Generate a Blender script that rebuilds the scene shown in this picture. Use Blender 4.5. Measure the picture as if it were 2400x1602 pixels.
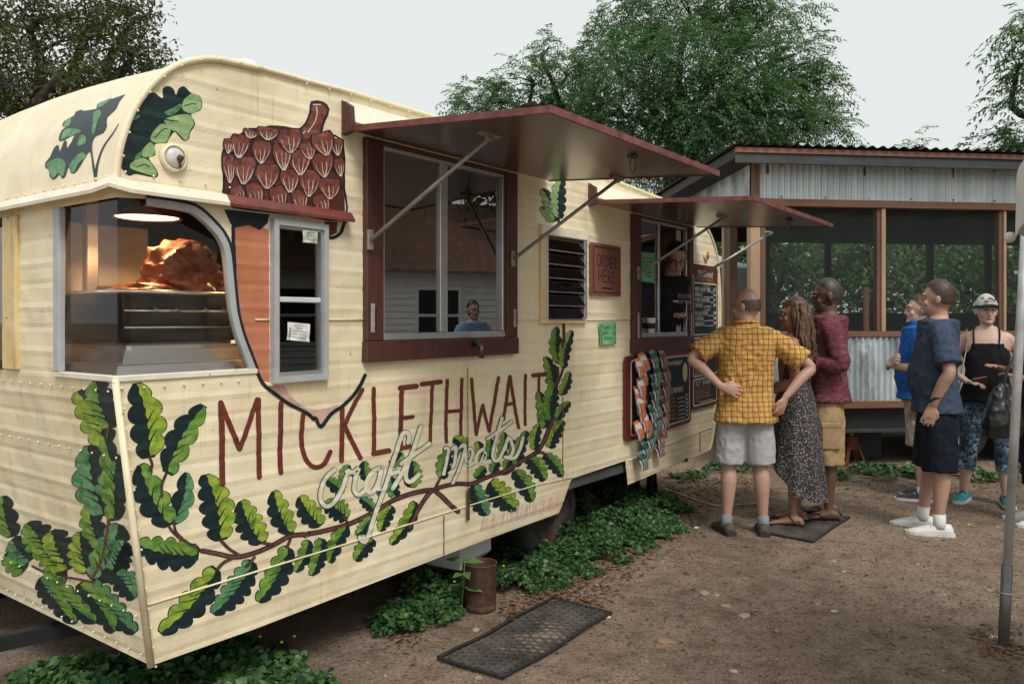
import bpy, bmesh, math, random
import numpy as np
from mathutils import Vector, Matrix, noise
from mathutils.geometry import tessellate_polygon

for o in list(bpy.data.objects):
    bpy.data.objects.remove(o)
R = math.radians
sc = bpy.context.scene
COL = sc.collection

# ------------------------------------------------------------------ camera, sky, sun, exposure
EYE = 1.5                      # eye height in metres
FPX, CX, VH = 1867.0, 1200.0, 750.0   # focal length, centre column and horizon row of the photograph
cam_d = bpy.data.cameras.new('camera')
cam = bpy.data.objects.new('camera', cam_d)
COL.objects.link(cam)
cam.location = (0, 0, EYE)
cam.rotation_euler = (R(90), 0, 0)
cam_d.sensor_width = 36.0
cam_d.lens = 28.0
cam_d.shift_y = -51.0 / 2400.0
cam_d.clip_start = 0.05
cam_d.clip_end = 2000
sc.camera = cam

SUN_AZ, SUN_EL = R(158), R(52)          # compass direction and height of the veiled sun
world = bpy.data.worlds.new('World')
sc.world = world
world.use_nodes = True
wn, wl = world.node_tree.nodes, world.node_tree.links
wn.clear()
w_out = wn.new('ShaderNodeOutputWorld')
w_bg = wn.new('ShaderNodeBackground')
w_sky = wn.new('ShaderNodeTexSky')
w_sky.sky_type = 'NISHITA'
w_sky.sun_disc = False
w_sky.sun_elevation = SUN_EL
w_sky.sun_rotation = SUN_AZ
w_sky.dust_density = 8.0
w_sky.air_density = 1.2
w_sky.ozone_density = 1.0
w_hsv = wn.new('ShaderNodeHueSaturation')       # an even veil of cloud takes the blue out of the sky
w_hsv.inputs['Saturation'].default_value = 0.10
w_mix = wn.new('ShaderNodeMix')
w_mix.data_type = 'RGBA'
w_mix.inputs[0].default_value = 0.85
w_mix.inputs[7].default_value = (5.85, 6.1, 6.05, 1)
wl.new(w_sky.outputs[0], w_hsv.inputs['Color'])
wl.new(w_hsv.outputs[0], w_mix.inputs[6])
wl.new(w_mix.outputs[2], w_bg.inputs[0])
w_bg.inputs[1].default_value = 0.10
wl.new(w_bg.outputs[0], w_out.inputs[0])

sun_d = bpy.data.lights.new('sun', 'SUN')
sun_d.energy = 1.5
sun_d.angle = R(20)
sun_d.color = (1.0, 0.95, 0.88)
sun = bpy.data.objects.new('sun', sun_d)
COL.objects.link(sun)
sdir = Vector((math.sin(SUN_AZ) * math.cos(SUN_EL), math.cos(SUN_AZ) * math.cos(SUN_EL), math.sin(SUN_EL)))
sun.rotation_euler = sdir.to_track_quat('Z', 'Y').to_euler()
sun.location = sdir * 30

sc.view_settings.view_transform = 'Standard'
sc.view_settings.look = 'None'
sc.view_settings.exposure = 0.58
sc.view_settings.gamma = 1.0
sc.view_settings.use_curve_mapping = False
sc.cycles.max_bounces = 6
sc.cycles.transparent_max_bounces = 24
sc.cycles.use_denoising = True

rng = random.Random(7)
nrg = np.random.default_rng(11)

# ------------------------------------------------------------------ helpers: objects
def tag(o, label=None, cat=None, group=None, kind=None):
    if label: o['label'] = label
    if cat: o['category'] = cat
    if group: o['group'] = group
    if kind: o['kind'] = kind
    return o

def empty(name, loc=(0, 0, 0), rz=0.0, label=None, cat=None, group=None, parent=None):
    o = bpy.data.objects.new(name, None)
    COL.objects.link(o)
    o.location = loc
    o.rotation_euler = (0, 0, rz)
    o.empty_display_size = 0.1
    if parent: o.parent = parent
    return tag(o, label, cat, group)

def link_mesh(name, me, m=None, parent=None):
    o = bpy.data.objects.new(name, me)
    COL.objects.link(o)
    if m is not None:
        for mm in (m if isinstance(m, (list, tuple)) else [m]):
            me.materials.append(mm)
    if parent: o.parent = parent
    return o

def copy_tree(o, parent=None):
    c = o.copy(); COL.objects.link(c); c.parent = parent
    for ch in list(o.children): copy_tree(ch, c)
    return c

class MB:
    """collects shapes, builds one mesh object"""
    def __init__(s): s.v = []; s.f = []; s.mi = []
    def add(s, vs, fs, mi=0):
        b = len(s.v)
        s.v += [tuple(p) for p in vs]
        s.f += [tuple(i + b for i in f) for f in fs]
        s.mi += [mi] * len(fs)
        return s
    def box(s, lo, hi, mi=0, M=None):
        x0, y0, z0 = lo; x1, y1, z1 = hi
        vs = [(x0,y0,z0),(x1,y0,z0),(x1,y1,z0),(x0,y1,z0),(x0,y0,z1),(x1,y0,z1),(x1,y1,z1),(x0,y1,z1)]
        if M is not None: vs = [M @ Vector(p) for p in vs]
        return s.add(vs, [(0,3,2,1),(4,5,6,7),(0,1,5,4),(1,2,6,5),(2,3,7,6),(3,0,4,7)], mi)
    def bbox(s, lo, hi, b=0.004, mi=0, M=None):
        """box with chamfered edges"""
        x0, y0, z0 = lo; x1, y1, z1 = hi
        b = min(b, (x1-x0)*.45, (y1-y0)*.45, (z1-z0)*.45)
        bm = bmesh.new()
        bmesh.ops.create_cube(bm, size=1)
        for v in bm.verts:
            v.co = Vector((x0+(v.co.x+.5)*(x1-x0), y0+(v.co.y+.5)*(y1-y0), z0+(v.co.z+.5)*(z1-z0)))
        bmesh.ops.bevel(bm, geom=bm.edges[:], offset=b, segments=1, affect='EDGES', profile=.5)
        bm.verts.index_update()
        vs = [v.co.copy() for v in bm.verts]
        if M is not None: vs = [M @ p for p in vs]
        s.add(vs, [[v.index for v in f.verts] for f in bm.faces], mi)
        bm.free(); return s
    def beam(s, a, b, w, h, up=(0,0,1), mi=0):
        a, b = Vector(a), Vector(b)
        d = (b-a); L = d.length; d.normalize()
        side = d.cross(Vector(up))
        if side.length < 1e-4: side = d.cross(Vector((1,0,0)))
        side.normalize(); u = side.cross(d)
        vs = []
        for q in (a, b):
            for (i, j) in ((-1,-1),(1,-1),(1,1),(-1,1)):
                vs.append(q + side*(i*w/2) + u*(j*h/2))
        return s.add(vs, [(0,1,2,3),(7,6,5,4),(0,4,5,1),(1,5,6,2),(2,6,7,3),(3,7,4,0)], mi)
    def tube(s, pts, rad, n=10, cap=True, mi=0, flat=1.0):
        pts = [Vector(p) for p in pts]
        if not isinstance(rad, (list, tuple)): rad = [rad]*len(pts)
        m = len(pts); vs = []
        t0 = (pts[1]-pts[0]).normalized()
        ref = Vector((0,0,1)) if abs(t0.z) < .9 else Vector((1,0,0))
        for i, p in enumerate(pts):
            t = (pts[min(i+1,m-1)]-pts[max(i-1,0)]).normalized()
            a = t.cross(ref)
            if a.length < 1e-5: a = t.cross(Vector((0,1,0)))
            a.normalize(); c = a.cross(t); ref = c
            for k in range(n):
                th = 2*math.pi*k/n
                vs.append(p + a*(rad[i]*math.cos(th)) + c*(rad[i]*flat*math.sin(th)))
        fs = []
        for i in range(m-1):
            for k in range(n):
                fs.append((i*n+k, i*n+(k+1)%n, (i+1)*n+(k+1)%n, (i+1)*n+k))
        if cap:
            fs.append(tuple(range(n))[::-1]); fs.append(tuple(range((m-1)*n, m*n)))
        return s.add(vs, fs, mi)
    def loft(s, rings, cap=True, mi=0):
        n = len(rings[0]); vs = [p for r in rings for p in r]; fs = []
        for i in range(len(rings)-1):
            for k in range(n):
                fs.append((i*n+k, i*n+(k+1)%n, (i+1)*n+(k+1)%n, (i+1)*n+k))
        if cap:
            fs.append(tuple(range(n))[::-1]); fs.append(tuple(range((len(rings)-1)*n, len(rings)*n)))
        return s.add(vs, fs, mi)
    def ball(s, c, r, nu=12, nv=8, M=None, mi=0):
        rx, ry, rz = (r, r, r) if not isinstance(r, (tuple, list)) else r
        vs = [Vector((0,0,-rz))]
        for j in range(1, nv):
            ph = -math.pi/2 + math.pi*j/nv
            for k in range(nu):
                th = 2*math.pi*k/nu
                vs.append(Vector((rx*math.cos(ph)*math.cos(th), ry*math.cos(ph)*math.sin(th), rz*math.sin(ph))))
        vs.append(Vector((0,0,rz)))
        fs = [(0, 1+(k+1)%nu, 1+k) for k in range(nu)]
        for j in range(nv-2):
            for k in range(nu):
                a = 1+j*nu+k; b = 1+j*nu+(k+1)%nu
                fs.append((a, b, b+nu, a+nu))
        L = len(vs)-1; base = 1+(nv-2)*nu
        fs += [(base+k, base+(k+1)%nu, L) for k in range(nu)]
        if M is not None: vs = [M @ v for v in vs]
        c = Vector(c)
        return s.add([v+c for v in vs], fs, mi)
    def mesh(s, name='m', smooth=False):
        me = bpy.data.meshes.new(name)
        me.from_pydata(s.v, [], s.f)
        if any(s.mi): me.polygons.foreach_set('material_index', s.mi)
        if smooth: me.polygons.foreach_set('use_smooth', [True]*len(me.polygons))
        me.update(); return me
    def build(s, name, m=None, parent=None, smooth=False):
        return link_mesh(name, s.mesh(name, smooth), m, parent)

def smooth_by_angle(o, deg=40):
    me = o.data
    me.polygons.foreach_set('use_smooth', [True]*len(me.polygons))
    try: me.set_sharp_from_angle(angle=R(deg))
    except Exception: pass
    return o

def fast_mesh(name, verts, faces, m=None, parent=None, smooth=False):
    """numpy arrays: verts (n,3), faces (k,c) all with the same corner count"""
    me = bpy.data.meshes.new(name)
    verts = np.asarray(verts, dtype=np.float32); faces = np.asarray(faces, dtype=np.int32)
    nf, c = faces.shape
    me.vertices.add(len(verts)); me.vertices.foreach_set('co', verts.ravel())
    me.loops.add(nf*c); me.loops.foreach_set('vertex_index', faces.ravel())
    me.polygons.add(nf)
    me.polygons.foreach_set('loop_start', np.arange(0, nf*c, c, dtype=np.int32))
    me.polygons.foreach_set('loop_total', np.full(nf, c, dtype=np.int32))
    if smooth: me.polygons.foreach_set('use_smooth', np.ones(nf, dtype=bool))
    me.update(calc_edges=True)
    return link_mesh(name, me, m, parent)

# ------------------------------------------------------------------ helpers: materials
def new_mat(name):
    m = bpy.data.materials.new(name); m.use_nodes = True
    nt = m.node_tree
    return m, nt, nt.nodes['Principled BSDF'], nt.nodes['Material Output']

def nd(nt, typ, **kw):
    n = nt.nodes.new(typ)
    for k, v in kw.items():
        if k.startswith('i_'):
            key = k[2:]
            n.inputs[int(key) if key.isdigit() else key].default_value = v
        else: setattr(n, k, v)
    return n

def ramp(nt, fac, stops):
    n = nt.nodes.new('ShaderNodeValToRGB')
    el = n.color_ramp.elements
    while len(el) < len(stops): el.new(.5)
    for e, (p, c) in zip(el, stops):
        e.position = p; e.color = (*c, 1) if len(c) == 3 else c
    nt.links.new(fac, n.inputs[0]); return n.outputs[0]

def noise_tex(nt, scale, detail=4, rough=.55, vec=None, dist=0):
    n = nd(nt, 'ShaderNodeTexNoise'); n.inputs['Scale'].default_value = scale
    n.inputs['Detail'].default_value = detail; n.inputs['Roughness'].default_value = rough
    n.inputs['Distortion'].default_value = dist
    if vec is not None: nt.links.new(vec, n.inputs['Vector'])
    return n.outputs['Fac']

def coords(nt, kind='Object', scale=(1,1,1), rot=(0,0,0)):
    t = nd(nt, 'ShaderNodeTexCoord'); mp = nd(nt, 'ShaderNodeMapping')
    mp.inputs['Scale'].default_value = scale; mp.inputs['Rotation'].default_value = rot
    nt.links.new(t.outputs[kind], mp.inputs['Vector']); return mp.outputs[0]

def mixc(nt, fac, a, b, mode='MIX'):
    n = nd(nt, 'ShaderNodeMix', data_type='RGBA', blend_type=mode)
    for i, x in ((0, fac), (6, a), (7, b)):
        if hasattr(x, 'is_output'): nt.links.new(x, n.inputs[i])
        else: n.inputs[i].default_value = x if i == 0 else ((*x, 1) if len(x) == 3 else x)
    return n.outputs[2]

def bump(nt, bsdf, h, strength=.3, dist=.01):
    b = nd(nt, 'ShaderNodeBump'); b.inputs['Strength'].default_value = strength
    b.inputs['Distance'].default_value = dist
    nt.links.new(h, b.inputs['Height']); nt.links.new(b.outputs[0], bsdf.inputs['Normal'])
    return b

MATS = {}
def pm(name, col, rough=.6, metal=0.0, var=.15, scale=8.0, bmp=0.0, bscale=None, spec=.5, stretch=(1,1,1), coat=0.0, dark=None, kind='Object'):
    """general painted / plain surface with mottled colour and fine relief"""
    if name in MATS: return MATS[name]
    m, nt, b, out = new_mat(name)
    v = coords(nt, kind, stretch)
    f = noise_tex(nt, scale, 5, .6, v)
    lo = tuple(c*(1-var) for c in col) if dark is None else dark
    hi = tuple(min(1, c*(1+var)) for c in col)
    c = ramp(nt, f, [(.3, lo), (.7, hi)])
    nt.links.new(c, b.inputs['Base Color'])
    b.inputs['Roughness'].default_value = rough
    b.inputs['Metallic'].default_value = metal
    b.inputs['Specular IOR Level'].default_value = spec
    if coat: b.inputs['Coat Weight'].default_value = coat; b.inputs['Coat Roughness'].default_value = .15
    if bmp:
        f2 = noise_tex(nt, bscale or scale*6, 4, .6, v)
        bump(nt, b, f2, bmp, .01)
    MATS[name] = m; return m

def ell(cx, cy, z, hw, hd, n=28, p=2.3):
    out = []
    for i in range(n):
        t = 2*math.pi*i/n; c, s = math.cos(t), math.sin(t)
        out.append((cx+hw*math.copysign(abs(c)**(2/p), c), cy+hd*math.copysign(abs(s)**(2/p), s), z))
    return out
# ------------------------------------------------------------------ helpers: places
def ray(u, v): return Vector(((u-CX)/FPX, 1.0, (VH-v)/FPX))
def ground(u, v, z=0.0):
    t = (EYE-z)*FPX/(v-VH); r = ray(u, v)
    return Vector((r.x*t, t, z))
def at(u, v, Y):
    r = ray(u, v); return Vector((r.x*Y, Y, EYE+r.z*Y))
# the trailer's frame: x along its long side, y inwards, z up
TD = Vector((.596, .803, 0)).normalized(); TN = Vector((TD.y, -TD.x, 0))
TP = Vector((-.4976*2.67, 2.67, 0)); TROT = math.atan2(TD.y, TD.x)
def wp(u, v, off=0.0):
    """photo point -> (s, z) on the long side wall, off metres outside it"""
    r = ray(u, v); den = r.x*TN.x + r.y*TN.y
    t = (TP.dot(TN)+off)/den; p = r*t
    return ((p-TP).dot(TD), EYE+r.z*t)
def lw(s, y, z): return TP + TD*s - TN*y + Vector((0,0,z))   # trailer frame -> world
# ------------------------------------------------------------------ the ground
def dirt_mat():
    m, nt, b, out = new_mat('dirt')
    v = coords(nt, 'Object')
    big = noise_tex(nt, .55, 5, .65, v)
    mid = noise_tex(nt, 6, 6, .65, v)
    fine = noise_tex(nt, 70, 5, .7, v)
    c1 = ramp(nt, big, [(.34, (.17,.118,.080)), (.5, (.34,.25,.178)), (.66, (.46,.355,.26))])
    c2 = ramp(nt, mid, [(.32, (.11,.074,.05)), (.5, (.335,.245,.175)), (.72, (.48,.385,.295))])
    c = mixc(nt, .5, c1, c2)
    c3 = ramp(nt, fine, [(.33, (.06,.04,.03)), (.5, (.5,.5,.5)), (.72, (.95,.88,.8))])
    c = mixc(nt, .55, c, c3, 'OVERLAY')
    for scl, lo_, hi_, st_ in ((26, (.035,.022,.015), .40, .75), (110, (.05,.034,.024), .40, .7), (48, (.40,.33,.26), .64, .55)):
        g_ = noise_tex(nt, scl, 4, .65, v)
        f_ = ramp(nt, g_, [(hi_-.07, (st_,)*3), (hi_, (0,0,0))] if hi_ < .5 else [(hi_, (0,0,0)), (hi_+.07, (st_,)*3)])
        c = mixc(nt, f_, c, lo_)
    vo = nd(nt, 'ShaderNodeTexVoronoi'); vo.inputs['Scale'].default_value = 55
    nt.links.new(v, vo.inputs['Vector'])
    spk = ramp(nt, vo.outputs['Distance'], [(.14, (1,1,1)), (.24, (0,0,0))])
    gate = ramp(nt, noise_tex(nt, 14, 3, .5, v), [(.52, (0,0,0)), (.62, (1,1,1))])
    sp = nd(nt, 'ShaderNodeMath', operation='MULTIPLY'); nt.links.new(spk, sp.inputs[0]); nt.links.new(gate, sp.inputs[1])
    c = mixc(nt, sp.outputs[0], c, (.36,.30,.24))
    nt.links.new(c, b.inputs['Base Color'])
    b.inputs['Roughness'].default_value = .95; b.inputs['Specular IOR Level'].default_value = .2
    h = nd(nt, 'ShaderNodeMath', operation='ADD'); nt.links.new(mid, h.inputs[0]); nt.links.new(fine, h.inputs[1])
    bump(nt, b, h.outputs[0], 1.0, .03)
    return m
M_DIRT = dirt_mat()

def gz(x, y):
    """gentle unevenness of the trodden earth"""
    return .022*noise.noise((x*.9, y*.9, 3.1)) + .011*noise.noise((x*3.1, y*3.1, 1.0))

def make_ground():
    xs = np.concatenate([np.array([-400,-120,-50,-25,-14]), np.arange(-9, 14.01, .12), np.array([16,22,40,90,250,400])])
    ys = np.concatenate([np.array([-300,-100,-40,-18,-8,-3]), np.arange(0, 12.01, .12), np.array([14,18,26,45,90,200,500])])
    nx, ny = len(xs), len(ys)
    vs = np.zeros((nx*ny, 3), dtype=np.float32)
    k = 0
    for y in ys:
        for x in xs:
            inside = -9 < x < 14 and 0 < y < 12
            vs[k] = (x, y, gz(x, y) if inside else 0); k += 1
    i = np.arange((nx-1)*(ny-1)); r = i//(nx-1); c = i % (nx-1); a = r*nx+c
    o = fast_mesh('ground', vs, np.stack([a, a+1, a+1+nx, a+nx], 1), M_DIRT, smooth=True)
    tag(o, kind='structure')
make_ground()
# ------------------------------------------------------------------ the food trailer
def cream_mat(name='cream_paint', base=(.83,.725,.48), stain=1.0):
    m, nt, b, out = new_mat(name)
    v = coords(nt, 'Object')
    big = noise_tex(nt, 1.7, 5, .6, v)
    c = ramp(nt, big, [(.3, tuple(x*.86 for x in base)), (.6, base), (.8, (base[0]*1.04, base[1]*1.06, base[2]*1.2))])
    streak = noise_tex(nt, 1, 5, .65, coords(nt, 'Object', (9, 9, 1.1)))
    sf = ramp(nt, streak, [(.5, (0,0,0)), (.80, (.38*stain,)*3)])
    c = mixc(nt, sf, c, (.50,.36,.17))
    spots = noise_tex(nt, 38, 3, .5, v)
    spf = ramp(nt, spots, [(.69, (0,0,0)), (.745, (.8*stain,)*3)])
    c = mixc(nt, spf, c, (.20,.10,.045))
    scuff = noise_tex(nt, 7, 7, .72, v)
    scf = ramp(nt, scuff, [(.60, (0,0,0)), (.70, (.35*stain,)*3)])
    c = mixc(nt, scf, c, (.45,.34,.2))
    # old rust runs and splashed dirt along the skirt
    run = noise_tex(nt, 1, 6, .7, coords(nt, 'Object', (26, 26, .9)))
    gate = noise_tex(nt, 2.3, 3, .5, v)
    rf = nd(nt, 'ShaderNodeMath', operation='MULTIPLY'); nt.links.new(ramp(nt, run, [(.56, (0,0,0)), (.72, (1,1,1))]), rf.inputs[0]); nt.links.new(ramp(nt, gate, [(.48, (0,0,0)), (.66, (.75*stain,)*3)]), rf.inputs[1])
    c = mixc(nt, rf.outputs[0], c, (.34,.20,.085))
    sz = nd(nt, 'ShaderNodeSeparateXYZ'); nt.links.new(nd(nt, 'ShaderNodeTexCoord').outputs['Object'], sz.inputs[0])
    lo = nd(nt, 'ShaderNodeMapRange'); lo.inputs[1].default_value = .95; lo.inputs[2].default_value = .3; nt.links.new(sz.outputs[2], lo.inputs[0])
    df_ = nd(nt, 'ShaderNodeMath', operation='MULTIPLY'); nt.links.new(lo.outputs[0], df_.inputs[0]); nt.links.new(ramp(nt, noise_tex(nt, 4.5, 6, .7, v), [(.35, (0,0,0)), (.75, (.62*stain,)*3)]), df_.inputs[1])
    c = mixc(nt, df_.outputs[0], c, (.46,.31,.155))
    fade = ramp(nt, noise_tex(nt, 1.4, 6, .6, v), [(.42, (0,0,0)), (.68, (.55,)*3)])
    c = mixc(nt, fade, c, (.84,.78,.60))
    nt.links.new(c, b.inputs['Base Color'])
    b.inputs['Roughness'].default_value = .42
    b.inputs['Specular IOR Level'].default_value = .35
    dent = noise_tex(nt, 3.2, 2, .5, v)
    fine = noise_tex(nt, 90, 3, .6, v)
    a = nd(nt, 'ShaderNodeMath', operation='MULTIPLY_ADD'); a.inputs[1].default_value = .045
    nt.links.new(fine, a.inputs[0]); nt.links.new(dent, a.inputs[2])
    bump(nt, b, a.outputs[0], .65, .05)
    return m
M_CREAM = cream_mat()
M_CREAMY = cream_mat('yellowed_paint', (.72,.52,.24), 1.3)
M_TRIMW = cream_mat('gutter_paint', (.80,.74,.60), .8)
M_ROOF = cream_mat('roof_paint', (.85,.74,.50), .5)
M_ALU = pm('aluminium', (.55,.56,.57), .38, .85, .12, 9)
M_GREYFR = pm('grey_frame_paint', (.40,.42,.43), .5, 0, .12, 12, .1)
M_STEEL = pm('steel', (.74,.74,.74), .30, .85, .1, 3, .05, 20)
M_DARKST = pm('dark_steel', (.085,.088,.09), .22, .9, .55, 5, .15, 14, stretch=(1,1,5))
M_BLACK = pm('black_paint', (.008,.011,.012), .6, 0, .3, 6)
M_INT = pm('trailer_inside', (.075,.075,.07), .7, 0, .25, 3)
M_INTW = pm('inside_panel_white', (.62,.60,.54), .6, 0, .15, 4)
M_RUBBER = pm('rubber', (.014,.014,.014), .75, 0, .4, 20, .2)
M_RUST = pm('rusty_iron', (.12,.05,.028), .8, .2, .5, 14, .3)
M_WHITEP = pm('white_plastic', (.62,.64,.64), .45, 0, .08, 5)
M_PAPER = pm('paper_white', (.72,.72,.68), .8, 0, .05, 10)
M_INK = pm('ink', (.012,.012,.014), .8, 0, .1, 10)
M_CHALK = pm('chalk_white', (.75,.74,.68), .85, 0, .12, 60)
M_CHALKO = pm('chalk_orange', (.50,.26,.06), .85, 0, .2, 60)

def wood_mat(name, a, b_, rough=.5, scale=(1, 14, 14), coat=0.0, bm=.15):
    m, nt, b, out = new_mat(name)
    v = coords(nt, 'Object', scale)
    f = noise_tex(nt, 4, 6, .65, v, .6)
    f2 = noise_tex(nt, 1.5, 3, .5, coords(nt, 'Object'))
    c = ramp(nt, f, [(.3, a), (.7, b_)])
    c = mixc(nt, .35, c, ramp(nt, f2, [(.3, tuple(x*.6 for x in a)), (.7, tuple(min(1, x*1.2) for x in b_))]))
    nt.links.new(c, b.inputs['Base Color'])
    b.inputs['Roughness'].default_value = rough
    if coat: b.inputs['Coat Weight'].default_value = coat; b.inputs['Coat Roughness'].default_value = .22
    bump(nt, b, f, bm, .004)
    return m
M_MAROON = wood_mat('maroon_paint', (.050,.015,.012), (.105,.033,.026), .5, (9, 9, 1.2), 0, .35)
M_AWN = wood_mat('stained_plywood', (.050,.021,.012), (.135,.066,.036), .30, (1.2, 10, 10), .5, .25)

def glass_mat(name, ior=1.6, tint=(.9,.95,.95), rough=.0):
    m, nt, b, out = new_mat(name)
    nt.nodes.remove(b)
    tr = nd(nt, 'ShaderNodeBsdfTransparent'); tr.inputs[0].default_value = (*tint, 1)
    gl = nd(nt, 'ShaderNodeBsdfGlossy'); gl.inputs['Roughness'].default_value = rough
    fr = nd(nt, 'ShaderNodeFresnel'); fr.inputs[0].default_value = ior
    mx = nd(nt, 'ShaderNodeMixShader')
    nt.links.new(fr.outputs[0], mx.inputs[0]); nt.links.new(tr.outputs[0], mx.inputs[1]); nt.links.new(gl.outputs[0], mx.inputs[2])
    nt.links.new(mx.outputs[0], out.inputs[0]); return m
M_GLASS = glass_mat('window_glass', 3.7, (.7,.75,.75))
M_NARROW = glass_mat('narrow_glass', 1.75, (.92,.94,.93))
M_PLEXI = glass_mat('clear_acrylic', 1.42, (.97,.96,.94))

TR = empty('food_trailer', TP, TROT, 'rounded cream food trailer with painted oak leaves, acorn and big lettering', 'food trailer')

# --- relief of the lapped aluminium siding
RP = .165
def relief(z):
    k = (z-1.549)/RP; d = abs(k-round(k))*RP
    r = .0026*max(0, 1-d/.020)
    k = (z-1.638)/RP; d = abs(k-round(k))*RP
    return r - .0022*max(0, 1-d/.018)
LEV = []
for k in range(-9, 7):
    for c, w in ((1.549, .020), (1.638, .018)):
        LEV += [c+k*RP-w, c+k*RP, c+k*RP+w]
LEV = sorted(l for l in LEV if .2 < l < 2.6)

def clip_half(poly, z, keep_above):
    out = []
    for i in range(len(poly)):
        a, b = poly[i], poly[(i+1) % len(poly)]
        ina = (a[1] >= z) == keep_above or a[1] == z
        inb = (b[1] >= z) == keep_above or b[1] == z
        if ina: out.append(a)
        if ina != inb and a[1] != b[1]:
            t = (z-a[1])/(b[1]-a[1]); out.append((a[0]+t*(b[0]-a[0]), z))
    return out

def banded(loops, lev=LEV):
    """loops of (a, z) -> polygons cut along the ribs"""
    vs = [p for l in loops for p in l]
    tris = tessellate_polygon([[Vector((p[0], p[1], 0)) for p in l] for l in loops])
    res = []
    for t in tris:
        poly = [vs[i] for i in t]
        zs = [p[1] for p in poly]; lo, hi = min(zs), max(zs)
        cuts = [l for l in lev if lo+1e-6 < l < hi-1e-6]
        cur = poly
        for c in cuts:
            below = clip_half(cur, c, False)
            if len(below) >= 3: res.append(below)
            cur = clip_half(cur, c, True)
            if len(cur) < 3: break
        if len(cur) >= 3: res.append(cur)
    return res

def side_sheet(mb, loops, off=0.0, mi=0):
    """loops of (s, z) laid on the long wall, off metres proud"""
    for p in banded(loops):
        if len(p) < 3: continue
        vs = [(a, -(relief(z)+off), z) for a, z in p]
        # face outwards (towards -y)
        ar = sum(p[i][0]*p[(i+1) % len(p)][1]-p[(i+1) % len(p)][0]*p[i][1] for i in range(len(p)))
        f = tuple(range(len(p))) if ar > 0 else tuple(range(len(p)))[::-1]
        mb.add(vs, [f], mi)
    return mb

# --- the outline of the long side, read as metres along the wall and height
PROF_PX = [(354,1559),(271,889),(270,424),(277,372),(288,325),(306,272),(330,232),(362,194),(405,160),(452,144),(500,140),(560,150),(613,163),
           (715,191),(817,217),(1001,271),(1250,352),(1451,429),(1578,478),(1625,502),(1648,522),(1663,548),(1675,580),(1682,617),(1687,700),
           (1687,760),(1683,846),(1676,971),(1667,1038),(1660,1056),(1471,1136),(1466,1079),(1340,1121),(1310,1202),(1134,1266),(1037,1303),(600,1472)]
PROF = [wp(u, v) for u, v in PROF_PX]
PROF[1] = (0.0, PROF[1][1]); PROF[2] = (0.0, PROF[2][1])
ZW0, ZW1 = PROF[1][1], PROF[2][1]
# densify the two rounded ends
def catmull(pts, n=4):
    out = []
    for i in range(len(pts)-1):
        p0, p1, p2, p3 = pts[max(i-1, 0)], pts[i], pts[i+1], pts[min(i+2, len(pts)-1)]
        for k in range(n):
            t = k/n
            out.append(tuple(.5*((2*b)+(-a+c)*t+(2*a-5*b+4*c-d)*t*t+(-a+3*b-3*c+d)*t**3) for a, b, c, d in zip(p0, p1, p2, p3)))
    out.append(tuple(pts[-1])); return out
ARC1 = catmull(PROF[2:13], 3)      # front shoulder up to the roof
ROOFL = PROF[13:18]
LEVF = sorted(LEV + [1.28 + .03*i for i in range(3)] + [p[1] for p in ARC1])
ARC2 = catmull(PROF[18:30], 2)
OUT = PROF[:2] + ARC1 + ROOFL + ARC2 + PROF[30:]

CW_CURVE = catmull([wp(u, v) for u, v in [(597,868),(581,826),(566,787),(556,750),(551,726),(546,680),(541.6,634),(538,600),(532,573),(519,547),(502,527),(480,505),(453,486),(410,476),(340,466)]], 2)
CW_BOT = wp(597, 868)[1]
CW_TOP = wp(269, 462)[1]

def xf(z):
    """x of the front face at height z"""
    if z <= ZW0: return PROF[0][0]*(ZW0-z)/(ZW0-PROF[0][1])
    if z <= ZW1: return 0.0
    for a, b in zip(ARC1, ARC1[1:]):
        if a[1] <= z <= b[1] and b[1] > a[1]: return a[0]+(b[0]-a[0])*(z-a[1])/(b[1]-a[1])
    return ARC1[-1][0]
def front_sheet(mb, loops, off=0.0, mi=0):
    for p in banded(loops, LEVF):
        if len(p) < 3: continue
        vs = [(xf(z)-(relief(z) if z < ZW1 else .0006)-off, a, z-(0 if z < ZW1 else 0)) for a, z in p]
        ar = sum(p[i][0]*p[(i+1) % len(p)][1]-p[(i+1) % len(p)][0]*p[i][1] for i in range(len(p)))
        f = tuple(range(len(p))) if ar < 0 else tuple(range(len(p)))[::-1]
        mb.add(vs, [f], mi)
    return mb
def fpx(u, v):
    """photo point -> (y, z) on the front face"""
    c = 0.0; r = ray(u, v)
    for _ in range(8):
        t = (TP.dot(TD)+c)/(r.x*TD.x+r.y*TD.y); p = r*t; z = EYE+r.z*t; c = xf(z)
    return (-(p-TP).dot(TN), z)

def rect_px(ul, ur, lr, ll):
    a, b, c, d = wp(*ul), wp(*ur), wp(*lr), wp(*ll)
    return ((a[0]+d[0])/2, (b[0]+c[0])/2, (c[1]+d[1])/2, (a[1]+b[1])/2)   # s0 s1 z0 z1
def rloop(r): return [(r[0],r[2]),(r[1],r[2]),(r[1],r[3]),(r[0],r[3])]
NW = rect_px((632,513),(759,527),(761,888),(633,897))          # narrow window, outside of its frame
NWi = (NW[0]+.028, NW[1]-.028, NW[2]+.035, NW[3]-.03)
BWo = (wp(850,700)[0], wp(1204,700)[0], (wp(848,846)[1]+wp(1204,830)[1])/2, 2.318)
BWi = (wp(889,700)[0], wp(1179,700)[0], (wp(889,794)[1]+wp(1172,790)[1])/2, 2.300)
LWo = rect_px((1262,519),(1372,548),(1367,754),(1264,762))
LWi = (LWo[0]+.055, LWo[1]-.02, LWo[2]+.03, LWo[3]-.06)
OWo = (wp(1477,700)[0], wp(1618,700)[0], (wp(1477,826)[1]+wp(1618,820)[1])/2, 2.246)
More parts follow.
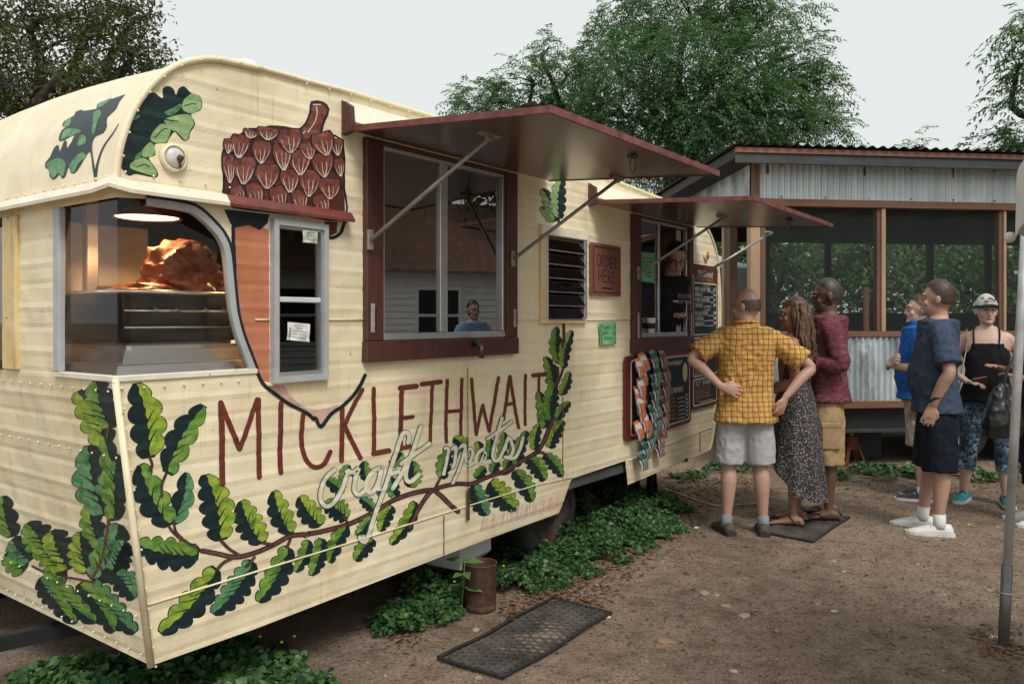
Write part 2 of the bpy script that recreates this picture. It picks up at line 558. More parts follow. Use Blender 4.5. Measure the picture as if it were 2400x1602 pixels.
OWi = (wp(1495,700)[0], wp(1608,700)[0], (wp(1495,789)[1]+wp(1607,787)[1])/2, 2.230)

def build_shell():
    # long side with its window openings; the wrap-around corner window is a notch
    loop = [PROF[0], PROF[1], (0, CW_BOT)] + CW_CURVE + [(0, CW_TOP)] + ARC1 + ROOFL + ARC2 + PROF[30:]
    loop = loop[:2] + loop[2:]
    mb = MB(); side_sheet(mb, [loop] + [rloop(r)[::-1] for r in (NWi, BWi, LWi, OWi)])
    w = mb.build('side_wall', M_CREAM, TR)
    # front face: lower slope, middle band with its windows, shoulder
    YW = 2.2
    y_cw = fpx(131, 700)[0]
    mb = MB()
    front_sheet(mb, [[(0.0,PROF[0][1]),(YW,PROF[0][1]),(YW,ZW0),(0.0,ZW0)]])
    front_sheet(mb, [[(0,ZW0),(YW,ZW0),(YW,CW_BOT),(0,CW_BOT)]])
    y_w2 = fpx(8, 700)[0]
    front_sheet(mb, [[(y_cw,CW_BOT),(y_w2,CW_BOT),(y_w2,CW_TOP),(y_cw,CW_TOP)]])
    front_sheet(mb, [[(1.75,CW_BOT),(YW,CW_BOT),(YW,CW_TOP),(1.75,CW_TOP)]])
    front_sheet(mb, [[(0,CW_TOP),(YW,CW_TOP),(YW,ZW1),(0,ZW1)]])
    mb.build('front_wall', M_CREAM, TR)
    # roof and far end: the outline drawn across the width, slightly crowned
    prof = ARC1 + ROOFL + ARC2
    ny = 9; vs = []; fs = []
    for j in range(ny):
        y = YW*j/(ny-1)
        for x, z in prof:
            cr = .05*math.sin(math.pi*j/(ny-1))*max(0, min(1, (z-2.3)/.15))
            vs.append((x, y, z+cr))
    n = len(prof)
    for j in range(ny-1):
        for i in range(n-1):
            fs.append((j*n+i, j*n+i+1, (j+1)*n+i+1, (j+1)*n+i))
    rb = MB().add(vs, fs); rb.build('roof', M_ROOF, TR, True)
    bk = MB(); pl = [(x, YW, z) for x, z in OUT]
    tris = tessellate_polygon([[Vector((x, z, 0)) for x, z in OUT]])
    bk.add(pl, [tuple(t) for t in tris]); bk.build('back_wall', M_CREAM, TR)
    # inside: floor, partition, ceiling, chassis
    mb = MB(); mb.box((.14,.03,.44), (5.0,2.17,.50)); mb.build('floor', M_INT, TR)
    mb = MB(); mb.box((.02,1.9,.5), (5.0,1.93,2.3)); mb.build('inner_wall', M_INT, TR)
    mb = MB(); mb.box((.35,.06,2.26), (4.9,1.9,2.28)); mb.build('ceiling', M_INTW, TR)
    mb = MB()
    for y in (.35, 1.85): mb.box((.2,y,.34), (4.85,y+.06,.438))
    for x in (.5, 1.6, 2.6, 3.6, 4.6): mb.box((x,.41,.36), (x+.05,1.85,.43))
    mb.box((3.0,.1,.30), (3.05,2.1,.35))
    mb.build('chassis', M_BLACK, TR)
    mb = MB(); mb.beam((-.9,1.1,.22), (.4,.75,.22), .05, .06); mb.beam((-.9,1.1,.22), (.4,1.6,.22), .05, .06); mb.build('tow_bar', M_BLACK, TR)
    mb = MB(); mb.box((-.2,2.16,-.03), (4.95,2.19,.6)); mb.build('shade_backing', M_BLACK, TR)  # black backing added along the far side to darken the space beneath
    mb = MB(); mb.box((4.7,.5,-.03), (4.73,2.15,.5)); mb.build('shade_backing', M_BLACK, TR)  # second backing, added across the rear to block light underneath
build_shell()

# --- trim rails along the corner and roof edge, rivets, gutter
def build_trim():
    path = ARC1
    for pp in ([PROF[0], PROF[1], (0, CW_BOT-.012)], ARC1):
        mb = MB(); mb.tube([Vector((x-.004, -.006, z)) for x, z in pp], .013, 8); mb.build('corner_rail', M_CREAM, TR, True)
    pts = [Vector((x, -.004, z+.003)) for x, z in ARC1[-2:] + ROOFL + ARC2]
    mb = MB(); mb.tube(pts, .011, 8); mb.build('roof_rail', M_CREAM, TR, True)
    rv = MB()
    def rivets(line, step, dy=-.014, r=.0046):
        acc = 0
        for a, b in zip(line, line[1:]):
            L = math.hypot(b[0]-a[0], b[1]-a[1])
            while acc < L:
                t = acc/L; rv.ball((a[0]+(b[0]-a[0])*t, dy, a[1]+(b[1]-a[1])*t), r, 6, 4); acc += step
            acc -= L
    rivets([(x+.006, z) for x, z in ARC1], .085, -.021); rivets([(PROF[0][0]+.006, PROF[0][1]), (.006, PROF[1][1])], .07, -.021)
    rivets([(x, z-.012) for x, z in ROOFL + ARC2], .12, -.012)
    rivets([(.02, CW_BOT-.035), (.52, CW_BOT-.035)], .075, -.006)
    rivets([(.03, ZW1+.035), (.45, ZW1+.035)], .1, -.006)
    for z in (CW_BOT-.045, 1.03, .47, .33):
        for k in range(14): rv.ball((xf(z)-.006, .05+k*.085, z), .0046, 6, 4)
    for k in range(16): rv.ball((xf(ZW1+.02)-.005, .05+k*.08, ZW1+.02), .005, 6, 4)
    o = rv.build('rivets', M_CREAM, TR, True); tag(o, kind='stuff')
    # gutter: a sloped lip that runs round the corner above the wrap window
    zg = 1.955; e = wp(520, 484)[0]
    prof = [(0,.022),(.030,.012),(.052,-.018),(.050,-.030),(.024,-.012),(0,-.004)]
    mb = MB(); rings = []
    for s, bend in ((e, 0), (.1, 0), (.03, .4)):
        rings.append([(s, -o_-.002, zg+h) for o_, h in prof])
    rings.append([(-o_*.9, -o_*.9-.002, zg+.012+h) for o_, h in prof])
    for y in (.06, .5, 1.2, 2.15): rings.append([(-o_-.002, y, zg+h) for o_, h in prof])
    mb.loft(rings); mb.build('gutter', M_TRIMW, TR)
    s0, s1 = e+.002, wp(812, 517)[0]
    mb = MB(); mb.loft([[(s, -o_-.004, zg-.002+h) for o_, h in prof] for s in (s0, (s0+s1)/2, s1)])
    mb.build('gutter', pm('acorn_red_gutter', (.16,.045,.035), .45, 0, .4, 12), TR)
    # raised seams
    mb = MB()
    def seam(p, q, r=.0035):
        nonlocal mb
        mb.tube([(p[0], -.004, p[1]), (q[0], -.004, q[1])], r, 6)
    for a, b in ((NW[1], BWo[0]), (BWo[1], LWo[0]), (LWo[1], OWo[0]), (.545, NW[0]-.005)):
        mb = MB(); seam((a, 1.502), (b, 1.502)); mb.build('siding_seam', M_CREAM, TR, True)
    mb = MB()
    ls = [wp(345,1416), wp(767,1287), wp(1075,1191), wp(1252,1137), wp(1338,1119)]
    mb.tube([(x, -.003, z) for x, z in ls], .004, 6); mb.build('skirt_seam', M_CREAM, TR, True)
    mb = MB()
    ls = [wp(1474,1078), wp(1560,1042), wp(1668,1000)]
    mb.tube([(x, -.006, z) for x, z in ls], .005, 6); mb.build('skirt_seam', M_CREAM, TR, True)
    for (u0, v0, u1, v1) in ((1318,930,1326,1118), (1039,1208,1037,1300), (1640,1010,1641,1060)):
        a, b = wp(u0, v0), wp(u1, v1); mb = MB(); mb.box((a[0]-.0015, -.0062, min(a[1],b[1])), (a[0]+.0015, .001, max(a[1],b[1])))
        mb.build('panel_joint', pm('joint_dirt', (.16,.11,.06), .9), TR)
build_trim()

# --- wrap-around corner window
def strip2d(pts, w0, w1):
    """ribbon between offsets w0 and w1 to the left of a polyline"""
    L = []; Rr = []
    for i, p in enumerate(pts):
        a = pts[max(i-1, 0)]; b = pts[min(i+1, len(pts)-1)]
        tx, ty = b[0]-a[0], b[1]-a[1]; l = math.hypot(tx, ty) or 1
        nx, ny = -ty/l, tx/l
        L.append((p[0]+nx*w0, p[1]+ny*w0)); Rr.append((p[0]+nx*w1, p[1]+ny*w1))
    return L + Rr[::-1]
def build_corner_window():
    y_cw = fpx(131, 700)[0]
    e = empty('corner_window', (0,0,0), parent=TR)
    edge = [(0, CW_BOT)] + CW_CURVE + [(0, CW_TOP)]
    mb = MB()
    tris = tessellate_polygon([[Vector((x, z, 0)) for x, z in edge]])
    mb.add([(max(.012, x), .012, z) for x, z in edge], [tuple(t) for t in tris])
    # bent corner then the front half
    mb.add([(.012,.012,CW_BOT),(.012,.012,CW_TOP),(.012,y_cw,CW_TOP),(.012,y_cw,CW_BOT)], [(0,1,2,3)])
    mb.build('pane', M_PLEXI, e)
    mb = MB()   # rim of the curved side: a flat pale bead
    rim = strip2d(CW_CURVE, -.004, .022)
    n = len(rim)//2; vs = [(x, -.007, z) for x, z in rim] + [(x, .02, z) for x, z in rim]
    m2 = len(rim); fs = []
    for i in range(n-1):
        fs.append((i, i+1, m2-2-i, m2-1-i))
        fs.append((m2+i, m2+i+1, i+1, i)); fs.append((m2-1-i, m2-2-i, 2*m2-2-i, 2*m2-1-i))
    mb.add(vs, fs); mb.build('window_rim', M_GREYFR, e, False)
    mb = MB(); bl = strip2d(CW_CURVE, -.016, -.004)
    n = len(bl)//2
    mb.add([(x, -.0075, z) for x, z in bl], [(i, i+1, 2*n-2-i, 2*n-1-i) for i in range(n-1)]); mb.build('window_seal', M_BLACK, e)
    mb = MB(); mb.bbox((0,-.008,CW_BOT-.012), (CW_CURVE[0][0]+.01,.012,CW_BOT+.010), .003)
    mb.bbox((-.008,.0,CW_BOT-.012), (.012,y_cw,CW_BOT+.010), .003); mb.build('sill', M_TRIMW, e)
    mb = MB(); mb.bbox((-.010,y_cw-.045,CW_BOT+.010), (.014,y_cw+.004,CW_TOP), .003); mb.build('frame_strip', M_GREYFR, e)
    mb = MB(); mb.bbox((-.016,fpx(46,700)[0],CW_BOT), (.01,fpx(14,700)[0],CW_TOP), .006); mb.build('cover_strip', M_CREAMY, e)
    mb = MB(); y2 = fpx(8,700)[0]
    mb.box((.01,y2,CW_BOT),(.014,1.75,CW_TOP)); mb.build('front_pane', M_GLASS, e)
    for za, zb in ((CW_TOP-.03, CW_TOP), (CW_BOT, CW_BOT+.03)):
        mb = MB(); mb.bbox((-.01,y2,za),(.01,1.75,zb),.003); mb.build('front_frame', M_BLACK, e)
build_corner_window()

# --- inside the corner window: steam table, pan, wrapped meat, heat lamp
def crumple(name, c, r, m, seed, amp=.3, sub=3, sq=(1,1,1), parent=None):
    bm = bmesh.new(); bmesh.ops.create_icosphere(bm, subdivisions=sub, radius=1)
    for v in bm.verts:
        d = v.co.normalized()
        k = 1 + (.16 if sub > 4 else 0)*(1-2*abs(noise.noise(d*4.2+Vector((seed,seed,0)))))*amp + (.9*max(0, d.z-.55) if sub > 4 else 0) + amp*(noise.noise(d*2.1+Vector((seed,0,0))) + .55*noise.noise(d*5.3+Vector((0,seed,0))) + .25*abs(noise.noise(d*11+Vector((0,0,seed)))))
        v.co = Vector((d.x*r[0]*k*sq[0], d.y*r[1]*k*sq[1], d.z*r[2]*k*sq[2]))
        if v.co.z < -r[2]*.45: v.co.z = -r[2]*.45
        v.co += Vector(c)
    me = bpy.data.meshes.new(name); bm.to_mesh(me); bm.free()
    return link_mesh(name, me, m, parent)
M_BUTCH = pm('butcher_paper', (.27,.092,.038), .45, 0, .45, 9, .35, 26)
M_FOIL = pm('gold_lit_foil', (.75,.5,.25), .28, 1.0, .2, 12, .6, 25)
def kitchen():
    t = empty('steam_table', lw(.05,.08,.5), TROT, 'stepped stainless steam table behind the corner window', 'steam table')
    mb = MB(); mb.bbox((.0,0,.74),(.57,.75,.80),.01); mb.build('cabinet', M_STEEL, t)
    def rr0(i, z): return [(x+(i if x < .3 else -i), y+(i if y < .3 else -i), z) for x, y in ((-.03,-.04),(.60,-.04),(.60,.77),(-.03,.77))]
    mb = MB(); mb.loft([rr0(0,.798), rr0(.014,.842), rr0(.050,.846), rr0(.050,.850), rr0(.066,.892), rr0(.085,.894)]); mb.build('top_rim', M_STEEL, t)
    mb = MB(); mb.bbox((.06,.05,.872),(.52,.70,.92),.012); mb.build('well', M_STEEL, t)
    p = empty('deep_pan', lw(.07,.10,1.424), TROT, 'deep dark steel pan holding paper-wrapped meat', 'pan')
    mb = MB()
    ro = [(.0,.0),(.50,.0),(.50,.5),(.0,.5)]
    def rr(i, z): return [(x+(i if x < .25 else -i), y+(i if y < .25 else -i), z) for x, y in ro]
    mb.loft([rr(.03,0), rr(.0,.172), rr(.008,.172), rr(.038,.01)], cap=False); mb.add(rr(.038,.01), [(0,1,2,3)]); mb.add(rr(.03,0), [(3,2,1,0)])
    mb.build('body', M_DARKST, p)
    mb = MB()
    for a, b in zip(ro, ro[1:]+ro[:1]): mb.tube([(a[0],a[1],.178),(b[0],b[1],.178)], .008, 8)
    mb.build('rim', M_STEEL, p, True)
    for zz_ in (.05, .11): MB().tube([(.61*0+.012,-.001,zz_),(.488,-.001,zz_)], .004, 6).build('bead', M_STEEL, p, True)
    for xx_ in (.12, .32): MB().tube([(xx_,-.004,.12),(xx_,-.03,.11),(xx_+.08,-.03,.11),(xx_+.08,-.004,.12)], .005, 6).build('handle', M_STEEL, p, True)
    cb = MB().tube(catmull([tuple(lw(.10,.55,1.94)), tuple(lw(.06,.50,1.80)), tuple(lw(.05,.52,1.62)), tuple(lw(.10,.6,1.45))], 5), .008, 8).build('power_cable', M_BLACK, None, True); tag(cb, 'black cable hanging inside the corner window', 'cable')
    tr_ = empty('foil_tray', lw(.30,.72,1.425), TROT, 'shallow foil tray beside the deep pan', 'tray')
    MB().loft([[(x*k, y*k, z) for x, y in ((-.14,-.10),(.14,-.10),(.14,.10),(-.14,.10))] for k, z in ((.85,0),(1,.06),(1.06,.06),(1.06,.066),(.98,.062),(.84,.006))]).build('tray', M_STEEL, tr_)
    o = crumple('wrapped_brisket', lw(.44,.33,1.655), (.145,.12,.115), M_BUTCH, 4.2, .30, 5); smooth_by_angle(o, 32); tag(o, 'crumpled brown paper bundle heaped in the deep pan', 'wrapped meat')
    o = crumple('meat_slab', lw(.24,.30,1.59), (.17,.12,.05), pm('glazed_meat', (.34,.10,.035), .35, 0, .5, 10, .4), 9.1, .3, 3); tag(o, 'flat glazed slab of meat lying in the deep pan', 'meat')
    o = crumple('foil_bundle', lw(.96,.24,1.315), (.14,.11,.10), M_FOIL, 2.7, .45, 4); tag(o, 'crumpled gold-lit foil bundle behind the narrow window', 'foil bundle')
    o = MB().bbox((0,0,0),(.12,.03,.16),.004).build('wall_box', M_STEEL); qs, qy = (lambda p: ((p-TP).dot(TD), -(p-TP).dot(TN)))(at(172,760,3.15)); o.location = lw(qs-.05,qy,1.40); o.rotation_euler = (0,0,TROT); tag(o, 'small grey box beyond the deep pan', 'box')
    o = MB().bbox((0,0,0),(.75,.5,.03),.004).build('inner_counter', M_INT); o.location = lw(.64,.05,1.235); o.rotation_euler = (0,0,TROT); tag(o, 'dark counter behind the narrow window', 'counter')
    for k, (s, y) in enumerate(((.33,.40), (.95,.30))):
        L = empty('heat_lamp', lw(s, y, 1.905), 0, ('warm glowing heat lamp over the deep pan', 'warm glowing heat lamp behind the narrow window')[k], 'lamp')
        mb = MB(); n = 20
        def ring(r, z): return [(r*math.cos(2*math.pi*i/n), r*math.sin(2*math.pi*i/n), z) for i in range(n)]
        mb.loft([ring(.13,0), ring(.12,.02), ring(.04,.05), ring(.02,.2)], cap=False); mb.build('lamp_shade', pm('copper_shade',(.20,.08,.04),.4,.6), L, True)
        mb = MB(); mb.add(ring(.118,.004), [tuple(range(n))[::-1]])
        m, nt, b, out = new_mat('lamp_glow'); em = nd(nt, 'ShaderNodeEmission'); em.inputs[0].default_value = (1,.62,.28,1); em.inputs[1].default_value = 3.0
        nt.links.new(em.outputs[0], out.inputs[0]); mb.build('bulb_face', m, L)
        ld = bpy.data.lights.new('heat_lamp_light', 'SPOT'); ld.energy = 8; ld.color = (1,.55,.22); ld.spot_size = R(150); ld.shadow_soft_size = .06
        lo = bpy.data.objects.new('heat_lamp_light', ld); COL.objects.link(lo); lo.location = (0,0,-.01); lo.parent = L
    wl_ = lambda p: ((p-TP).dot(TD), -(p-TP).dot(TN))
    qs, qy = wl_(at(212,640,3.30))
    o = MB().bbox((-.025,-.02,0),(.025,.02,1.6),.004).build('steel_upright', M_ALU); o.location = lw(qs,qy,.5); o.rotation_euler = (0,0,TROT); tag(o, 'upright steel post inside the corner window', 'post')
    o = MB().bbox((0,0,0),(.55,.03,.62),.004).build('wall_panel', M_INTW); o.location = lw(.05,.88,1.3); o.rotation_euler = (0,0,TROT); tag(o, 'pale wall panel behind the steam table', 'panel')
kitchen()

# --- narrow window over the acorn
def frame_bars(r_out, r_in, y0, y1, m, parent, name='frame_bar', mitre=True):
    s0, s1, z0, z1 = r_out; a0, a1, b0, b1 = r_in
    quads = [[(s0,z0),(s1,z0),(a1,b0),(a0,b0)], [(s0,z1),(a0,b1),(a1,b1),(s1,z1)], [(s0,z0),(a0,b0),(a0,b1),(s0,z1)], [(s1,z0),(s1,z1),(a1,b1),(a1,b0)]]
    for q in quads:
        mb = MB(); vs = [(x, y0, z) for x, z in q] + [(x, y1, z) for x, z in q]
        mb.add(vs, [(0,1,2,3),(7,6,5,4)] + [(i, 4+i, 4+(i+1)%4, (i+1)%4) for i in range(4)])
        o = mb.build(name, m, parent)
        bm = bmesh.new(); bm.from_mesh(o.data); bmesh.ops.recalc_face_normals(bm, faces=bm.faces); bm.to_mesh(o.data); bm.free()
def narrow_window():
    e = empty('narrow_window', parent=TR)
    frame_bars(NW, (NW[0]+.022,NW[1]-.022,NW[2]+.026,NW[3]-.024), -.030, .01, M_GREYFR, e)
    frame_bars((NW[0]+.023,NW[1]-.023,NW[2]+.027,NW[3]-.025), (NWi[0]+.006,NWi[1]-.006,NWi[2]+.006,NWi[3]-.006), -.018, .012, M_ALU, e, 'sash_bar')
    zm = (wp(695,696)[1]+wp(695,709)[1])/2
    mb = MB(); mb.bbox((NWi[0]-.004,-.016,zm-.011),(NWi[1]+.004,.01,zm+.011),.003); mb.build('cross_bar', M_WHITEP, e)
    for a, b in ((NWi[2], zm-.011), (zm+.011, NWi[3])):
        mb = MB(); mb.box((NWi[0],.0,a),(NWi[1],.004,b)); mb.build('pane', M_NARROW, e)
    mb = MB(); mb.box((NW[0]-.012,-.012,NW[2]-.010),(NW[1]+.012,.0,NW[2]-.002)); mb.build('sill_strip', M_CREAM, e)
narrow_window()

def paper(name, quad_px, m, label, cat, off=.03, group=None):
    pts = [wp(u, v, off) for u, v in quad_px]
    e = empty(name, lw(0,-off,0), TROT, label, cat, group)
    n = 6; vs = []; fs = []
    for j in range(n+1):
        for i in range(n+1):
            a, b = i/n, j/n
            x = (pts[0][0]*(1-a)+pts[1][0]*a)*(1-b)+(pts[3][0]*(1-a)+pts[2][0]*a)*b
            z = (pts[0][1]*(1-a)+pts[1][1]*a)*(1-b)+(pts[3][1]*(1-a)+pts[2][1]*a)*b
            vs.append((x, -.006*abs(math.sin(a*4+b*3))*(.3+b), z))
    for j in range(n):
        for i in range(n): fs.append((j*(n+1)+i, (j+1)*(n+1)+i, (j+1)*(n+1)+i+1, j*(n+1)+i+1))
    MB().add(vs, fs).build('sheet', m, e)
    def P(a, b):
        return ((pts[0][0]*(1-a)+pts[1][0]*a)*(1-b)+(pts[3][0]*(1-a)+pts[2][0]*a)*b, (pts[0][1]*(1-a)+pts[1][1]*a)*(1-b)+(pts[3][1]*(1-a)+pts[2][1]*a)*b)
    return e, P
_tc = {}
def text_geo(s):
    """flat glyph mesh of a word: verts scaled to a 1 x 1 box, faces"""
    if s in _tc: return _tc[s]
    cu = bpy.data.curves.new('txt', 'FONT'); cu.body = s; cu.resolution_u = 2
    o = bpy.data.objects.new('txt', cu); COL.objects.link(o)
    bpy.context.view_layer.update()
    me = o.to_mesh()
    vs = [(v.co.x, v.co.y) for v in me.vertices]; fs = [tuple(p.vertices) for p in me.polygons]
    o.to_mesh_clear(); bpy.data.objects.remove(o); bpy.data.curves.remove(cu)
    x0 = min(v[0] for v in vs); x1 = max(v[0] for v in vs); y0 = min(v[1] for v in vs); y1 = max(v[1] for v in vs)
    vs = [((x-x0)/(x1-x0), (y-y0)/max(1e-6, y1-y0)) for x, y in vs]
    _tc[s] = (vs, fs); return _tc[s]
def put_text(mb, s, P, a0, a1, b0, b1, y, skew=0.0, mi=0):
    """word in the box a0..a1 (left-right) x b0..b1 (top-bottom) of patch P"""
    vs, fs = text_geo(s)
    out = []
    for x, t in vs:
        q = P(a0+(a1-a0)*(x+skew*(t-.5)), b1+(b0-b1)*t); out.append((q[0], y, q[1]))
    mb.add(out, fs, mi)
    return mb
def bar2(mb, P, a0, b0, a1, b1, w, y, mi=0):
    p, q = P(a0, b0), P(a1, b1); dx, dz = q[0]-p[0], q[1]-p[1]; l = math.hypot(dx, dz) or 1
    nx, nz = -dz/l*w/2, dx/l*w/2
    mb.add([(p[0]-nx,y,p[1]-nz),(q[0]-nx,y,q[1]-nz),(q[0]+nx,y,q[1]+nz),(p[0]+nx,y,p[1]+nz)], [(0,1,2,3)], mi)

F5 = lambda x, y: (480+x*.31891, 500+y*.31891)
e, P = paper('paper_notice', [F5(608,797), F5(771,812), F5(764,943), F5(598,928)], M_PAPER, 'white printed certificate taped inside the narrow window', 'notice', .022)
mb = MB()
for i, t in enumerate(('CERTIFICATE', 'PERMIT', 'FOOD ENTERPRISE', 'VALID THROUGH', 'MOBILE')): put_text(mb, t, P, .22 if i != 1 else .36, .82 if i != 1 else .64, .10+.165*i, .19+.165*i, -.009)
for k in range(7): bar2(mb, P, .05, .3+.09*k, .12, .3+.09*k, .003, -.009)
mb.build('print', M_INK, e)
e, P = paper('paper_notice', [F5(716,120), F5(827,130), F5(824,222), F5(716,212)], pm('pale_green_paper', (.5,.58,.45), .8), 'small pale green permit in the top corner of the narrow window', 'notice', .022)
mb = MB()
for i, t in enumerate(('PERMIT', 'CITY', 'OPERATING')): put_text(mb, t, P, .2, .8, .15+.25*i, .3+.25*i, -.009)
mb.build('print', M_INK, e)

# --- big serving window
def board(mb, lo, hi): mb.bbox(lo, hi, .004)
def serving_window(name, o_, i_, sm, dark_left):
    e = empty(name, parent=TR)
    s0, s1, z0, z1 = o_; a0, a1, b0, b1 = i_
    for lo, hi in (((s0,-.030,b0-.004),(a0+.002,.012,z1)), ((a1-.002,-.030,b0-.004),(s1,.012,z1)), ((s0-.006,-.036,z0),(s1+.004,.012,b0-.005)), ((a0+.003,-.028,b1),(a1-.003,.012,z1))):
        mb = MB(); board(mb, lo, hi); mb.build('frame_board', M_MAROON, e)
    t = .022
    for lo, hi in (((a0+.003,-.02,b0-.003),(a1-.003,.015,b0+.03)), ((a0+.003,-.014,b1-.018),(a1-.003,.015,b1-.001)), ((a0+.003,-.014,b0+.031),(a0+t,.015,b1-.019)), ((a1-t,-.014,b0+.031),(a1-.003,.015,b1-.019)), ((sm-(.028 if dark_left else .014),-.012,b0+.031),(sm+(.028 if dark_left else .014),.022,b1-.019))):
        mb = MB(); mb.bbox(lo, hi, .003); mb.build('sash_bar', M_ALU, e)
    return e
SM = (wp(1024,700)[0]+wp(1050,700)[0])/2
e = serving_window('serving_window', BWo, BWi, SM, True)
mb = MB(); mb.bbox((SM-.06,.024,BWi[2]+.03),(SM-.029,.05,BWi[3]-.02),.003); mb.build('inner_sash', M_BLACK, e)
mb = MB(); mb.bbox((BWi[1]-.06,.024,BWi[2]+.03),(BWi[1]-.02,.05,BWi[3]-.02),.003); mb.build('inner_sash', M_BLACK, e)
mb = MB(); mb.box((BWi[0]+.022,.004,BWi[2]+.03),(SM-.028,.008,BWi[3]-.019)); mb.build('pane', M_GLASS, e)
mb = MB(); mb.box((SM+.028,.010,BWi[2]+.03),(BWi[1]-.022,.014,BWi[3]-.019)); mb.build('pane', M_GLASS, e)
M_SCAR = pm('bare_scar', (.33,.29,.24), .8, 0, .3, 30)
for (u, v, hh) in ((862,745,.13), (1196,745,.10)):
    s, z = wp(u, v); mb = MB(); mb.bbox((s-.012,-.034,z-hh/2),(s+.012,-.0305,z+hh/2),.001); mb.build('latch_scar', M_SCAR, e)
    mb = MB(); mb.bbox((s+.013,-.036,z-hh*.35),(s+.022,-.0305,z+hh*.35),.001); mb.build('latch_hole', M_BLACK, e)
# tap and drop pipe
s, z = wp(1097, 815)
mb = MB(); mb.tube([(s,-.036,z+.02),(s,-.075,z+.022),(s,-.09,z+.005),(s,-.09,z-.05)], [.013,.014,.013,.015], 10); mb.tube([(s,-.07,z+.02),(s,-.07,z+.045)], .008, 8); mb.bbox((s-.03,-.078,z+.045),(s+.03,-.062,z+.055),.003)
mb.build('tap', pm('tarnished_brass', (.16,.13,.09), .35, .9, .3, 30), TR, True)
mb = MB(); a = wp(1092,862); b = wp(1093,1150); mb.tube([(a[0],-.012,a[1]),(b[0],-.012,b[1])], .0022, 6); mb.build('drain_wire', M_DARKST, TR)
b = wp(1093,1180); mb = MB(); mb.bbox((b[0]-.012,-.016,b[1]-.085),(b[0]+.012,-.008,b[1]+.075),.003); mb.build('hasp', pm('hasp_brown', (.10,.065,.04), .6, .4), TR)

# --- louvred window
e = empty('louvre_window', parent=TR)
for lo, hi in (((LWo[0],-.016,LWo[2]+.031),(LWi[0]+.012,.0,LWi[3])), ((LWo[0]-.004,-.02,LWo[2]),(LWo[1],.0,LWo[2]+.03)), ((LWo[0]-.004,-.026,LWi[3]+.001),(LWo[1]+.008,.0,LWo[3]))):
    mb = MB(); mb.bbox(lo, hi, .003); mb.build('frame_bar', M_CREAMY if lo[2] < LWi[3] else M_TRIMW, e)
mb = MB(); mb.bbox((LWi[1]-.008,-.022,LWi[2]),(LWo[1],.0,LWi[3]),.003); mb.build('frame_bar', M_ALU, e)
mb = MB(); mb.bbox((LWi[0]+.002,-.024,LWi[2]),(LWi[0]+.016,.0,LWi[3]),.003); mb.build('frame_bar', M_ALU, e)
nl = 6; hh = (LWi[3]-LWi[2])/nl
for k in range(nl):
    z0 = LWi[2]+k*hh
    mb = MB(); mb.add([(LWi[0]+.018,-.026,z0-.004),(LWi[1]-.01,-.026,z0-.004),(LWi[1]-.01,.004,z0+hh),(LWi[0]+.018,.004,z0+hh),
                       (LWi[0]+.018,-.022,z0-.004),(LWi[1]-.01,-.022,z0-.004),(LWi[1]-.01,.008,z0+hh),(LWi[0]+.018,.008,z0+hh)],
                      [(0,1,2,3),(7,6,5,4),(0,4,5,1),(3,2,6,7),(0,3,7,4),(1,5,6,2)]); mb.build('glass_louvre', M_GLASS, e)
    mb = MB(); mb.tube([(LWi[0]+.018,-.0245,z0-.005),(LWi[1]-.01,-.0245,z0-.005)], .0035, 6); mb.build('louvre_edge', M_ALU, e)

# --- order window
OSM = (wp(1538,700)[0]+wp(1546,700)[0])/2
e = serving_window('order_window', OWo, OWi, OSM, False)
mb = MB(); mb.box((OWi[0]+.022,.004,OWi[2]+.03),(OSM-.028,.008,OWi[3]-.019)); mb.build('pane', M_GLASS, e)
for k in range(3):
    x = OWi[1]-.10+k*.030; mb = MB(); mb.bbox((x,.03,OWi[2]+.03),(x+.020,.05,OWi[3]-.02),.003); mb.build('inner_sash', M_ALU, e)
for (u, v) in ((1487,762), (1612,762)):
    s, z = wp(u, v); mb = MB(); mb.bbox((s-.012,-.034,z-.09),(s+.012,-.0305,z+.09),.001); mb.build('latch_scar', M_SCAR, e)
# --- lamps on the side
def side_lamp(u, v, r, mlens, mring, nm):
    s, z = wp(u, v); e = empty(nm, parent=TR); n = 20
    def ring(rr, y): return [(s+rr*math.cos(2*math.pi*i/n), y, z+rr*math.sin(2*math.pi*i/n)) for i in range(n)]
    MB().loft([ring(r*1.28,-.006), ring(r*1.22,-.018), ring(r*1.02,-.022), ring(r,-.014)], cap=False).build('ring', mring, e, True)
    MB().loft([ring(r,-.012), ring(r*.8,-.024), ring(r*.45,-.031), ring(r*.05,-.033)]).build('lens', mlens, e, True)
    return s, z, e
s, z, e = side_lamp(404, 371, .040, pm('milky_lens', (.62,.62,.60), .35, 0, .15, 20), M_CREAM, 'porch_light')
mb = MB(); mb.tube([(s+.004,-.034,z),(s+.010,-.045,z-.006)], .011, 8); mb.tube([(s+.008,-.036,z-.01),(s+.009,-.034,z-.035)], .004, 6); mb.build('screw', M_RUST, e, True)
side_lamp(1653, 600, .034, pm('amber_lens', (.36,.13,.055), .35, 0, .2, 10), M_CREAMY, 'marker_lamp')

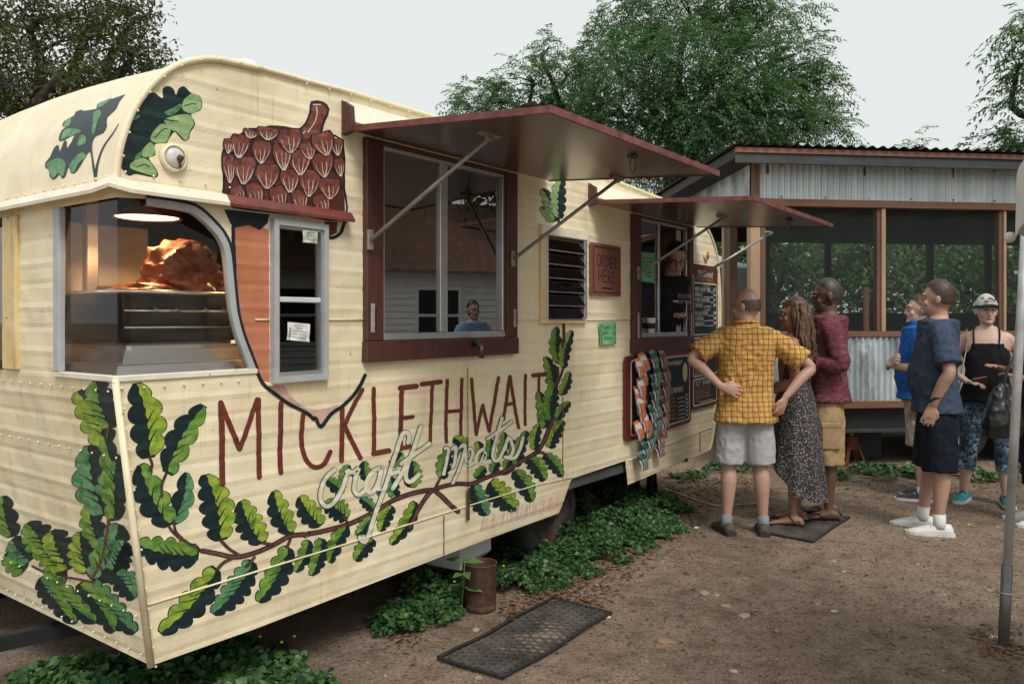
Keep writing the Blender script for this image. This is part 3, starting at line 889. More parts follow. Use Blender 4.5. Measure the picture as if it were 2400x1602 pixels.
# --- awnings: hinged plywood panels on struts
def awning(A, D, outs, inn, z0, zo, struts, hook_px):
    e = empty('awning', parent=TR)
    s0, s1 = A, D
    def pt(s, a, up=0.0):   # a metres out from the wall
        return Vector((s, -a, z0+(zo-z0)*a/outs+up))
    th = .018
    vs = [pt(s0,.03), pt(s1,.03), pt(s1,outs), pt(s0,outs)]
    up = Vector((0,0,th))
    MB().add(vs+[v+up for v in vs], [(0,3,2,1),(4,5,6,7),(0,1,5,4),(1,2,6,5),(2,3,7,6),(3,0,4,7)]).build('panel', M_AWN, e)
    mb = MB()
    ed = Vector((0,0,th*.5))
    mb.beam(vs[0]+ed+Vector((-.004,0,0)), vs[3]+ed+Vector((-.004,0,0)), .012, th+.008); mb.beam(vs[1]+ed+Vector((.004,0,0)), vs[2]+ed+Vector((.004,0,0)), .012, th+.008)
    mb.beam(vs[3]+ed+Vector((-.01,-.004,0)), vs[2]+ed+Vector((.01,-.004,0)), .012, th+.010)
    mb.build('edge_strip', pm('worn_maroon', (.17,.05,.042), .55, 0, .5, 14, .2), e)
    mb = MB(); tt = up+Vector((0,0,.002)); v2 = [v+tt for v in vs]
    mb.add(v2+[v+Vector((0,0,.003)) for v in v2], [(4,5,6,7)]); mb.build('top_paint', M_TRIMW, e)
    mb = MB(); mb.add([(s0-.03,-.002,z0+.13),(s0-.03,-.05,z0+.10),(s0-.03,-.06,z0-.01),(s0-.03,-.002,z0-.02),(s0,-.002,z0+.13),(s0,-.05,z0+.10),(s0,-.06,z0-.01),(s0,-.002,z0-.02)],
                      [(0,1,2,3),(7,6,5,4),(0,4,5,1),(1,5,6,2),(2,6,7,3),(3,7,4,0)]); mb.build('hinge_cheek', M_MAROON, e)
    mb = MB(); mb.add([(s0+.002,-.012,z0+.13),(s1,-.012,z0+.13),(s1,-.05,z0+.035),(s0+.002,-.05,z0+.035)], [(0,1,2,3),(3,2,1,0)][:1]); mb.build('rain_flap', M_TRIMW, e)
    nrm = Vector((1,0,0)).cross(Vector((0,-outs,zo-z0))).normalized()
    inv = Matrix.Rotation(-TROT, 4, 'Z')
    co = inv @ (Vector((0,0,EYE))-TP)
    def hit(u, v):
        d = inv @ ray(u, v); t = (Vector((0,0,z0))-co).dot(nrm)/d.dot(nrm); return co+d*t
    for (wu, wv, pu, pv) in struts:
        st = empty('strut', parent=e) if False else None
        a = wp(wu, wv, .04); q = hit(pu, pv)
        p0 = Vector((a[0], -.045, a[1])); q = q+Vector((0,0,-.02))
        mb = MB(); mb.tube([p0, q], .010, 10); o = mb.build('strut', pm('galvanised', (.36,.35,.32), .5, .6, .25, 12), e, True)
        mb = MB(); mb.bbox((p0.x-.016,-.046,p0.z-.045),(p0.x+.016,-.0305,p0.z+.045),.003); mb.build('bracket', pm('old_bracket', (.30,.27,.20), .6, .4, .3, 20), o)
        mb = MB(); mb.bbox((q.x-.06,q.y-.018,q.z+.006),(q.x+.06,q.y+.018,q.z+.022),.003); mb.bbox((q.x-.02,q.y-.012,q.z-.012),(q.x+.02,q.y+.012,q.z+.006),.003); mb.build('bracket', MATS['old_bracket'], o)
    q = hit(*hook_px)+Vector((0,0,-.012))
    mb = MB(); n = 14
    mb.tube([q+Vector((.026*math.sin(2*math.pi*i/n), 0, -.034-.034*math.cos(2*math.pi*i/n)*1.0)) for i in range(n+1)], .003, 6); mb.bbox((q.x-.02,q.y-.02,q.z-.004),(q.x+.02,q.y+.02,q.z+.010),.003)
    mb.build('hook_ring', M_DARKST, e, True)
awning(1.014, 2.551, 1.07, 0, 2.325, 2.243, [(868,562,1147,312), (1203,606,1446,414)], (1483,362))
awning(3.078, 4.686, 1.07, 0, 2.252, 2.180, [(1497,640,1692,506), (1624,656,1802,543)], (1851,512))

# --- wheel and jack legs
def wheel(name, c, r, w, parent, mrim):
    e = empty(name, parent=parent); n = 28
    def ring(rr, y): return [(c[0]+rr*math.cos(2*math.pi*i/n), c[1]+y, c[2]+rr*math.sin(2*math.pi*i/n)) for i in range(n)]
    MB().loft([ring(r*.62,0), ring(r*.72,-.012), ring(r*.92,-.008), ring(r,.03), ring(r,w-.03), ring(r*.9,w), ring(r*.6,w)], cap=False).build('tyre', M_RUBBER, e, True)
    MB().loft([ring(r*.63,.002), ring(r*.60,-.008), ring(r*.55,.012), ring(r*.40,.02), ring(r*.36,.005), ring(r*.2,0), ring(r*.16,-.02), ring(r*.02,-.022)], cap=True).build('rim', mrim, e, True)
    return e
wheel('wheel', (2.80,.12,.30), .30, .18, TR, pm('dark_rust', (.045,.026,.018), .8, .2, .5, 14, .3))
for y in (.3, 1.8):
    for x in (4.55,):
        mb = MB(); mb.beam((x,y,.42),(x+.07,y,.0),.012,.05,(0,1,0)); mb.beam((x,y,.42),(x-.07,y,.0),.012,.05,(0,1,0)); mb.beam((x-.05,y,.12),(x+.05,y,.12),.012,.03,(0,1,0)); mb.build('jack_leg', M_DARKST, TR)
# roof vent cap
mb = MB(); q = wp(594,140); n = 14
mb.loft([[(q[0]+.05+.07*k*math.cos(2*math.pi*i/n), .12+.07*k*math.sin(2*math.pi*i/n), 2.46+h) for i in range(n)] for k, h in ((.8,0),(.8,.03),(1,.035),(.9,.06),(.5,.085),(.1,.09))]); mb.build('roof_vent', M_WHITEP, TR, True)
# ------------------------------------------------------------------ hand-painted art on the trailer (thin paint films on the siding)
def paint_mat(name, a, b_, scale=22, rough=.42, stretch=(1,1,1)):
    m, nt, b, out = new_mat(name)
    f = noise_tex(nt, scale, 5, .65, coords(nt, 'Object', stretch), 1.2)
    c = ramp(nt, f, [(.32, a), (.68, b_)])
    nt.links.new(c, b.inputs['Base Color']); b.inputs['Roughness'].default_value = rough
    b.inputs['Specular IOR Level'].default_value = .35
    bump(nt, b, noise_tex(nt, 60, 3, .6, coords(nt, 'Object', (1,1,3))), .15, .003)
    sky_ = ramp(nt, noise_tex(nt, 45, 5, .75, coords(nt, 'Object')), [(.60, (0,0,0)), (.72, (.5,)*3)]); cc = mixc(nt, sky_, c, tuple(min(1, x*1.6+.06) for x in b_)); nt.links.new(cc, b.inputs['Base Color'])
    return m
M_LIME = paint_mat('leaf_lime', (.075,.21,.022), (.40,.48,.05), 13, .42, (1,1,1.6))
M_MID = paint_mat('leaf_green', (.025,.15,.022), (.24,.39,.06), 13, .42, (1,1,1.6))
M_TEAL = paint_mat('leaf_teal', (.012,.13,.045), (.16,.36,.16), 13, .42, (1,1,1.6))
M_PALE = paint_mat('leaf_pale', (.16,.33,.12), (.36,.48,.22))
M_LDARK = paint_mat('leaf_dark', (.005,.016,.020), (.010,.028,.030), 12)
M_LINE = paint_mat('outline_black', (.006,.012,.015), (.014,.026,.03), 30)
M_LETTER = paint_mat('letter_maroon', (.115,.024,.017), (.17,.040,.028), 14)
M_SCRIPT = paint_mat('script_cream', (.66,.60,.42), (.76,.71,.54), 14)
M_SCRIPTO = paint_mat('script_teal', (.01,.06,.07), (.02,.16,.17), 20)
M_BARK = paint_mat('branch_brown', (.06,.018,.013), (.20,.075,.06), 40)
M_ORANGE = paint_mat('acorn_orange', (.42,.15,.075), (.54,.225,.12), 5)
M_PINK = paint_mat('acorn_pink', (.52,.30,.24), (.62,.42,.34), 10)
M_CAPR = paint_mat('acorn_cap_red', (.05,.014,.012), (.15,.040,.030), 16)
M_SCALE = paint_mat('acorn_scale', (.085,.022,.016), (.27,.09,.062), 34)
M_SCALEL = paint_mat('scale_highlight', (.52,.42,.34), (.68,.60,.50), 30)
M_FADED = paint_mat('faded_pink_paint', (.60,.40,.36), (.72,.55,.40), 25)

TA = lambda x, y: (280+x*.42105, 860+y*.42105)
TB = lambda x, y: (480+x*.22958, 840+y*.22958)
TC = lambda x, y: (700+x*.29336, 860+y*.29336)
TE = lambda x, y: (1160+x*.30598, 760+y*.30598)
TDc = lambda x, y: (480+x*.26786, 200+y*.26786)
TG = lambda x, y: (x*.25543, 100+y*.25543)
TH = lambda x, y: (1200+x*.2551, 400+y*.2551)
TJ = lambda x, y: (x*.47319, 860+y*.47319)
SIDE = (wp, side_sheet); FRONT = (fpx, front_sheet)

def clean(pts):
    out = []
    for p in pts:
        if not out or math.hypot(p[0]-out[-1][0], p[1]-out[-1][1]) > .25: out.append(p)
    if len(out) > 2 and math.hypot(out[0][0]-out[-1][0], out[0][1]-out[-1][1]) < .25: out.pop()
    return out
def film(name, polys, off, m, parent=TR, surf=SIDE):
    """paint film: photo-space outlines carried onto the wall"""
    mp, sheet = surf; mb = MB(); off *= .32
    for k, p in enumerate(polys):
        p = clean(p)
        if len(p) < 3: continue
        sheet(mb, [[mp(u, v) for u, v in p]], off+.00005*k)
    if not mb.v: return None
    return mb.build(name, m, parent)
def films(name, polys, *a):
    for p in polys: film(name, [p], *a)
def stroke(pts, w, smooth=0, cap=True, taper=None):
    if smooth: pts = catmull(pts, smooth)
    n = len(pts); L = []; Rr = []
    for i, p in enumerate(pts):
        a = pts[max(i-1, 0)]; b = pts[min(i+1, n-1)]
        tx, ty = b[0]-a[0], b[1]-a[1]; l = math.hypot(tx, ty) or 1
        nx, ny = -ty/l, tx/l; ww = (w if taper is None else w*taper(i/(n-1)))/2
        if 0 < i < n-1:
            d1 = math.atan2(p[1]-a[1], p[0]-a[0]); d2 = math.atan2(b[1]-p[1], b[0]-p[0])
            c = math.cos((d2-d1)/2); ww = ww/max(.6, abs(c))
        L.append((p[0]+nx*ww, p[1]+ny*ww)); Rr.append((p[0]-nx*ww, p[1]-ny*ww))
    if cap:
        a, b = pts[-2], pts[-1]; th = math.atan2(b[1]-a[1], b[0]-a[0]); r = math.hypot(L[-1][0]-b[0], L[-1][1]-b[1])
        tip = [(b[0]+r*math.cos(th+q)*.8, b[1]+r*math.sin(th+q)*.8) for q in (.7, 0, -.7)]
        a, b = pts[1], pts[0]; th = math.atan2(b[1]-a[1], b[0]-a[0]); r = math.hypot(L[0][0]-b[0], L[0][1]-b[1])
        tl = [(b[0]+r*math.cos(th+q)*.8, b[1]+r*math.sin(th+q)*.8) for q in (.7, 0, -.7)]
        return L + tip + Rr[::-1] + tl
    return L + Rr[::-1]

def oak_leaf(base, tip, w, light, nl=4, bend=.06, seed=0):
    """returns dark outline, light half, veins; light is +1 for the side to the right of base->tip"""
    r = random.Random(seed)
    bx, by = base; dx, dy = tip[0]-bx, tip[1]-by; L = math.hypot(dx, dy); ux, uy = dx/L, dy/L; nx, ny = -uy, ux
    def P(t, o): 
        c = bend*L*math.sin(math.pi*t); return (bx+ux*L*t+nx*(o+c), by+uy*L*t+ny*(o+c))
    N = 60; ph = r.uniform(-.12, .12)
    def hw(t, sgn):
        env = max(0, math.sin(math.pi*min(1, (t*.94+.03))**.85))**.5
        lob = .56+.44*abs(math.sin(math.pi*(nl*(t+ph*.4*sgn)*.97+.06)))**.5
        return w/2*env*lob
    d = [P(i/N, hw(i/N, 1)) for i in range(N+1)] + [P(i/N, -hw(i/N, -1)) for i in range(N, -1, -1)]
    s = light
    li = [P(i/N, s*max(.5, hw(i/N, s)-w*.03)) for i in range(2, N)] + [P(i/N, s*w*.02*math.sin(i*.7)) for i in range(N-1, 1, -1)]
    vn = []
    for k in range(nl-1):
        t0 = .18+.62*k/nl+r.uniform(-.03, .03)
        a = P(t0, 0); b = P(min(.95, t0+.16), s*hw(t0+.1, s)*.62)
        vn.append(stroke([a, ((a[0]+b[0])/2+ux*2, (a[1]+b[1])/2+uy*2), b], w*.045, 3, False, lambda q: 1.1-q))
    return d, li, vn
leaf_n = [0]
def leaf(T, base, tip, w, light, m, nl=4, surf=SIDE, bend=.06, off=.002):
    b, t = T(*base), T(*tip); sc_ = math.hypot(T(1,0)[0]-T(0,0)[0], 0); leaf_n[0] += 1
    w *= rng.uniform(1.02,1.16)*(1.30 if surf is FRONT else 1); nl = nl+rng.choice((0,0,1))
    d, li, vn = oak_leaf(b, t, w*sc_, light, nl, bend*rng.choice((-1, 1)), leaf_n[0])
    j = .0006*(leaf_n[0] % 5)
    o = film('painted_leaf', [d], off+j, M_LDARK, TR, surf)
    film('leaf_light', [li], off+.0033+j, m, o, surf)
    tag(film('leaf_vein', vn, off+.0043+j, M_LINE, o, surf), kind='stuff')

LM, MD, TL_, PL = M_LIME, M_MID, M_TEAL, M_PALE
for a in [(TA,(165,505),(92,88),205,1,LM,4), (TA,(262,590),(470,212),150,1,MD,4), (TA,(280,880),(112,540),185,1,MD,4), (TA,(300,870),(372,585),125,1,TL_,3),
          (TA,(562,965),(478,595),200,1,LM,5), (TA,(442,1045),(92,985),190,1,MD,4), (TA,(792,980),(675,742),150,1,LM,4), (TA,(952,925),(858,688),130,1,LM,4),
          (TA,(1122,880),(1000,718),120,1,LM,4), (TA,(542,1120),(225,1480),165,1,LM,5), (TA,(742,1080),(518,1372),145,1,TL_,5), (TA,(942,1000),(770,1305),145,1,MD,4),
          (TA,(1050,960),(980,1140),85,1,MD,3), (TA,(1122,950),(1068,1160),95,1,MD,4),
          (TC,(395,1205),(195,1080),175,1,MD,4), (TC,(352,1010),(225,895),115,1,MD,3), (TC,(350,910),(400,778),95,-1,MD,3), (TC,(545,905),(522,748),100,1,MD,3),
          (TC,(735,790),(830,685),100,1,MD,3), (TC,(890,960),(915,748),140,1,MD,4), (TC,(775,1045),(735,878),115,-1,TL_,3), (TC,(595,1135),(490,1045),100,1,TL_,3),
          (TC,(385,1265),(245,1560),140,1,MD,4), (TC,(580,1190),(455,1340),110,1,MD,4), (TC,(598,1372),(450,1545),130,1,MD,3), (TC,(745,1105),(650,1315),125,1,LM,4),
          (TC,(935,1075),(735,1415),125,1,LM,5), (TC,(1340,650),(1235,560),110,1,LM,4), (TC,(1140,890),(1210,640),120,-1,MD,4), (TC,(1455,745),(1425,590),95,-1,LM,3),
          (TC,(1500,755),(1530,570),90,-1,MD,3), (TC,(1605,730),(1640,518),95,-1,MD,3), (TC,(1690,730),(1715,578),80,-1,MD,3), (TC,(1735,795),(1822,508),115,-1,MD,5),
          (TC,(1690,738),(1645,815),85,1,MD,3), (TC,(1485,795),(1405,885),85,1,MD,3), (TC,(1590,755),(1540,850),95,1,TL_,3), (TC,(1398,940),(1505,1185),150,-1,TL_,5),
          (TC,(1525,915),(1745,1135),190,-1,LM,5), (TC,(1728,825),(1865,1075),140,-1,MD,4), (TC,(1835,715),(1965,905),150,-1,MD,5), (TC,(1965,695),(2105,872),125,-1,MD,4),
          (TE,(300,960),(338,752),95,-1,LM,4), (TE,(378,795),(330,512),110,-1,MD,4), (TE,(425,742),(458,445),120,-1,MD,5), (TE,(445,520),(388,245),110,-1,MD,4),
          (TE,(488,302),(470,18),100,-1,MD,4), (TE,(520,332),(588,45),95,-1,LM,5), (TE,(500,542),(568,360),85,-1,LM,4), (TE,(465,738),(575,592),90,-1,MD,4), (TE,(412,945),(522,735),125,-1,LM,4),
          (TH,(430,440),(455,60),150,-1,PL,5), (TH,(390,470),(275,165),140,-1,PL,4), (TH,(360,468),(260,330),90,-1,PL,3)]:
    leaf(*a)
for a in [((545,305),(480,62),135,-1,MD,4), ((525,385),(385,118),140,-1,LM,4), ((520,735),(440,385),150,-1,TL_,4), ((565,760),(520,350),110,-1,MD,4), ((502,885),(438,668),90,-1,MD,4),
          ((480,1060),(590,775),150,-1,TL_,4), ((435,1020),(398,812),115,-1,LM,4), ((345,1000),(255,808),150,-1,LM,4), ((230,930),(135,770),125,-1,MD,4), ((60,840),(18,636),90,-1,MD,3),
          ((450,1062),(675,1312),105,-1,TL_,5), ((572,1015),(668,1145),100,-1,TL_,3), ((388,1072),(568,1308),100,-1,MD,4), ((255,1050),(478,1262),95,-1,MD,5), ((248,1078),(375,1268),75,-1,MD,4), ((500,640),(580,470),95,-1,TL_,4), ((300,1010),(185,870),110,-1,MD,4), ((150,960),(60,850),110,-1,TL_,4), ((330,1050),(215,1010),90,-1,MD,3), ((120,1010),(20,930),100,-1,MD,3), ((560,1010),(625,860),110,-1,TL_,4), ((200,1040),(330,1200),90,-1,TL_,4), ((470,1000),(560,900),90,-1,MD,3)]:
    leaf(TJ, *a, surf=FRONT)
for q, w in (([(160,985),(260,1030),(370,1045),(470,1065)],12), ([(545,690),(535,800),(515,920),(470,1030)],16), ([(540,300),(530,345)],12), ([(430,1010),(455,1050)],10)): film('painted_stem', [stroke([TJ(*p) for p in q], w*.47, 4)], .0065, M_BARK, TR, FRONT)

# --- branches
br = [([TA(*p) for p in ((455,1020),(540,1035),(640,1055),(740,1035),(850,990),(950,938),(1050,928))] + [TC(*p) for p in ((60,1330),(180,1310),(400,1250),(590,1160),(750,1065),(900,1008),(1060,980),(1130,1020),(1210,1100),(1275,1155))], 9),
      ([TC(*p) for p in ((885,1280),(950,1140),(1040,1010),(1120,960),(1260,930),(1380,930),(1500,880),(1640,830),(1760,760),(1880,690))] + [TE(*p) for p in ((340,950),(385,870),(418,780),(455,715))], 8),
      ([TA(*p) for p in ((540,1125),(580,1085),(640,1055))], 5), ([TA(*p) for p in ((560,960),(610,1010),(665,1045))], 5), ([TA(*p) for p in ((165,500),(180,540),(170,580))], 4),
      ([TA(*p) for p in ((258,592),(235,650),(232,720))], 4), ([TA(*p) for p in ((270,880),(320,940),(440,1010))], 4), ([TA(*p) for p in ((300,850),(310,910),(345,950))], 4),
      ([TA(*p) for p in ((790,975),(850,985))], 4), ([TA(*p) for p in ((750,1055),(700,1110))], 4), ([TA(*p) for p in ((950,955),(930,1000))], 4),
      ([TC(*p) for p in ((1080,980),(1120,900),(1140,870))], 4), ([TC(*p) for p in ((1880,690),(1940,680),(1980,710))], 4), ([TC(*p) for p in ((350,1190),(380,1225),(385,1260))], 3),
      ([TC(*p) for p in ((1720,810),(1660,850),(1600,850))], 3), ([TE(*p) for p in ((478,330),(478,420),(455,480))], 4), ([TE(*p) for p in ((520,335),(500,400),(485,440))], 3), ([TE(*p) for p in ((525,-10),(525,90),(515,170))], 4),
      ([TE(*p) for p in ((320,970),(370,985),(390,1010))], 4), ([TH(*p) for p in ((430,400),(425,470))], 3)]
for i, (p, w) in enumerate(br):
    o = film('painted_branch', [stroke(p, w+2.5, 5)], .0068+.0002*i, M_LINE)
    film('branch_bark', [stroke(p, w*.72, 5)], .0078+.0002*i, M_BARK, o)

# --- big lettering
W = lambda T, pts, w: stroke([T(*p) for p in pts], w*(T(1,0)[0]-T(0,0)[0]), 0)
def wob(p, k):
    r = random.Random(k); q = [p[0]]
    for a, b in zip(p, p[1:]):
        n = max(1, int(math.hypot(b[0]-a[0], b[1]-a[1])/150))
        for i in range(1, n+1):
            t = i/n; j = 5 if i < n else 0
            q.append((a[0]+(b[0]-a[0])*t+r.uniform(-j, j), a[1]+(b[1]-a[1])*t+r.uniform(-j, j)))
    return q
letters = [(TB, [([(160,445),(172,850),(175,1285)],60), ([(160,450),(258,690),(352,925)],54), ([(352,925),(445,670),(532,412)],50), ([(545,412),(548,800),(550,1212)],52)]),
 (TB, [([(776,445),(768,800),(770,1165)],52)]), (TB, [(catmull([(1002,565),(982,790),(1010,980),(1075,1085),(1150,1105),(1220,1062),(1280,945)],4),48)]),
 (TB, [([(1400,505),(1390,1045)],50), ([(1608,312),(1420,680)],44), ([(1420,680),(1585,1015)],48)]), (TB, [([(1722,300),(1725,640),(1722,975)],44), ([(1712,968),(1880,935)],52)]),
 (TC, [([(822,165),(815,400),(812,655)],38), ([(805,166),(942,150)],42), ([(812,410),(912,395)],32), ([(800,648),(905,630)],34)]),
 (TC, [([(978,136),(1136,116)],38), ([(1066,142),(1055,400),(1048,612)],28)]), (TC, [([(1186,102),(1175,350),(1176,598)],28), ([(1302,92),(1296,350),(1292,588)],26), ([(1185,355),(1300,345)],28)]),
 (TC, [([(1380,92),(1398,330),(1416,540)],26), ([(1416,540),(1468,300)],25), ([(1468,300),(1520,515)],25), ([(1520,515),(1596,80)],26)]),
 (TC, [([(1685,70),(1635,420)],26), ([(1687,70),(1755,485)],26), ([(1648,300),(1722,287)],26)]), (TC, [([(1811,60),(1806,260),(1808,462)],24)]),
 (TC, [([(1868,66),(1972,56)],36), ([(1920,70),(1917,448)],22)])]
for k, (T, ss) in enumerate(letters):
    film('painted_letter', [W(T, wob(p, k*9+i) if len(p) < 9 else p, w) for i, (p, w) in enumerate(ss)], .0066, M_LETTER)
# --- script lettering
script = [[(285,815),(215,880),(172,985),(172,1065),(210,1108),(268,1085),(335,985),(375,880),(395,820)],
 [(375,832),(430,838),(470,812),(445,905),(440,985),(475,1018),(530,975)], [(652,805),(602,822),(548,890),(532,960),(562,1003),(610,962),(645,870),(660,800)], [(655,820),(632,930),(645,1005),(690,950)],
 [(868,605),(878,560),(860,522),(820,545),(765,700),(690,940),(600,1190),(540,1370),(505,1388),(480,1352)], [(715,855),(795,832)],
 [(975,468),(915,640),(855,820),(855,895),(890,912),(958,852)], [(812,772),(925,690),(1040,608)], [(742,970),(812,860),(880,730)],
 [(1160,648),(1192,655),(1172,770),(1150,855)], [(1175,770),(1225,650),(1252,648),(1240,760),(1222,800)], [(1238,740),(1300,625),(1325,650),(1280,800),(1225,925)],
 [(1300,812),(1360,752),(1388,680),(1360,650),(1332,715),(1345,785),(1400,755)], [(1475,650),(1425,690),(1410,765),(1445,765),(1488,680),(1478,755),(1520,745)],
 [(1620,402),(1575,560),(1545,690),(1560,745),(1600,725),(1640,640)], [(1500,572),(1600,505),(1700,432)], [(1640,660),(1672,562),(1708,640),(1690,705),(1645,722)], [(1640,715),(1715,725),(1765,645),(1788,560)]]
for k, p in enumerate(script):
    q = [TC(*a) for a in p]; w = 9.5 if k < 9 else 7.0
    o = film('painted_script', [stroke(q, w+3.6, 5)], .0094+.00022*k, M_SCRIPTO)
    film('script_fill', [stroke(q, w, 5)], .0140+.00022*k, M_SCRIPT, o)
# --- worn pink scribble on the skirt
r = random.Random(5); polys = []
for k in range(46):
    x = 1445+k*14.4; yb = 1315-(x-1445)*.30; h = r.uniform(60, 125)
    polys.append(stroke([TC(x+r.uniform(-4,4), yb-r.uniform(0,14)), TC(x+14+r.uniform(-8,8), yb-h)], r.uniform(1.2,2.6)))
tag(film('faded_scribble', polys, .0062, M_FADED), kind='stuff')

# --- upper leaves at the front shoulder
def blob(T, pts, n=4): return catmull([T(*p) for p in pts]+[T(*pts[0])], n)
o = film('painted_leaf', [blob(TG, [(1112,1150),(1130,1000),(1150,870),(1200,720),(1280,600),(1385,450),(1490,512),(1492,425),(1540,398),(1590,425),(1615,480),(1640,420),(1690,402),(1752,462),(1830,488),(1858,560),(1830,625),(1752,657),(1788,740),(1742,830),(1735,880),(1690,902),(1640,860),(1600,818),(1550,880),(1530,920),(1420,932),(1425,1030),(1362,1060),(1445,1185),(1422,1238),(1250,1205),(1180,1222)], 3)], .002, M_LDARK)
films('leaf_light', [blob(TG, p, 4) for p in ([(1690,520),(1760,468),(1835,500),(1848,570),(1820,622),(1740,650),(1665,600)], [(1540,690),(1640,662),(1740,665),(1775,740),(1735,820),(1722,880),(1690,892),(1620,820),(1570,800),(1500,720)],
     [(1400,820),(1480,745),(1560,790),(1545,870),(1520,912),(1425,920),(1380,880)], [(1300,990),(1370,915),(1412,950),(1412,1025),(1350,1050),(1300,1040)], [(1190,1110),(1270,1060),(1350,1075),(1430,1180),(1415,1225),(1260,1180),(1195,1150)])], .0045, M_PALE, o)
films('leaf_light', [blob(TG, p, 3) for p in ([(1215,690),(1260,660),(1280,680),(1230,710)], [(1500,640),(1580,600),(1660,560),(1640,620),(1560,670)], [(1240,1040),(1290,1000),(1280,1060),(1230,1080)])], .0050, M_TEAL, o)
films('leaf_vein', [stroke([TG(*p) for p in q], 2.2, 4) for q in ([(1480,700),(1560,715),(1630,722)], [(1420,870),(1490,800),(1530,790)], [(1690,580),(1760,560),(1800,565)], [(1250,1140),(1320,1120),(1370,1140)])], .0056, M_LINE, o)
o = film('painted_leaf', [blob(TG, [(870,1270),(850,1150),(830,1000),(780,1060),(740,1130),(690,1195),(650,1195),(632,1140),(600,1230),(570,1245),(545,1210),(520,1240),(485,1258),(455,1220),(455,1170),(420,1150),(418,1100),(460,1050),(500,960),(540,942),(550,1000),(590,900),(615,910),(620,970),(690,840),(620,880),(560,905),(540,880),(570,800),(620,770),(575,770),(590,720),(680,670),(700,620),(745,592),(760,625),(860,612),(890,600),(890,570),(930,500),(1060,430),(1195,405),(1180,440),(1100,540),(1090,560),(1060,620),(985,690),(985,760),(950,830),(880,860),(850,920),(850,1010),(875,1160),(885,1260)], 2)], .002, M_LDARK, TR, FRONT)
films('leaf_light', [blob(TG, p, 3) for p in ([(430,1110),(520,1060),(600,1090),(600,1190),(570,1235),(540,1195),(490,1245),(465,1210),(440,1150)], [(640,1120),(700,1040),(770,1010),(790,1050),(720,1110),(690,1185),(650,1185)], [(560,890),(600,800),(700,790),(750,820),(680,850),(620,870)],
     [(710,940),(740,850),(790,860),(790,920),(740,945)], [(860,650),(900,615),(935,640),(900,720),(870,840),(845,820),(855,740)], [(890,590),(940,500),(1040,470),(1010,530),(930,590)], [(580,770),(610,710),(655,690),(650,740),(620,770)])], .0045, M_TEAL, o, FRONT)
film('painted_stem', [stroke([TG(*p) for p in ((880,1225),(900,1100),(950,960),(1040,830),(1090,745))], 5, 4, True, lambda t: 1.3-t)], .003, M_LDARK, TR, FRONT)

# --- the acorn
film('acorn_body', [[F5(*p) for p in ((212,95),(330,84),(440,110),(470,120),(476,1242),(415,1225),(330,1060),(270,900),(240,780),(225,600),(215,400))]], .0016, M_ORANGE)
film('acorn_tip', [blob(TB, [(650,275),(800,265),(850,350),(950,450),(1050,505),(1150,522),(1290,490),(1380,465),(1270,580),(1190,670),(1100,580),(970,525),(850,440),(730,355)], 2)], .0022, M_PINK)
film('acorn_outline', [stroke([F5(*p) for p in ((205,95),(215,400),(226,640),(250,860),(310,1020),(370,1140),(430,1255),(520,1330),(620,1400),(740,1460),(800,1510))] + [TB(*p) for p in ((1130,610),(1180,692),(1290,560),(1420,470),(1540,340),(1635,165))], 8.5, 4)], .0082, M_LINE)
cap_out = [(150,690),(165,850),(158,930),(166,980),(250,1065),(560,1105),(900,1140),(1228,1178),(1218,900),(1206,478),(1062,445),(1022,400),(1050,300),(1082,210),(1030,150),(932,148),(918,240),(880,335),(820,385),(700,366),(560,360),(480,386),(390,380),(300,436),(205,485),(168,560),(150,620)]
o = film('acorn_cap', [[TDc(*p) for p in cap_out]], .0026, M_CAPR)
film('cap_outline', [stroke([TDc(*p) for p in cap_out+cap_out[:1]], 4.5, 2, False)], .0034, M_LINE, o)
film('cap_stem', [[TDc(*p) for p in ((940,175),(1025,175),(1062,215),(1030,310),(1000,400),(1010,440),(900,470),(780,440),(850,390),(900,320),(930,240))]], .0042, M_SCALE, o)
films('stem_light', [stroke([TDc(*p) for p in q], w, 4) for q, w in (([(975,190),(975,270),(950,340),(900,410)],2.6), ([(880,400),(840,430),(780,445)],2.2), ([(945,170),(1010,170)],3))], .0066, M_SCALEL, o)
scales = [((310,448),(290,640),130),((495,500),(485,692),130),((670,500),(685,752),130),((730,400),(745,600),165),((1010,430),(1060,622),150),((880,508),(920,650),110),((830,578),(830,792),145),
 ((1020,608),(1045,812),145),((350,640),(330,872),150),((200,628),(215,862),85),((540,708),(540,910),170),((740,748),(740,942),132),((920,758),(905,980),142),((1090,828),(1090,1000),150),
 ((1145,480),(1155,620),85),((1160,650),(1190,802),75),((550,378),(535,482),150),((400,398),(375,462),100),((210,478),(200,600),75),((420,865),(470,1065),115),((630,895),(670,1085),120),((820,925),(850,1098),112),((1000,965),(1060,1128),112),((260,900),(330,1040),100)]
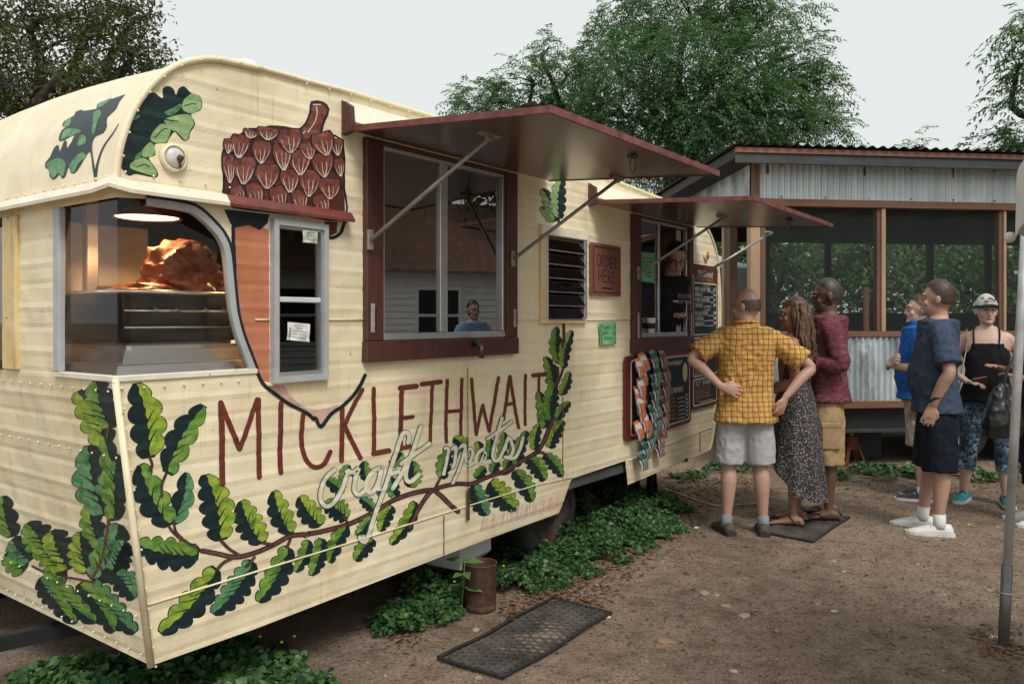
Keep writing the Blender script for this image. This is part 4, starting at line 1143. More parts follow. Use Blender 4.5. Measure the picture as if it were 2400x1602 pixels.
for k, (a, b, w) in enumerate(sorted(scales, key=lambda q: -q[0][1])):
    ax, ay = TDc(*a); bx, by = TDc(*b); L = math.hypot(bx-ax, by-ay); ux, uy = (bx-ax)/L, (by-ay)/L; nx, ny = -uy, ux; w *= .26786*1.28
    P = lambda t, o_: (ax+ux*L*t+nx*o_, ay+uy*L*t+ny*o_)
    hw = lambda t: w/2*(math.sin(math.pi*min(1, .26+.74*max(0, t)))**.8)
    N = 12; of = .0044+.0005*k
    film('scale_shadow', [[P(i/N*1.12-.10, hw(i/N)*1.10+1.0) for i in range(N+1)] + [P(i/N*1.12-.10, -hw(i/N)*1.10-1.0) for i in range(N, -1, -1)]], of, M_LINE, o)
    sc2 = film('cap_scale', [[P(i/N*1.04-.06, hw(i/N)*.98) for i in range(N+1)] + [P(i/N*1.04-.06, -hw(i/N)*.98) for i in range(N, -1, -1)]], of+.0006, M_SCALE, o)
    tag(film('scale_light', [stroke([P(t, q*hw(t)*.86) for t in (.28+.08*abs(q), .5, .75, .97)], (1.4, 2.6, 1.9)[(k+n) % 3], 3, False, lambda t: .4+t*.8) for n, q in enumerate((-.92, -.4, .12, .8))], of+.0012, M_SCALEL, o), kind='stuff')
film('acorn_under_cap', [[TDc(*p) for p in ((168,1085),(210,1190),(250,1245),(380,1222),(480,1265),(545,1205),(565,1130),(400,1110))]], .0050, M_LINE, TR)
film('acorn_under_cap', [stroke([TDc(*p) for p in ((1050,1300),(1105,1335),(1180,1295),(1222,1195))], 8, 4)], .0050, M_LINE, TR)
film('acorn_under_cap', [[TDc(*p) for p in ((1045,1190),(1160,1195),(1150,1290),(1100,1315),(1050,1290))]], .0044, M_CAPR, TR)
# ------------------------------------------------------------------ the screened kitchen house on wheels
BROT = R(7.0)
BD = Vector((math.cos(BROT-0), 0, 0))
BX = Vector((math.cos(-R(0)), 0, 0))
BDx = Vector((math.sin(R(83)), math.cos(R(83)), 0)); BN = Vector((BDx.y, -BDx.x, 0))
BP = Vector(((1772-CX)/FPX*7.9, 7.9, 0)); BR = math.atan2(BDx.y, BDx.x)
def bpx(u, v, off=0.0):
    r = ray(u, v); t = (BP.dot(BN)+off)/(r.x*BN.x+r.y*BN.y); p = r*t
    return ((p-BP).dot(BDx), EYE+r.z*t)
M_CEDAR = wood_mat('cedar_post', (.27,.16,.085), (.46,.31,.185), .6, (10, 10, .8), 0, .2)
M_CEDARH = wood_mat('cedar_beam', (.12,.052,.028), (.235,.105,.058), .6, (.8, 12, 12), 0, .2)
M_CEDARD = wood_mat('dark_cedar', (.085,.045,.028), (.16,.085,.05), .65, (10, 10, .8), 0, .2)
def tin_mat(name, wear):
    m, nt, b, out = new_mat(name)
    v = coords(nt, 'Object')
    st = noise_tex(nt, 1, 5, .6, coords(nt, 'Object', (7, 7, .7)))
    c = ramp(nt, st, [(.3, (.42,.50,.52)), (.6, (.62,.69,.71)), (.8, (.80,.84,.85))])
    fl = nd(nt, 'ShaderNodeTexVoronoi'); fl.inputs['Scale'].default_value = 70; nt.links.new(v, fl.inputs['Vector'])
    c = mixc(nt, .12, c, fl.outputs['Color'], 'OVERLAY')
    if wear:
        f = ramp(nt, noise_tex(nt, 1, 6, .7, coords(nt, 'Object', (4, 4, 1.4))), [(.42, (0,0,0)), (.62, (.9,)*3)])
        c = mixc(nt, f, c, (.17,.19,.21))
        f = ramp(nt, noise_tex(nt, 9, 5, .7, v), [(.60, (0,0,0)), (.72, (.7,)*3)])
        c = mixc(nt, f, c, (.30,.20,.12))
        f = ramp(nt, noise_tex(nt, 5, 5, .75, coords(nt, 'Object', (1,1,.6))), [(.63, (0,0,0)), (.68, (.8,)*3)])
        c = mixc(nt, f, c, (.72,.73,.70))
    nt.links.new(c, b.inputs['Base Color']); b.inputs['Metallic'].default_value = .25; b.inputs['Roughness'].default_value = .38
    bump(nt, b, noise_tex(nt, 40, 4, .6, v), .08, .003)
    return m
M_TIN = tin_mat('galvanised_tin', False); M_TINW = tin_mat('weathered_tin', True)
M_ROOFT = pm('dark_roof_tin', (.075,.065,.06), .55, .5, .3, 5)
M_FASC = pm('dark_fascia', (.055,.062,.068), .5, .4, .25, 6)
def screen_mat():
    m, nt, b, out = new_mat('insect_screen'); nt.nodes.remove(b)
    tr = nd(nt, 'ShaderNodeBsdfTransparent'); df = nd(nt, 'ShaderNodeBsdfDiffuse'); df.inputs[0].default_value = (.060,.072,.068,1)
    mx = nd(nt, 'ShaderNodeMixShader')
    f = ramp(nt, noise_tex(nt, 3, 3, .5, coords(nt, 'Object')), [(.3, (.26,)*3), (.7, (.34,)*3)])
    nt.links.new(f, mx.inputs[0]); nt.links.new(tr.outputs[0], mx.inputs[1]); nt.links.new(df.outputs[0], mx.inputs[2]); nt.links.new(mx.outputs[0], out.inputs[0])
    return m
M_SCREEN = screen_mat()

BH = empty('screened_kitchen', BP, BR, 'screened timber kitchen house on wheels with corrugated tin bands', 'kitchen house')
def corrugated(x0, x1, y, z0, z1, m, pitch=.064, amp=.014, name='tin_sheet', width=.66, parent=BH, axis='x'):
    x = x0; k = 0
    while x < x1-.01:
        xe = min(x1, x+width); n = max(2, int((xe-x)/pitch*8)); vs = []; fs = []
        yo = y - (.003 if k % 2 else 0)
        for i in range(n+1):
            xx = x+(xe-x)*i/n; w = amp*math.sin(2*math.pi*xx/pitch)
            p = (xx, yo-w) if axis == 'x' else (y+w, xx)
            vs += [(p[0], p[1], z0), (p[0], p[1], z1)]
        for i in range(n): fs.append((2*i, 2*i+2, 2*i+3, 2*i+1))
        MB().add(vs, fs).build(name, m, parent, True)
        x = xe; k += 1
def kitchen_house():
    W, Dp = 7.5, 3.0
    zt = bpx(1900,386)[1]; zb = bpx(1900,468)[1]; zs = bpx(2100,776)[1]; zs2 = bpx(2100,789)[1]; zl = bpx(2050,938)[1]; zl2 = bpx(2050,955)[1]
    corrugated(bpx(1777,400)[0], W, -.022, zb, zt+.01, M_TIN)
    corrugated(.05, W, -.03, zl, zs2, M_TINW)
    corrugated(.05, Dp, -.03, zb-.02, zt, M_TINW, axis='y')
    sc_ = MB()
    for k in range(15):
        for z in (zb+.02, zt-.025): sc_.ball((.25+k*.46, -.034, z), .009, 6, 4)
    tag(sc_.build('screw_heads', M_BLACK, BH), kind='stuff')
    def bm(name, lo, hi, m): mb = MB(); mb.bbox(lo, hi, .004); return mb.build(name, m, BH)
    bm('header_beam', (-.02,-.045,zb-.075), (W,.05,zb-.001), M_CEDARH)
    bm('sill_beam', (-.02,-.055,zs2), (W,.06,zs), M_CEDARH)
    bm('bottom_beam', (-.02,-.05,zl2), (W,.05,zl-.001), M_CEDARH)
    x0, x1 = bpx(1756,700)[0], bpx(1793,700)[0]
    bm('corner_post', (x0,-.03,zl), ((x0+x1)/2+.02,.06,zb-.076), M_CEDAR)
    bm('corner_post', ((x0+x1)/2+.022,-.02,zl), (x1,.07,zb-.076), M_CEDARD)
    bm('corner_board', (bpx(1763,420)[0],-.045,zb), (bpx(1777,420)[0]-.002,.03,zt), M_CEDARH)
    for ua, ub in ((2054,2073), (2340,2355)):
        a, b = bpx(ua,600)[0], bpx(ub,600)[0]
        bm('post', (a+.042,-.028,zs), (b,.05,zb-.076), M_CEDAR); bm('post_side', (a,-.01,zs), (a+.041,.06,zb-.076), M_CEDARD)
    bm('prop_stick', (bpx(2034,720)[0],.06,zs), (bpx(2046,720)[0],.09,bpx(2040,672)[1]), M_CEDARH)
    # left side: door frame posts going back, side beams
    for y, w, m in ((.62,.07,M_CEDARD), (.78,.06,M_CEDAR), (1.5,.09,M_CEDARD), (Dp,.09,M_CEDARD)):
        bm('side_post', (-.02,y,.68), (.07,y+w,zb-.01), m)
    bm('side_beam', (-.03,.07,zb-.09), (.06,Dp,zb-.02), M_CEDARH)
    bm('door_board', (-.02,.86,.68), (.05,1.45,1.32), M_CEDARD)
    # screens: front openings, side and back
    xs = [x1+.005, bpx(2054,600)[0], bpx(2073,600)[0], bpx(2340,600)[0], bpx(2355,600)[0], W]
    for a, b in ((xs[0],xs[1]), (xs[2],xs[3]), (xs[4],xs[5])):
        MB().add([(a,.02,zs),(b,.02,zs),(b,.02,zb-.076),(a,.02,zb-.076)], [(0,1,2,3)]).build('insect_screen', M_SCREEN, BH)
    # back wall: dark boards below, header above, posts between screens
    zb0, zb1 = 1.60, 2.58
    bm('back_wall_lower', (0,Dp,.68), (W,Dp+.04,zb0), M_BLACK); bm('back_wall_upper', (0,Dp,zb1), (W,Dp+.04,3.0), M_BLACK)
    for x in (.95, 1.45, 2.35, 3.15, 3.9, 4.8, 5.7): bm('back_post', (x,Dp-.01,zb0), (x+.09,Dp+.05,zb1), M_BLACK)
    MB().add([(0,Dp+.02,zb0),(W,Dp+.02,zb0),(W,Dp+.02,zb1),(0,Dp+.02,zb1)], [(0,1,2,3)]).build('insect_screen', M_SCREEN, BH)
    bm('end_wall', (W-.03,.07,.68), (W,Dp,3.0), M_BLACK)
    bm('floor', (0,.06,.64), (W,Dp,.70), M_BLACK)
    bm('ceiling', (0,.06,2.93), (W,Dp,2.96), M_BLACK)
    bm('counter', (.2,1.9,1.0), (W-.1,2.6,1.06), M_BLACK)
    for x, w in ((.75,.3), (1.5,.22), (2.6,.35), (3.3,.25)): bm('shelf_box', (x,2.3,1.66), (x+w,2.55,1.75), M_BLACK)
    # roof: fascia, metal edge, corrugated sheet falling slightly to the back
    zr = bpx(1800,366,.28)[1]; zf = bpx(1800,384,.28)[1]; zt2 = zt; zt = zf-.012
    bm('fascia', (-.33,-.30,zt+.012), (W+.3,-.27,zr+.02), M_FASC)
    bm('fascia_trim', (-.34,-.32,zr+.021), (W+.3,-.28,zr+.075), M_CEDARH)
    def rbox(name, y0, y1, xa, xb, za, zb_, m):
        f = lambda y: -.035*(y+.3)
        vs = [(x, y, z+f(y)) for y in (y0, y1) for x, z in ((xa,za),(xb,za),(xb,zb_),(xa,zb_))]
        MB().add(vs, [(0,1,2,3),(7,6,5,4),(0,4,5,1),(1,5,6,2),(2,6,7,3),(3,7,4,0)]).build(name, m, BH)
    rbox('side_fascia', -.27, Dp+.3, -.33, -.30, zr-.02, zr+.07, M_BLACK)
    rbox('roof_deck', -.27, Dp+.3, -.30, W+.3, zr+.0, zr+.06, M_BLACK)
    for k in range(7): rbox('rafter', -.02, Dp+.2, .1+k*1.0, .15+k*1.0, zt-.02, zr, M_CEDARD)
    n = int((W+.75)/.068*6); vs = []; fs = []
    for j, y in enumerate((-.36, 1.2, Dp+.36)):
        for i in range(n+1):
            x = -.38+(W+.75)*i/n; vs.append((x, y, zr+.098+.013*math.sin(2*math.pi*x/.068*.62)-.035*(y+.3)))
    for j in range(2):
        for i in range(n): fs.append((j*(n+1)+i, j*(n+1)+i+1, (j+1)*(n+1)+i+1, (j+1)*(n+1)+i))
    MB().add(vs, fs).build('roof_sheet', M_ROOFT, BH, True)
    # undercarriage
    bm('steel_skirt', (0,.05,.40), (W,.09,zl2-.004), M_BLACK); bm('steel_rail', (-.02,.03,.36), (W,.1,.399), M_FASC)
    bm('tank', (.95,.35,.05), (1.55,1.0,.38), M_BLACK); bm('back_skirt', (.6,2.2,.06), (W,2.25,.36), M_BLACK)
    wh = wheel('wheel', (bpx(2262,1060)[0]+.02,.12,.36), .36, .2, BH, pm('white_rim', (.50,.49,.45), .5, .2, .3, 12))
    wheel('wheel', (bpx(2262,1060)[0]+.86,.12,.36), .36, .2, BH, MATS['white_rim'])
    bm('fender', (bpx(2262,1060)[0]-.42,.0,.72), (bpx(2262,1060)[0]+1.3,.1,.75), M_FASC)
kitchen_house()
p = BP + BDx*bpx(2028,1050)[0] - BN*.25
js = empty('jack_stand', (p.x,p.y,0), BR, 'rusty red jack stand propping the kitchen house', 'jack stand')
M_REDJ = pm('red_rust', (.21,.045,.035), .6, .2, .4, 14)
for a, b in ((-.11,-.09),(.11,-.09),(.11,.09),(-.11,.09)): MB().beam((a,b,0),(a*.25,b*.25,.27),.03,.012).build('leg', M_REDJ, js)
MB().bbox((-.045,-.04,.16),(.045,.04,.30),.008).build('collar', M_REDJ, js)
MB().tube([(0,0,.2),(0,0,.45)],.02,10).bbox((-.05,-.03,.43),(.05,.03,.455),.005).build('ratchet_post', pm('pale_worn_metal', (.34,.30,.25), .6, .3, .3, 20), js)
# white canopy peeping out behind
ct = empty('white_canopy', (2.25,13.0,0), 0, 'white canopy tent glimpsed between trailer and kitchen house', 'canopy tent')
M_CANV = pm('white_canvas', (.62,.66,.69), .8, 0, .08, 2)
MB().add([(-1.3,-1.3,2.27),(1.3,-1.3,2.27),(1.3,1.3,2.27),(-1.3,1.3,2.27),(0,0,2.95)], [(0,1,4),(1,2,4),(2,3,4),(3,0,4)]).build('roof_cloth', M_CANV, ct)
for (x0, y0, x1, y1) in ((-1.3,-1.3,1.3,-1.3),(1.3,-1.3,1.3,1.3),(-1.3,1.3,1.3,1.3),(-1.3,-1.3,-1.3,1.3)):
    MB().add([(x0,y0,1.66),(x1,y1,1.66),(x1,y1,2.27),(x0,y0,2.27)], [(0,1,2,3)]).build('side_cloth', M_CANV, ct)
for x in (-1.28,1.28):
    for y in (-1.28,1.28): MB().tube([(x,y,0),(x,y,2.34)],.02,8).build('leg', M_ALU, ct)
# ------------------------------------------------------------------ foliage
def leaf_mat(name, cols, rough=.5, trans=.35):
    m, nt, b, out = new_mat(name)
    g = nd(nt, 'ShaderNodeNewGeometry')
    n = len(cols)
    c = ramp(nt, g.outputs['Random Per Island'], [(i/max(1, n-1), k) for i, k in enumerate(cols)])
    nt.links.new(c, b.inputs['Base Color']); b.inputs['Roughness'].default_value = rough; b.inputs['Specular IOR Level'].default_value = .4
    tl = nd(nt, 'ShaderNodeBsdfTranslucent'); nt.links.new(mixc(nt, 1.0, c, (1.25,1.35,.8), 'MULTIPLY'), tl.inputs[0])
    mx = nd(nt, 'ShaderNodeMixShader'); mx.inputs[0].default_value = trans
    nt.links.new(b.outputs[0], mx.inputs[1]); nt.links.new(tl.outputs[0], mx.inputs[2]); nt.links.new(mx.outputs[0], out.inputs[0])
    return m
def unit(a): return a/np.maximum(1e-9, np.linalg.norm(a, axis=1, keepdims=True))
def leaf_quads(P, D, N, l, w, fold=.25, mid=.45):
    """pointed, slightly folded leaves: base P, along D, face normal N"""
    D = unit(D); S = unit(np.cross(D, N)); N = np.cross(S, D)
    l = np.broadcast_to(np.asarray(l, float), (len(P),))[:, None]; w = np.broadcast_to(np.asarray(w, float), (len(P),))[:, None]
    m = P + D*l*mid + N*w*fold
    V = np.stack([P, m+S*w*.5, P+D*l-N*l*.08, m-S*w*.5], 1).reshape(-1, 3)
    b = np.arange(len(P))[:, None]*4
    F = np.concatenate([b+np.array([[0,1,2]]), b+np.array([[0,2,3]])], 0)
    return V, F
def heart_leaves(P, D, N, l, w):
    """rounder 6-corner leaves for ground cover"""
    D = unit(D); S = unit(np.cross(D, N)); N = np.cross(S, D)
    l = l[:, None]; w = w[:, None]
    V = np.stack([P, P+D*l*.18+S*w*.46+N*w*.12, P+D*l*.55+S*w*.42+N*w*.10, P+D*l-N*l*.12, P+D*l*.55-S*w*.42+N*w*.10, P+D*l*.18-S*w*.46+N*w*.12], 1).reshape(-1, 3)
    b = np.arange(len(P))[:, None]*6
    F = np.concatenate([b+np.array([[0,1,2]]), b+np.array([[0,2,3]]), b+np.array([[0,3,4]]), b+np.array([[0,4,5]])], 0)
    return V, F
def pinnate(C, A, L, nl, lw_, ll):
    """drooping compound leaves: origins C, outward axes A"""
    n = len(C); A = unit(A)
    up = np.array([[0,0,1.]]); S = unit(np.cross(A, up)+1e-6)
    P = []; D = []; N = []
    for k in range(nl):
        t = (k+1)/nl; droop = -.55*L*t*t
        base = C + A*(L*t)[:, None]; base[:, 2] += droop
        for sg in (-1, 1):
            d = S*sg*.75 + A*.55 + np.array([[0,0,-.45-.3*0]]); d = d + nrg.normal(0, .16, (n, 3))
            P.append(base); D.append(d); N.append(np.cross(d, A)*sg*.6 + np.array([[0,-.15,.75]]) + nrg.normal(0, .18, (n, 3)))
        if k == nl-1: P.append(base); D.append(A+np.array([[0,0,-.9]])); N.append(np.tile(up, (n, 1))+nrg.normal(0, .2, (n, 3)))
    P = np.concatenate(P); D = np.concatenate(D); N = np.concatenate(N)
    return leaf_quads(P, D, N, ll*nrg.uniform(.7, 1.2, len(P)), lw_*nrg.uniform(.8, 1.2, len(P)), .2)
def shell_points(c, r, n, lo=.45):
    d = unit(nrg.normal(0, 1, (n, 3))); k = nrg.uniform(lo**3, 1, (n, 1))**(1/3)
    return np.array(c)+d*k*np.array(r), d
def branches(mb, base, targets, r0, fork, seed, twig=.3):
    rr = random.Random(seed); base = Vector(base); f = Vector(fork)
    mid = (base+f)/2+Vector((rr.uniform(-.15,.15), rr.uniform(-.15,.15), 0))
    mb.tube([base-Vector((0,0,.1)), base+Vector((0,0,.15)), mid, f], [r0*1.3, r0*1.08, r0*.9, r0*.75], 10)
    for c, r in targets:
        c = Vector(c)
        a = f.lerp(c, .35)+Vector((rr.uniform(-.3,.3), rr.uniform(-.3,.3), rr.uniform(.0,.4)))
        b = f.lerp(c, .7)+Vector((rr.uniform(-.2,.2), rr.uniform(-.2,.2), rr.uniform(.0,.3)))
        mb.tube(catmull([tuple(f-Vector((0,0,.05))), tuple(a), tuple(b), tuple(c)], 3), [r0*.42*(1-i/10.5)+.008 for i in range(10)], 7)
        for k in range(5):
            d = Vector((rr.uniform(-1,1)*r[0], rr.uniform(-1,1)*r[1], rr.uniform(-.6,1)*r[2]))*.8
            s = b.lerp(c, rr.uniform(.1,1)); mb.tube([s, s+d*.5+Vector((0,0,.05)), s+d], [.022,.014,.005], 5)
M_TRUNK = pm('tree_bark', (.055,.045,.036), .9, 0, .4, 12, .6, 30)
M_CHINA = leaf_mat('chinaberry_leaf', [(.042,.10,.048), (.078,.17,.078), (.13,.24,.11), (.055,.13,.062), (.19,.31,.15)], .45, .38)
M_OAK = leaf_mat('live_oak_leaf', [(.028,.046,.014), (.060,.085,.024), (.11,.135,.036), (.036,.058,.018), (.17,.175,.05)], .5, .3)
M_WOODS = leaf_mat('woodland_leaf', [(.08,.15,.07), (.12,.22,.10), (.17,.29,.13), (.23,.34,.17)], .5, .5)
def px_blobs(bl, Y):
    out = []
    for u, v, ru, rv, dy in bl:
        y = Y+dy; p = at(u, v, y); out.append(((p.x, p.y, p.z), (ru/FPX*y, max(.45, (ru+rv)/2/FPX*y), rv/FPX*y)))
    return out
def pinnate_tree(name, label, base, fork, r0, blobs, dens, mat, L=.34, lw_=.026, ll=.088, nl=6, seed=1, group=None):
    e = empty(name, (0,0,0), 0, label, 'tree', group)
    mb = MB(); branches(mb, base, blobs, r0, fork, seed); mb.build('trunk', M_TRUNK, e, True)
    C = []; A = []
    for c, r in blobs:
        vol = r[0]*r[1]+r[0]*r[2]+r[1]*r[2]
        nc = max(3, int(dens*vol)); cp, cd = shell_points(c, r, nc, .35)
        for q, d in zip(cp, cd):
            k = nrg.integers(9, 17); a = unit(d[None]*.55+nrg.normal(0, .75, (k, 3))+np.array([[0,0,.22]]))
            C.append(q[None]+a*.06+nrg.normal(0, .07, (k, 3))); A.append(a)
    C = np.concatenate(C); A = np.concatenate(A)
    V, F = pinnate(C, A, nrg.uniform(.7, 1.2, len(C))*L, nl, lw_, ll)
    fast_mesh('crown', V, F, mat, e)
    return e
def oak_tree(name, label, base, fork, r0, blobs, dens, mat, ll=.05, lw_=.022, seed=1, per=(26, 44), spread=.16, group=None):
    e = empty(name, (0,0,0), 0, label, 'tree', group)
    mb = MB(); branches(mb, base, blobs, r0, fork, seed)
    P = []; D = []
    for c, r in blobs:
        vol = r[0]*r[1]+r[0]*r[2]+r[1]*r[2]
        nc = max(3, int(dens*vol)); cp, cd = shell_points(c, r, nc, .2)
        for q, d in zip(cp, cd):
            k = nrg.integers(*per); ax = unit((d*.7+nrg.normal(0, .6, 3)+np.array([0,0,-.25]))[None])[0]
            t = nrg.uniform(-1, 1, k)
            P.append(q[None]+ax[None]*(t*spread*1.8)[:, None]+nrg.normal(0, spread*.45, (k, 3))); D.append(ax[None]*.6+nrg.normal(0, .7, (k, 3)))
            if nrg.random() < .5: mb.tube([q-ax*spread*2.2, q, q+ax*spread*1.6], [.010,.006,.002], 4)
    mb.build('trunk', M_TRUNK, e, True)
    P = np.concatenate(P); D = np.concatenate(D); N = nrg.normal(0, .7, P.shape)+np.array([[0,0,.9]])
    V, F = leaf_quads(P, D, N, nrg.uniform(.7,1.3,len(P))*ll, nrg.uniform(.8,1.2,len(P))*lw_, .15)
    fast_mesh('crown', V, F, mat, e)
    return e
# the feathery tree rising between trailer and kitchen house
B1 = px_blobs([(1640,20,170,70,0), (1500,60,110,60,.6), (1790,30,130,60,-.3), (1560,150,150,90,-.8), (1720,170,150,95,-.9), (1860,130,75,55,.3), (1420,140,95,60,.7), (1480,250,130,80,-.2),
                (1640,280,150,85,-.7), (1800,270,120,75,-.3), (1910,270,60,50,.4), (1400,290,85,55,.8), (1560,370,110,55,.3), (1710,350,120,55,.5), (1840,350,70,40,.4), (1450,400,110,45,.6), (1880,200,85,45,.2), (1930,185,30,22,.3), (1945,290,30,24,.3)], 14.0)
pinnate_tree('feathery_tree', 'large feathery green tree rising behind the two awnings', (at(1590,440,14.3).x,14.3,0), tuple(at(1580,330,14.3)), .22, B1, 25, M_CHINA, seed=3)
B2 = px_blobs([(1250,190,75,45,0), (1150,240,80,45,.3), (1310,240,80,55,.2), (1200,280,110,35,.6), (1095,285,40,22,.2), (1340,170,50,38,.4), (1280,120,22,20,.3), (1380,280,70,50,.2)], 14.6)
pinnate_tree('feathery_tree', 'lower feathery tree behind the near awning, left of the large one', (at(1290,400,15).x,15.0,0), tuple(at(1280,300,14.8)), .14, B2, 24, M_CHINA, seed=8)
B3 = px_blobs([(2410,35,28,18,0), (2405,95,32,16,.1), (2390,150,34,20,.2), (2430,180,40,30,.3), (2420,225,28,18,.2), (2450,100,40,50,.3), (2370,348,55,14,.8), (2415,325,45,18,.9), (2320,362,30,8,.8), (2440,350,50,22,.6)], 10.0)
pinnate_tree('feathery_tree', 'feathery tree reaching in over the roof at right edge', (8.9,13.0,0), (8.7,12.6,3.7), .2, B3, 17, M_CHINA, seed=5)
B4 = px_blobs([(2155,352,24,16,0), (2145,390,40,30,0)], 16.0)
pinnate_tree('sapling', 'tip of a small tree just above the tin roof', (at(2150,400,16).x,16,0), tuple(at(2150,420,16)), .06, B4, 14, M_WOODS, seed=6)
B5 = px_blobs([(60,60,150,110,0), (220,40,130,90,.3), (320,40,60,60,.2), (310,130,75,60,0), (150,170,140,80,-.4), (30,210,110,80,-.2), (230,230,110,60,.2), (345,185,42,34,.2), (-80,150,150,130,.4), (100,290,150,60,.3), (-100,0,120,100,.5)], 9.5)
oak_tree('live_oak', 'dark spreading live oak behind the front of the trailer', (-6.2,10.2,0), (-5.6,9.9,3.0), .3, B5, 58, M_OAK, .066, .030, 4)
lab = ['leafy tree seen through the leftmost screen opening', 'leafy tree seen behind the first screen post', 'leafy tree seen through the screen left of the middle post', 'leafy tree seen through the screen right of the middle post', 'leafy tree seen through the screen above the navy shirt', 'leafy tree seen through the screen above the white cap', 'leafy tree seen through the screen at the right edge']
for k, u in enumerate((1690, 1815, 1930, 2040, 2150, 2260, 2375)):
    y = 15.2+.7*(k % 3); bl = px_blobs([(u,560,75,70,0), (u-40,640,70,60,.3), (u+40,650,70,60,-.3), (u,720,90,55,.2), (u+10,600,80,70,1.0)], y)
    oak_tree('woodland_tree', lab[k], (at(u,700,y).x,y,0), tuple(at(u,690,y)), .12, bl, 15, M_WOODS, .15, .075, 10+k, (22, 34), .3, 'trees behind the kitchen house')

# ------------------------------------------------------------------ what stands to the right of the yard, seen mirrored in the windows
ct = empty('cottage', (12.0,-2.0,0), 0, 'white clapboard cottage mirrored in the big serving window', 'house')
M_CLAP = pm('white_clapboard', (.80,.82,.82), .6, 0, .06, 4); M_SHING = pm('brown_shingle', (.16,.085,.055), .9, 0, .35, 9, .3)
for k in range(18):
    MB().add([(0,0,.25+k*.13),(0,13,.25+k*.13),(.03,13,.39+k*.13),(.03,0,.39+k*.13),(.05,0,.25+k*.13),(.05,13,.25+k*.13)], [(0,1,2,3),(4,5,1,0)]).build('clapboard', M_CLAP, ct)
MB().box((.04,0,0),(5,13,2.6)).build('wall', M_CLAP, ct)
MB().add([(-.4,-.4,2.5),(-.4,13.4,2.5),(2.5,13.4,4.3),(2.5,-.4,4.3),(5.4,-.4,2.5),(5.4,13.4,2.5)], [(0,1,2,3),(3,2,5,4),(0,3,4),(1,5,2)]).build('roof', M_SHING, ct)
for y in (1.5, 5.2, 8.0, 10.6):
    w_ = MB().bbox((-.05,y,1.0),(.02,y+1.0,2.2),.01).build('window', M_CLAP, ct); MB().box((-.06,y+.08,1.08),(-.052,y+.92,1.57)).build('pane', M_BLACK, w_); MB().box((-.06,y+.08,1.63),(-.052,y+.92,2.12)).build('pane', M_BLACK, w_)
for k, (x, y) in enumerate(((14.5,1.0),(17.5,5.0),(15.5,9.5))):
    bl = [((x+dx, y+dy, z), (2.2,2.4,1.7)) for dx, dy, z in ((0,0,6.2),(-1.6,-1.0,5.2),(-1.2,1.6,5.6),(1,1,7.4))]
    oak_tree('yard_oak', ('dark oak beyond the cottage, nearest the camera side', 'dark oak behind the middle of the cottage', 'dark oak beyond the far end of the cottage')[k], (x,y,0), (x,y,3.6), .3, bl, 3.2, M_OAK, .30, .14, 30+k, (20,30), .5)
# ------------------------------------------------------------------ signs and boards on the trailer
M_BOARD = pm('menu_maroon', (.115,.016,.015), .5, 0, .2, 6); M_SLATE = pm('menu_slate', (.012,.020,.024), .7, 0, .3, 5); M_CREAMLN = pm('menu_line', (.68,.63,.50), .7)
M_GRNP = pm('green_paper', (.16,.46,.22), .8, 0, .08, 8)
def plate(e, P, y0, y1, m, name, rnd=.02):
    c = [P(a, b) for a, b in ((0,1),(1,1),(1,0),(0,0))]; out = []
    for i, q in enumerate(c):
        a, b = c[i-1], c[(i+1) % 4]
        for w_, d in ((a, 0), (b, 1)):
            l = math.hypot(w_[0]-q[0], w_[1]-q[1]); out.append((q[0]+(w_[0]-q[0])*rnd/l, q[1]+(w_[1]-q[1])*rnd/l))
        k = out.pop(); j = out[-1]
        for t in (.33, .66): out.append(tuple((1-t)**2*j[x]+2*t*(1-t)*q[x]+t*t*k[x] for x in (0, 1)))
        out.append(k)
    n = len(out); mb = MB()
    mb.add([(x, y0, z) for x, z in out]+[(x, y1, z) for x, z in out], [tuple(range(n)), tuple(range(2*n-1, n-1, -1))]+[(i, n+i, n+(i+1) % n, (i+1) % n) for i in range(n)])
    return mb.build(name, m, e)
def quadP(px, off):
    pts = [wp(u, v, off) for u, v in px]
    s0 = (pts[0][0]+pts[3][0])/2; s1 = (pts[1][0]+pts[2][0])/2
    def P(a, b):
        return (s0*(1-a)+s1*a, (pts[0][1]*(1-a)+pts[1][1]*a)*(1-b)+(pts[3][1]*(1-a)+pts[2][1]*a)*b)
    return P
def sub(P, a0, a1, b0, b1): return lambda a, b: P(a0+(a1-a0)*a, b0+(b1-b0)*b)
T5 = lambda x, y: (1400+x*.35714, 560+y*.35714)
def board_thing(name, label, px, off): return empty(name, lw(0,-off,0), TROT, label, 'sign'), quadP(px, off)
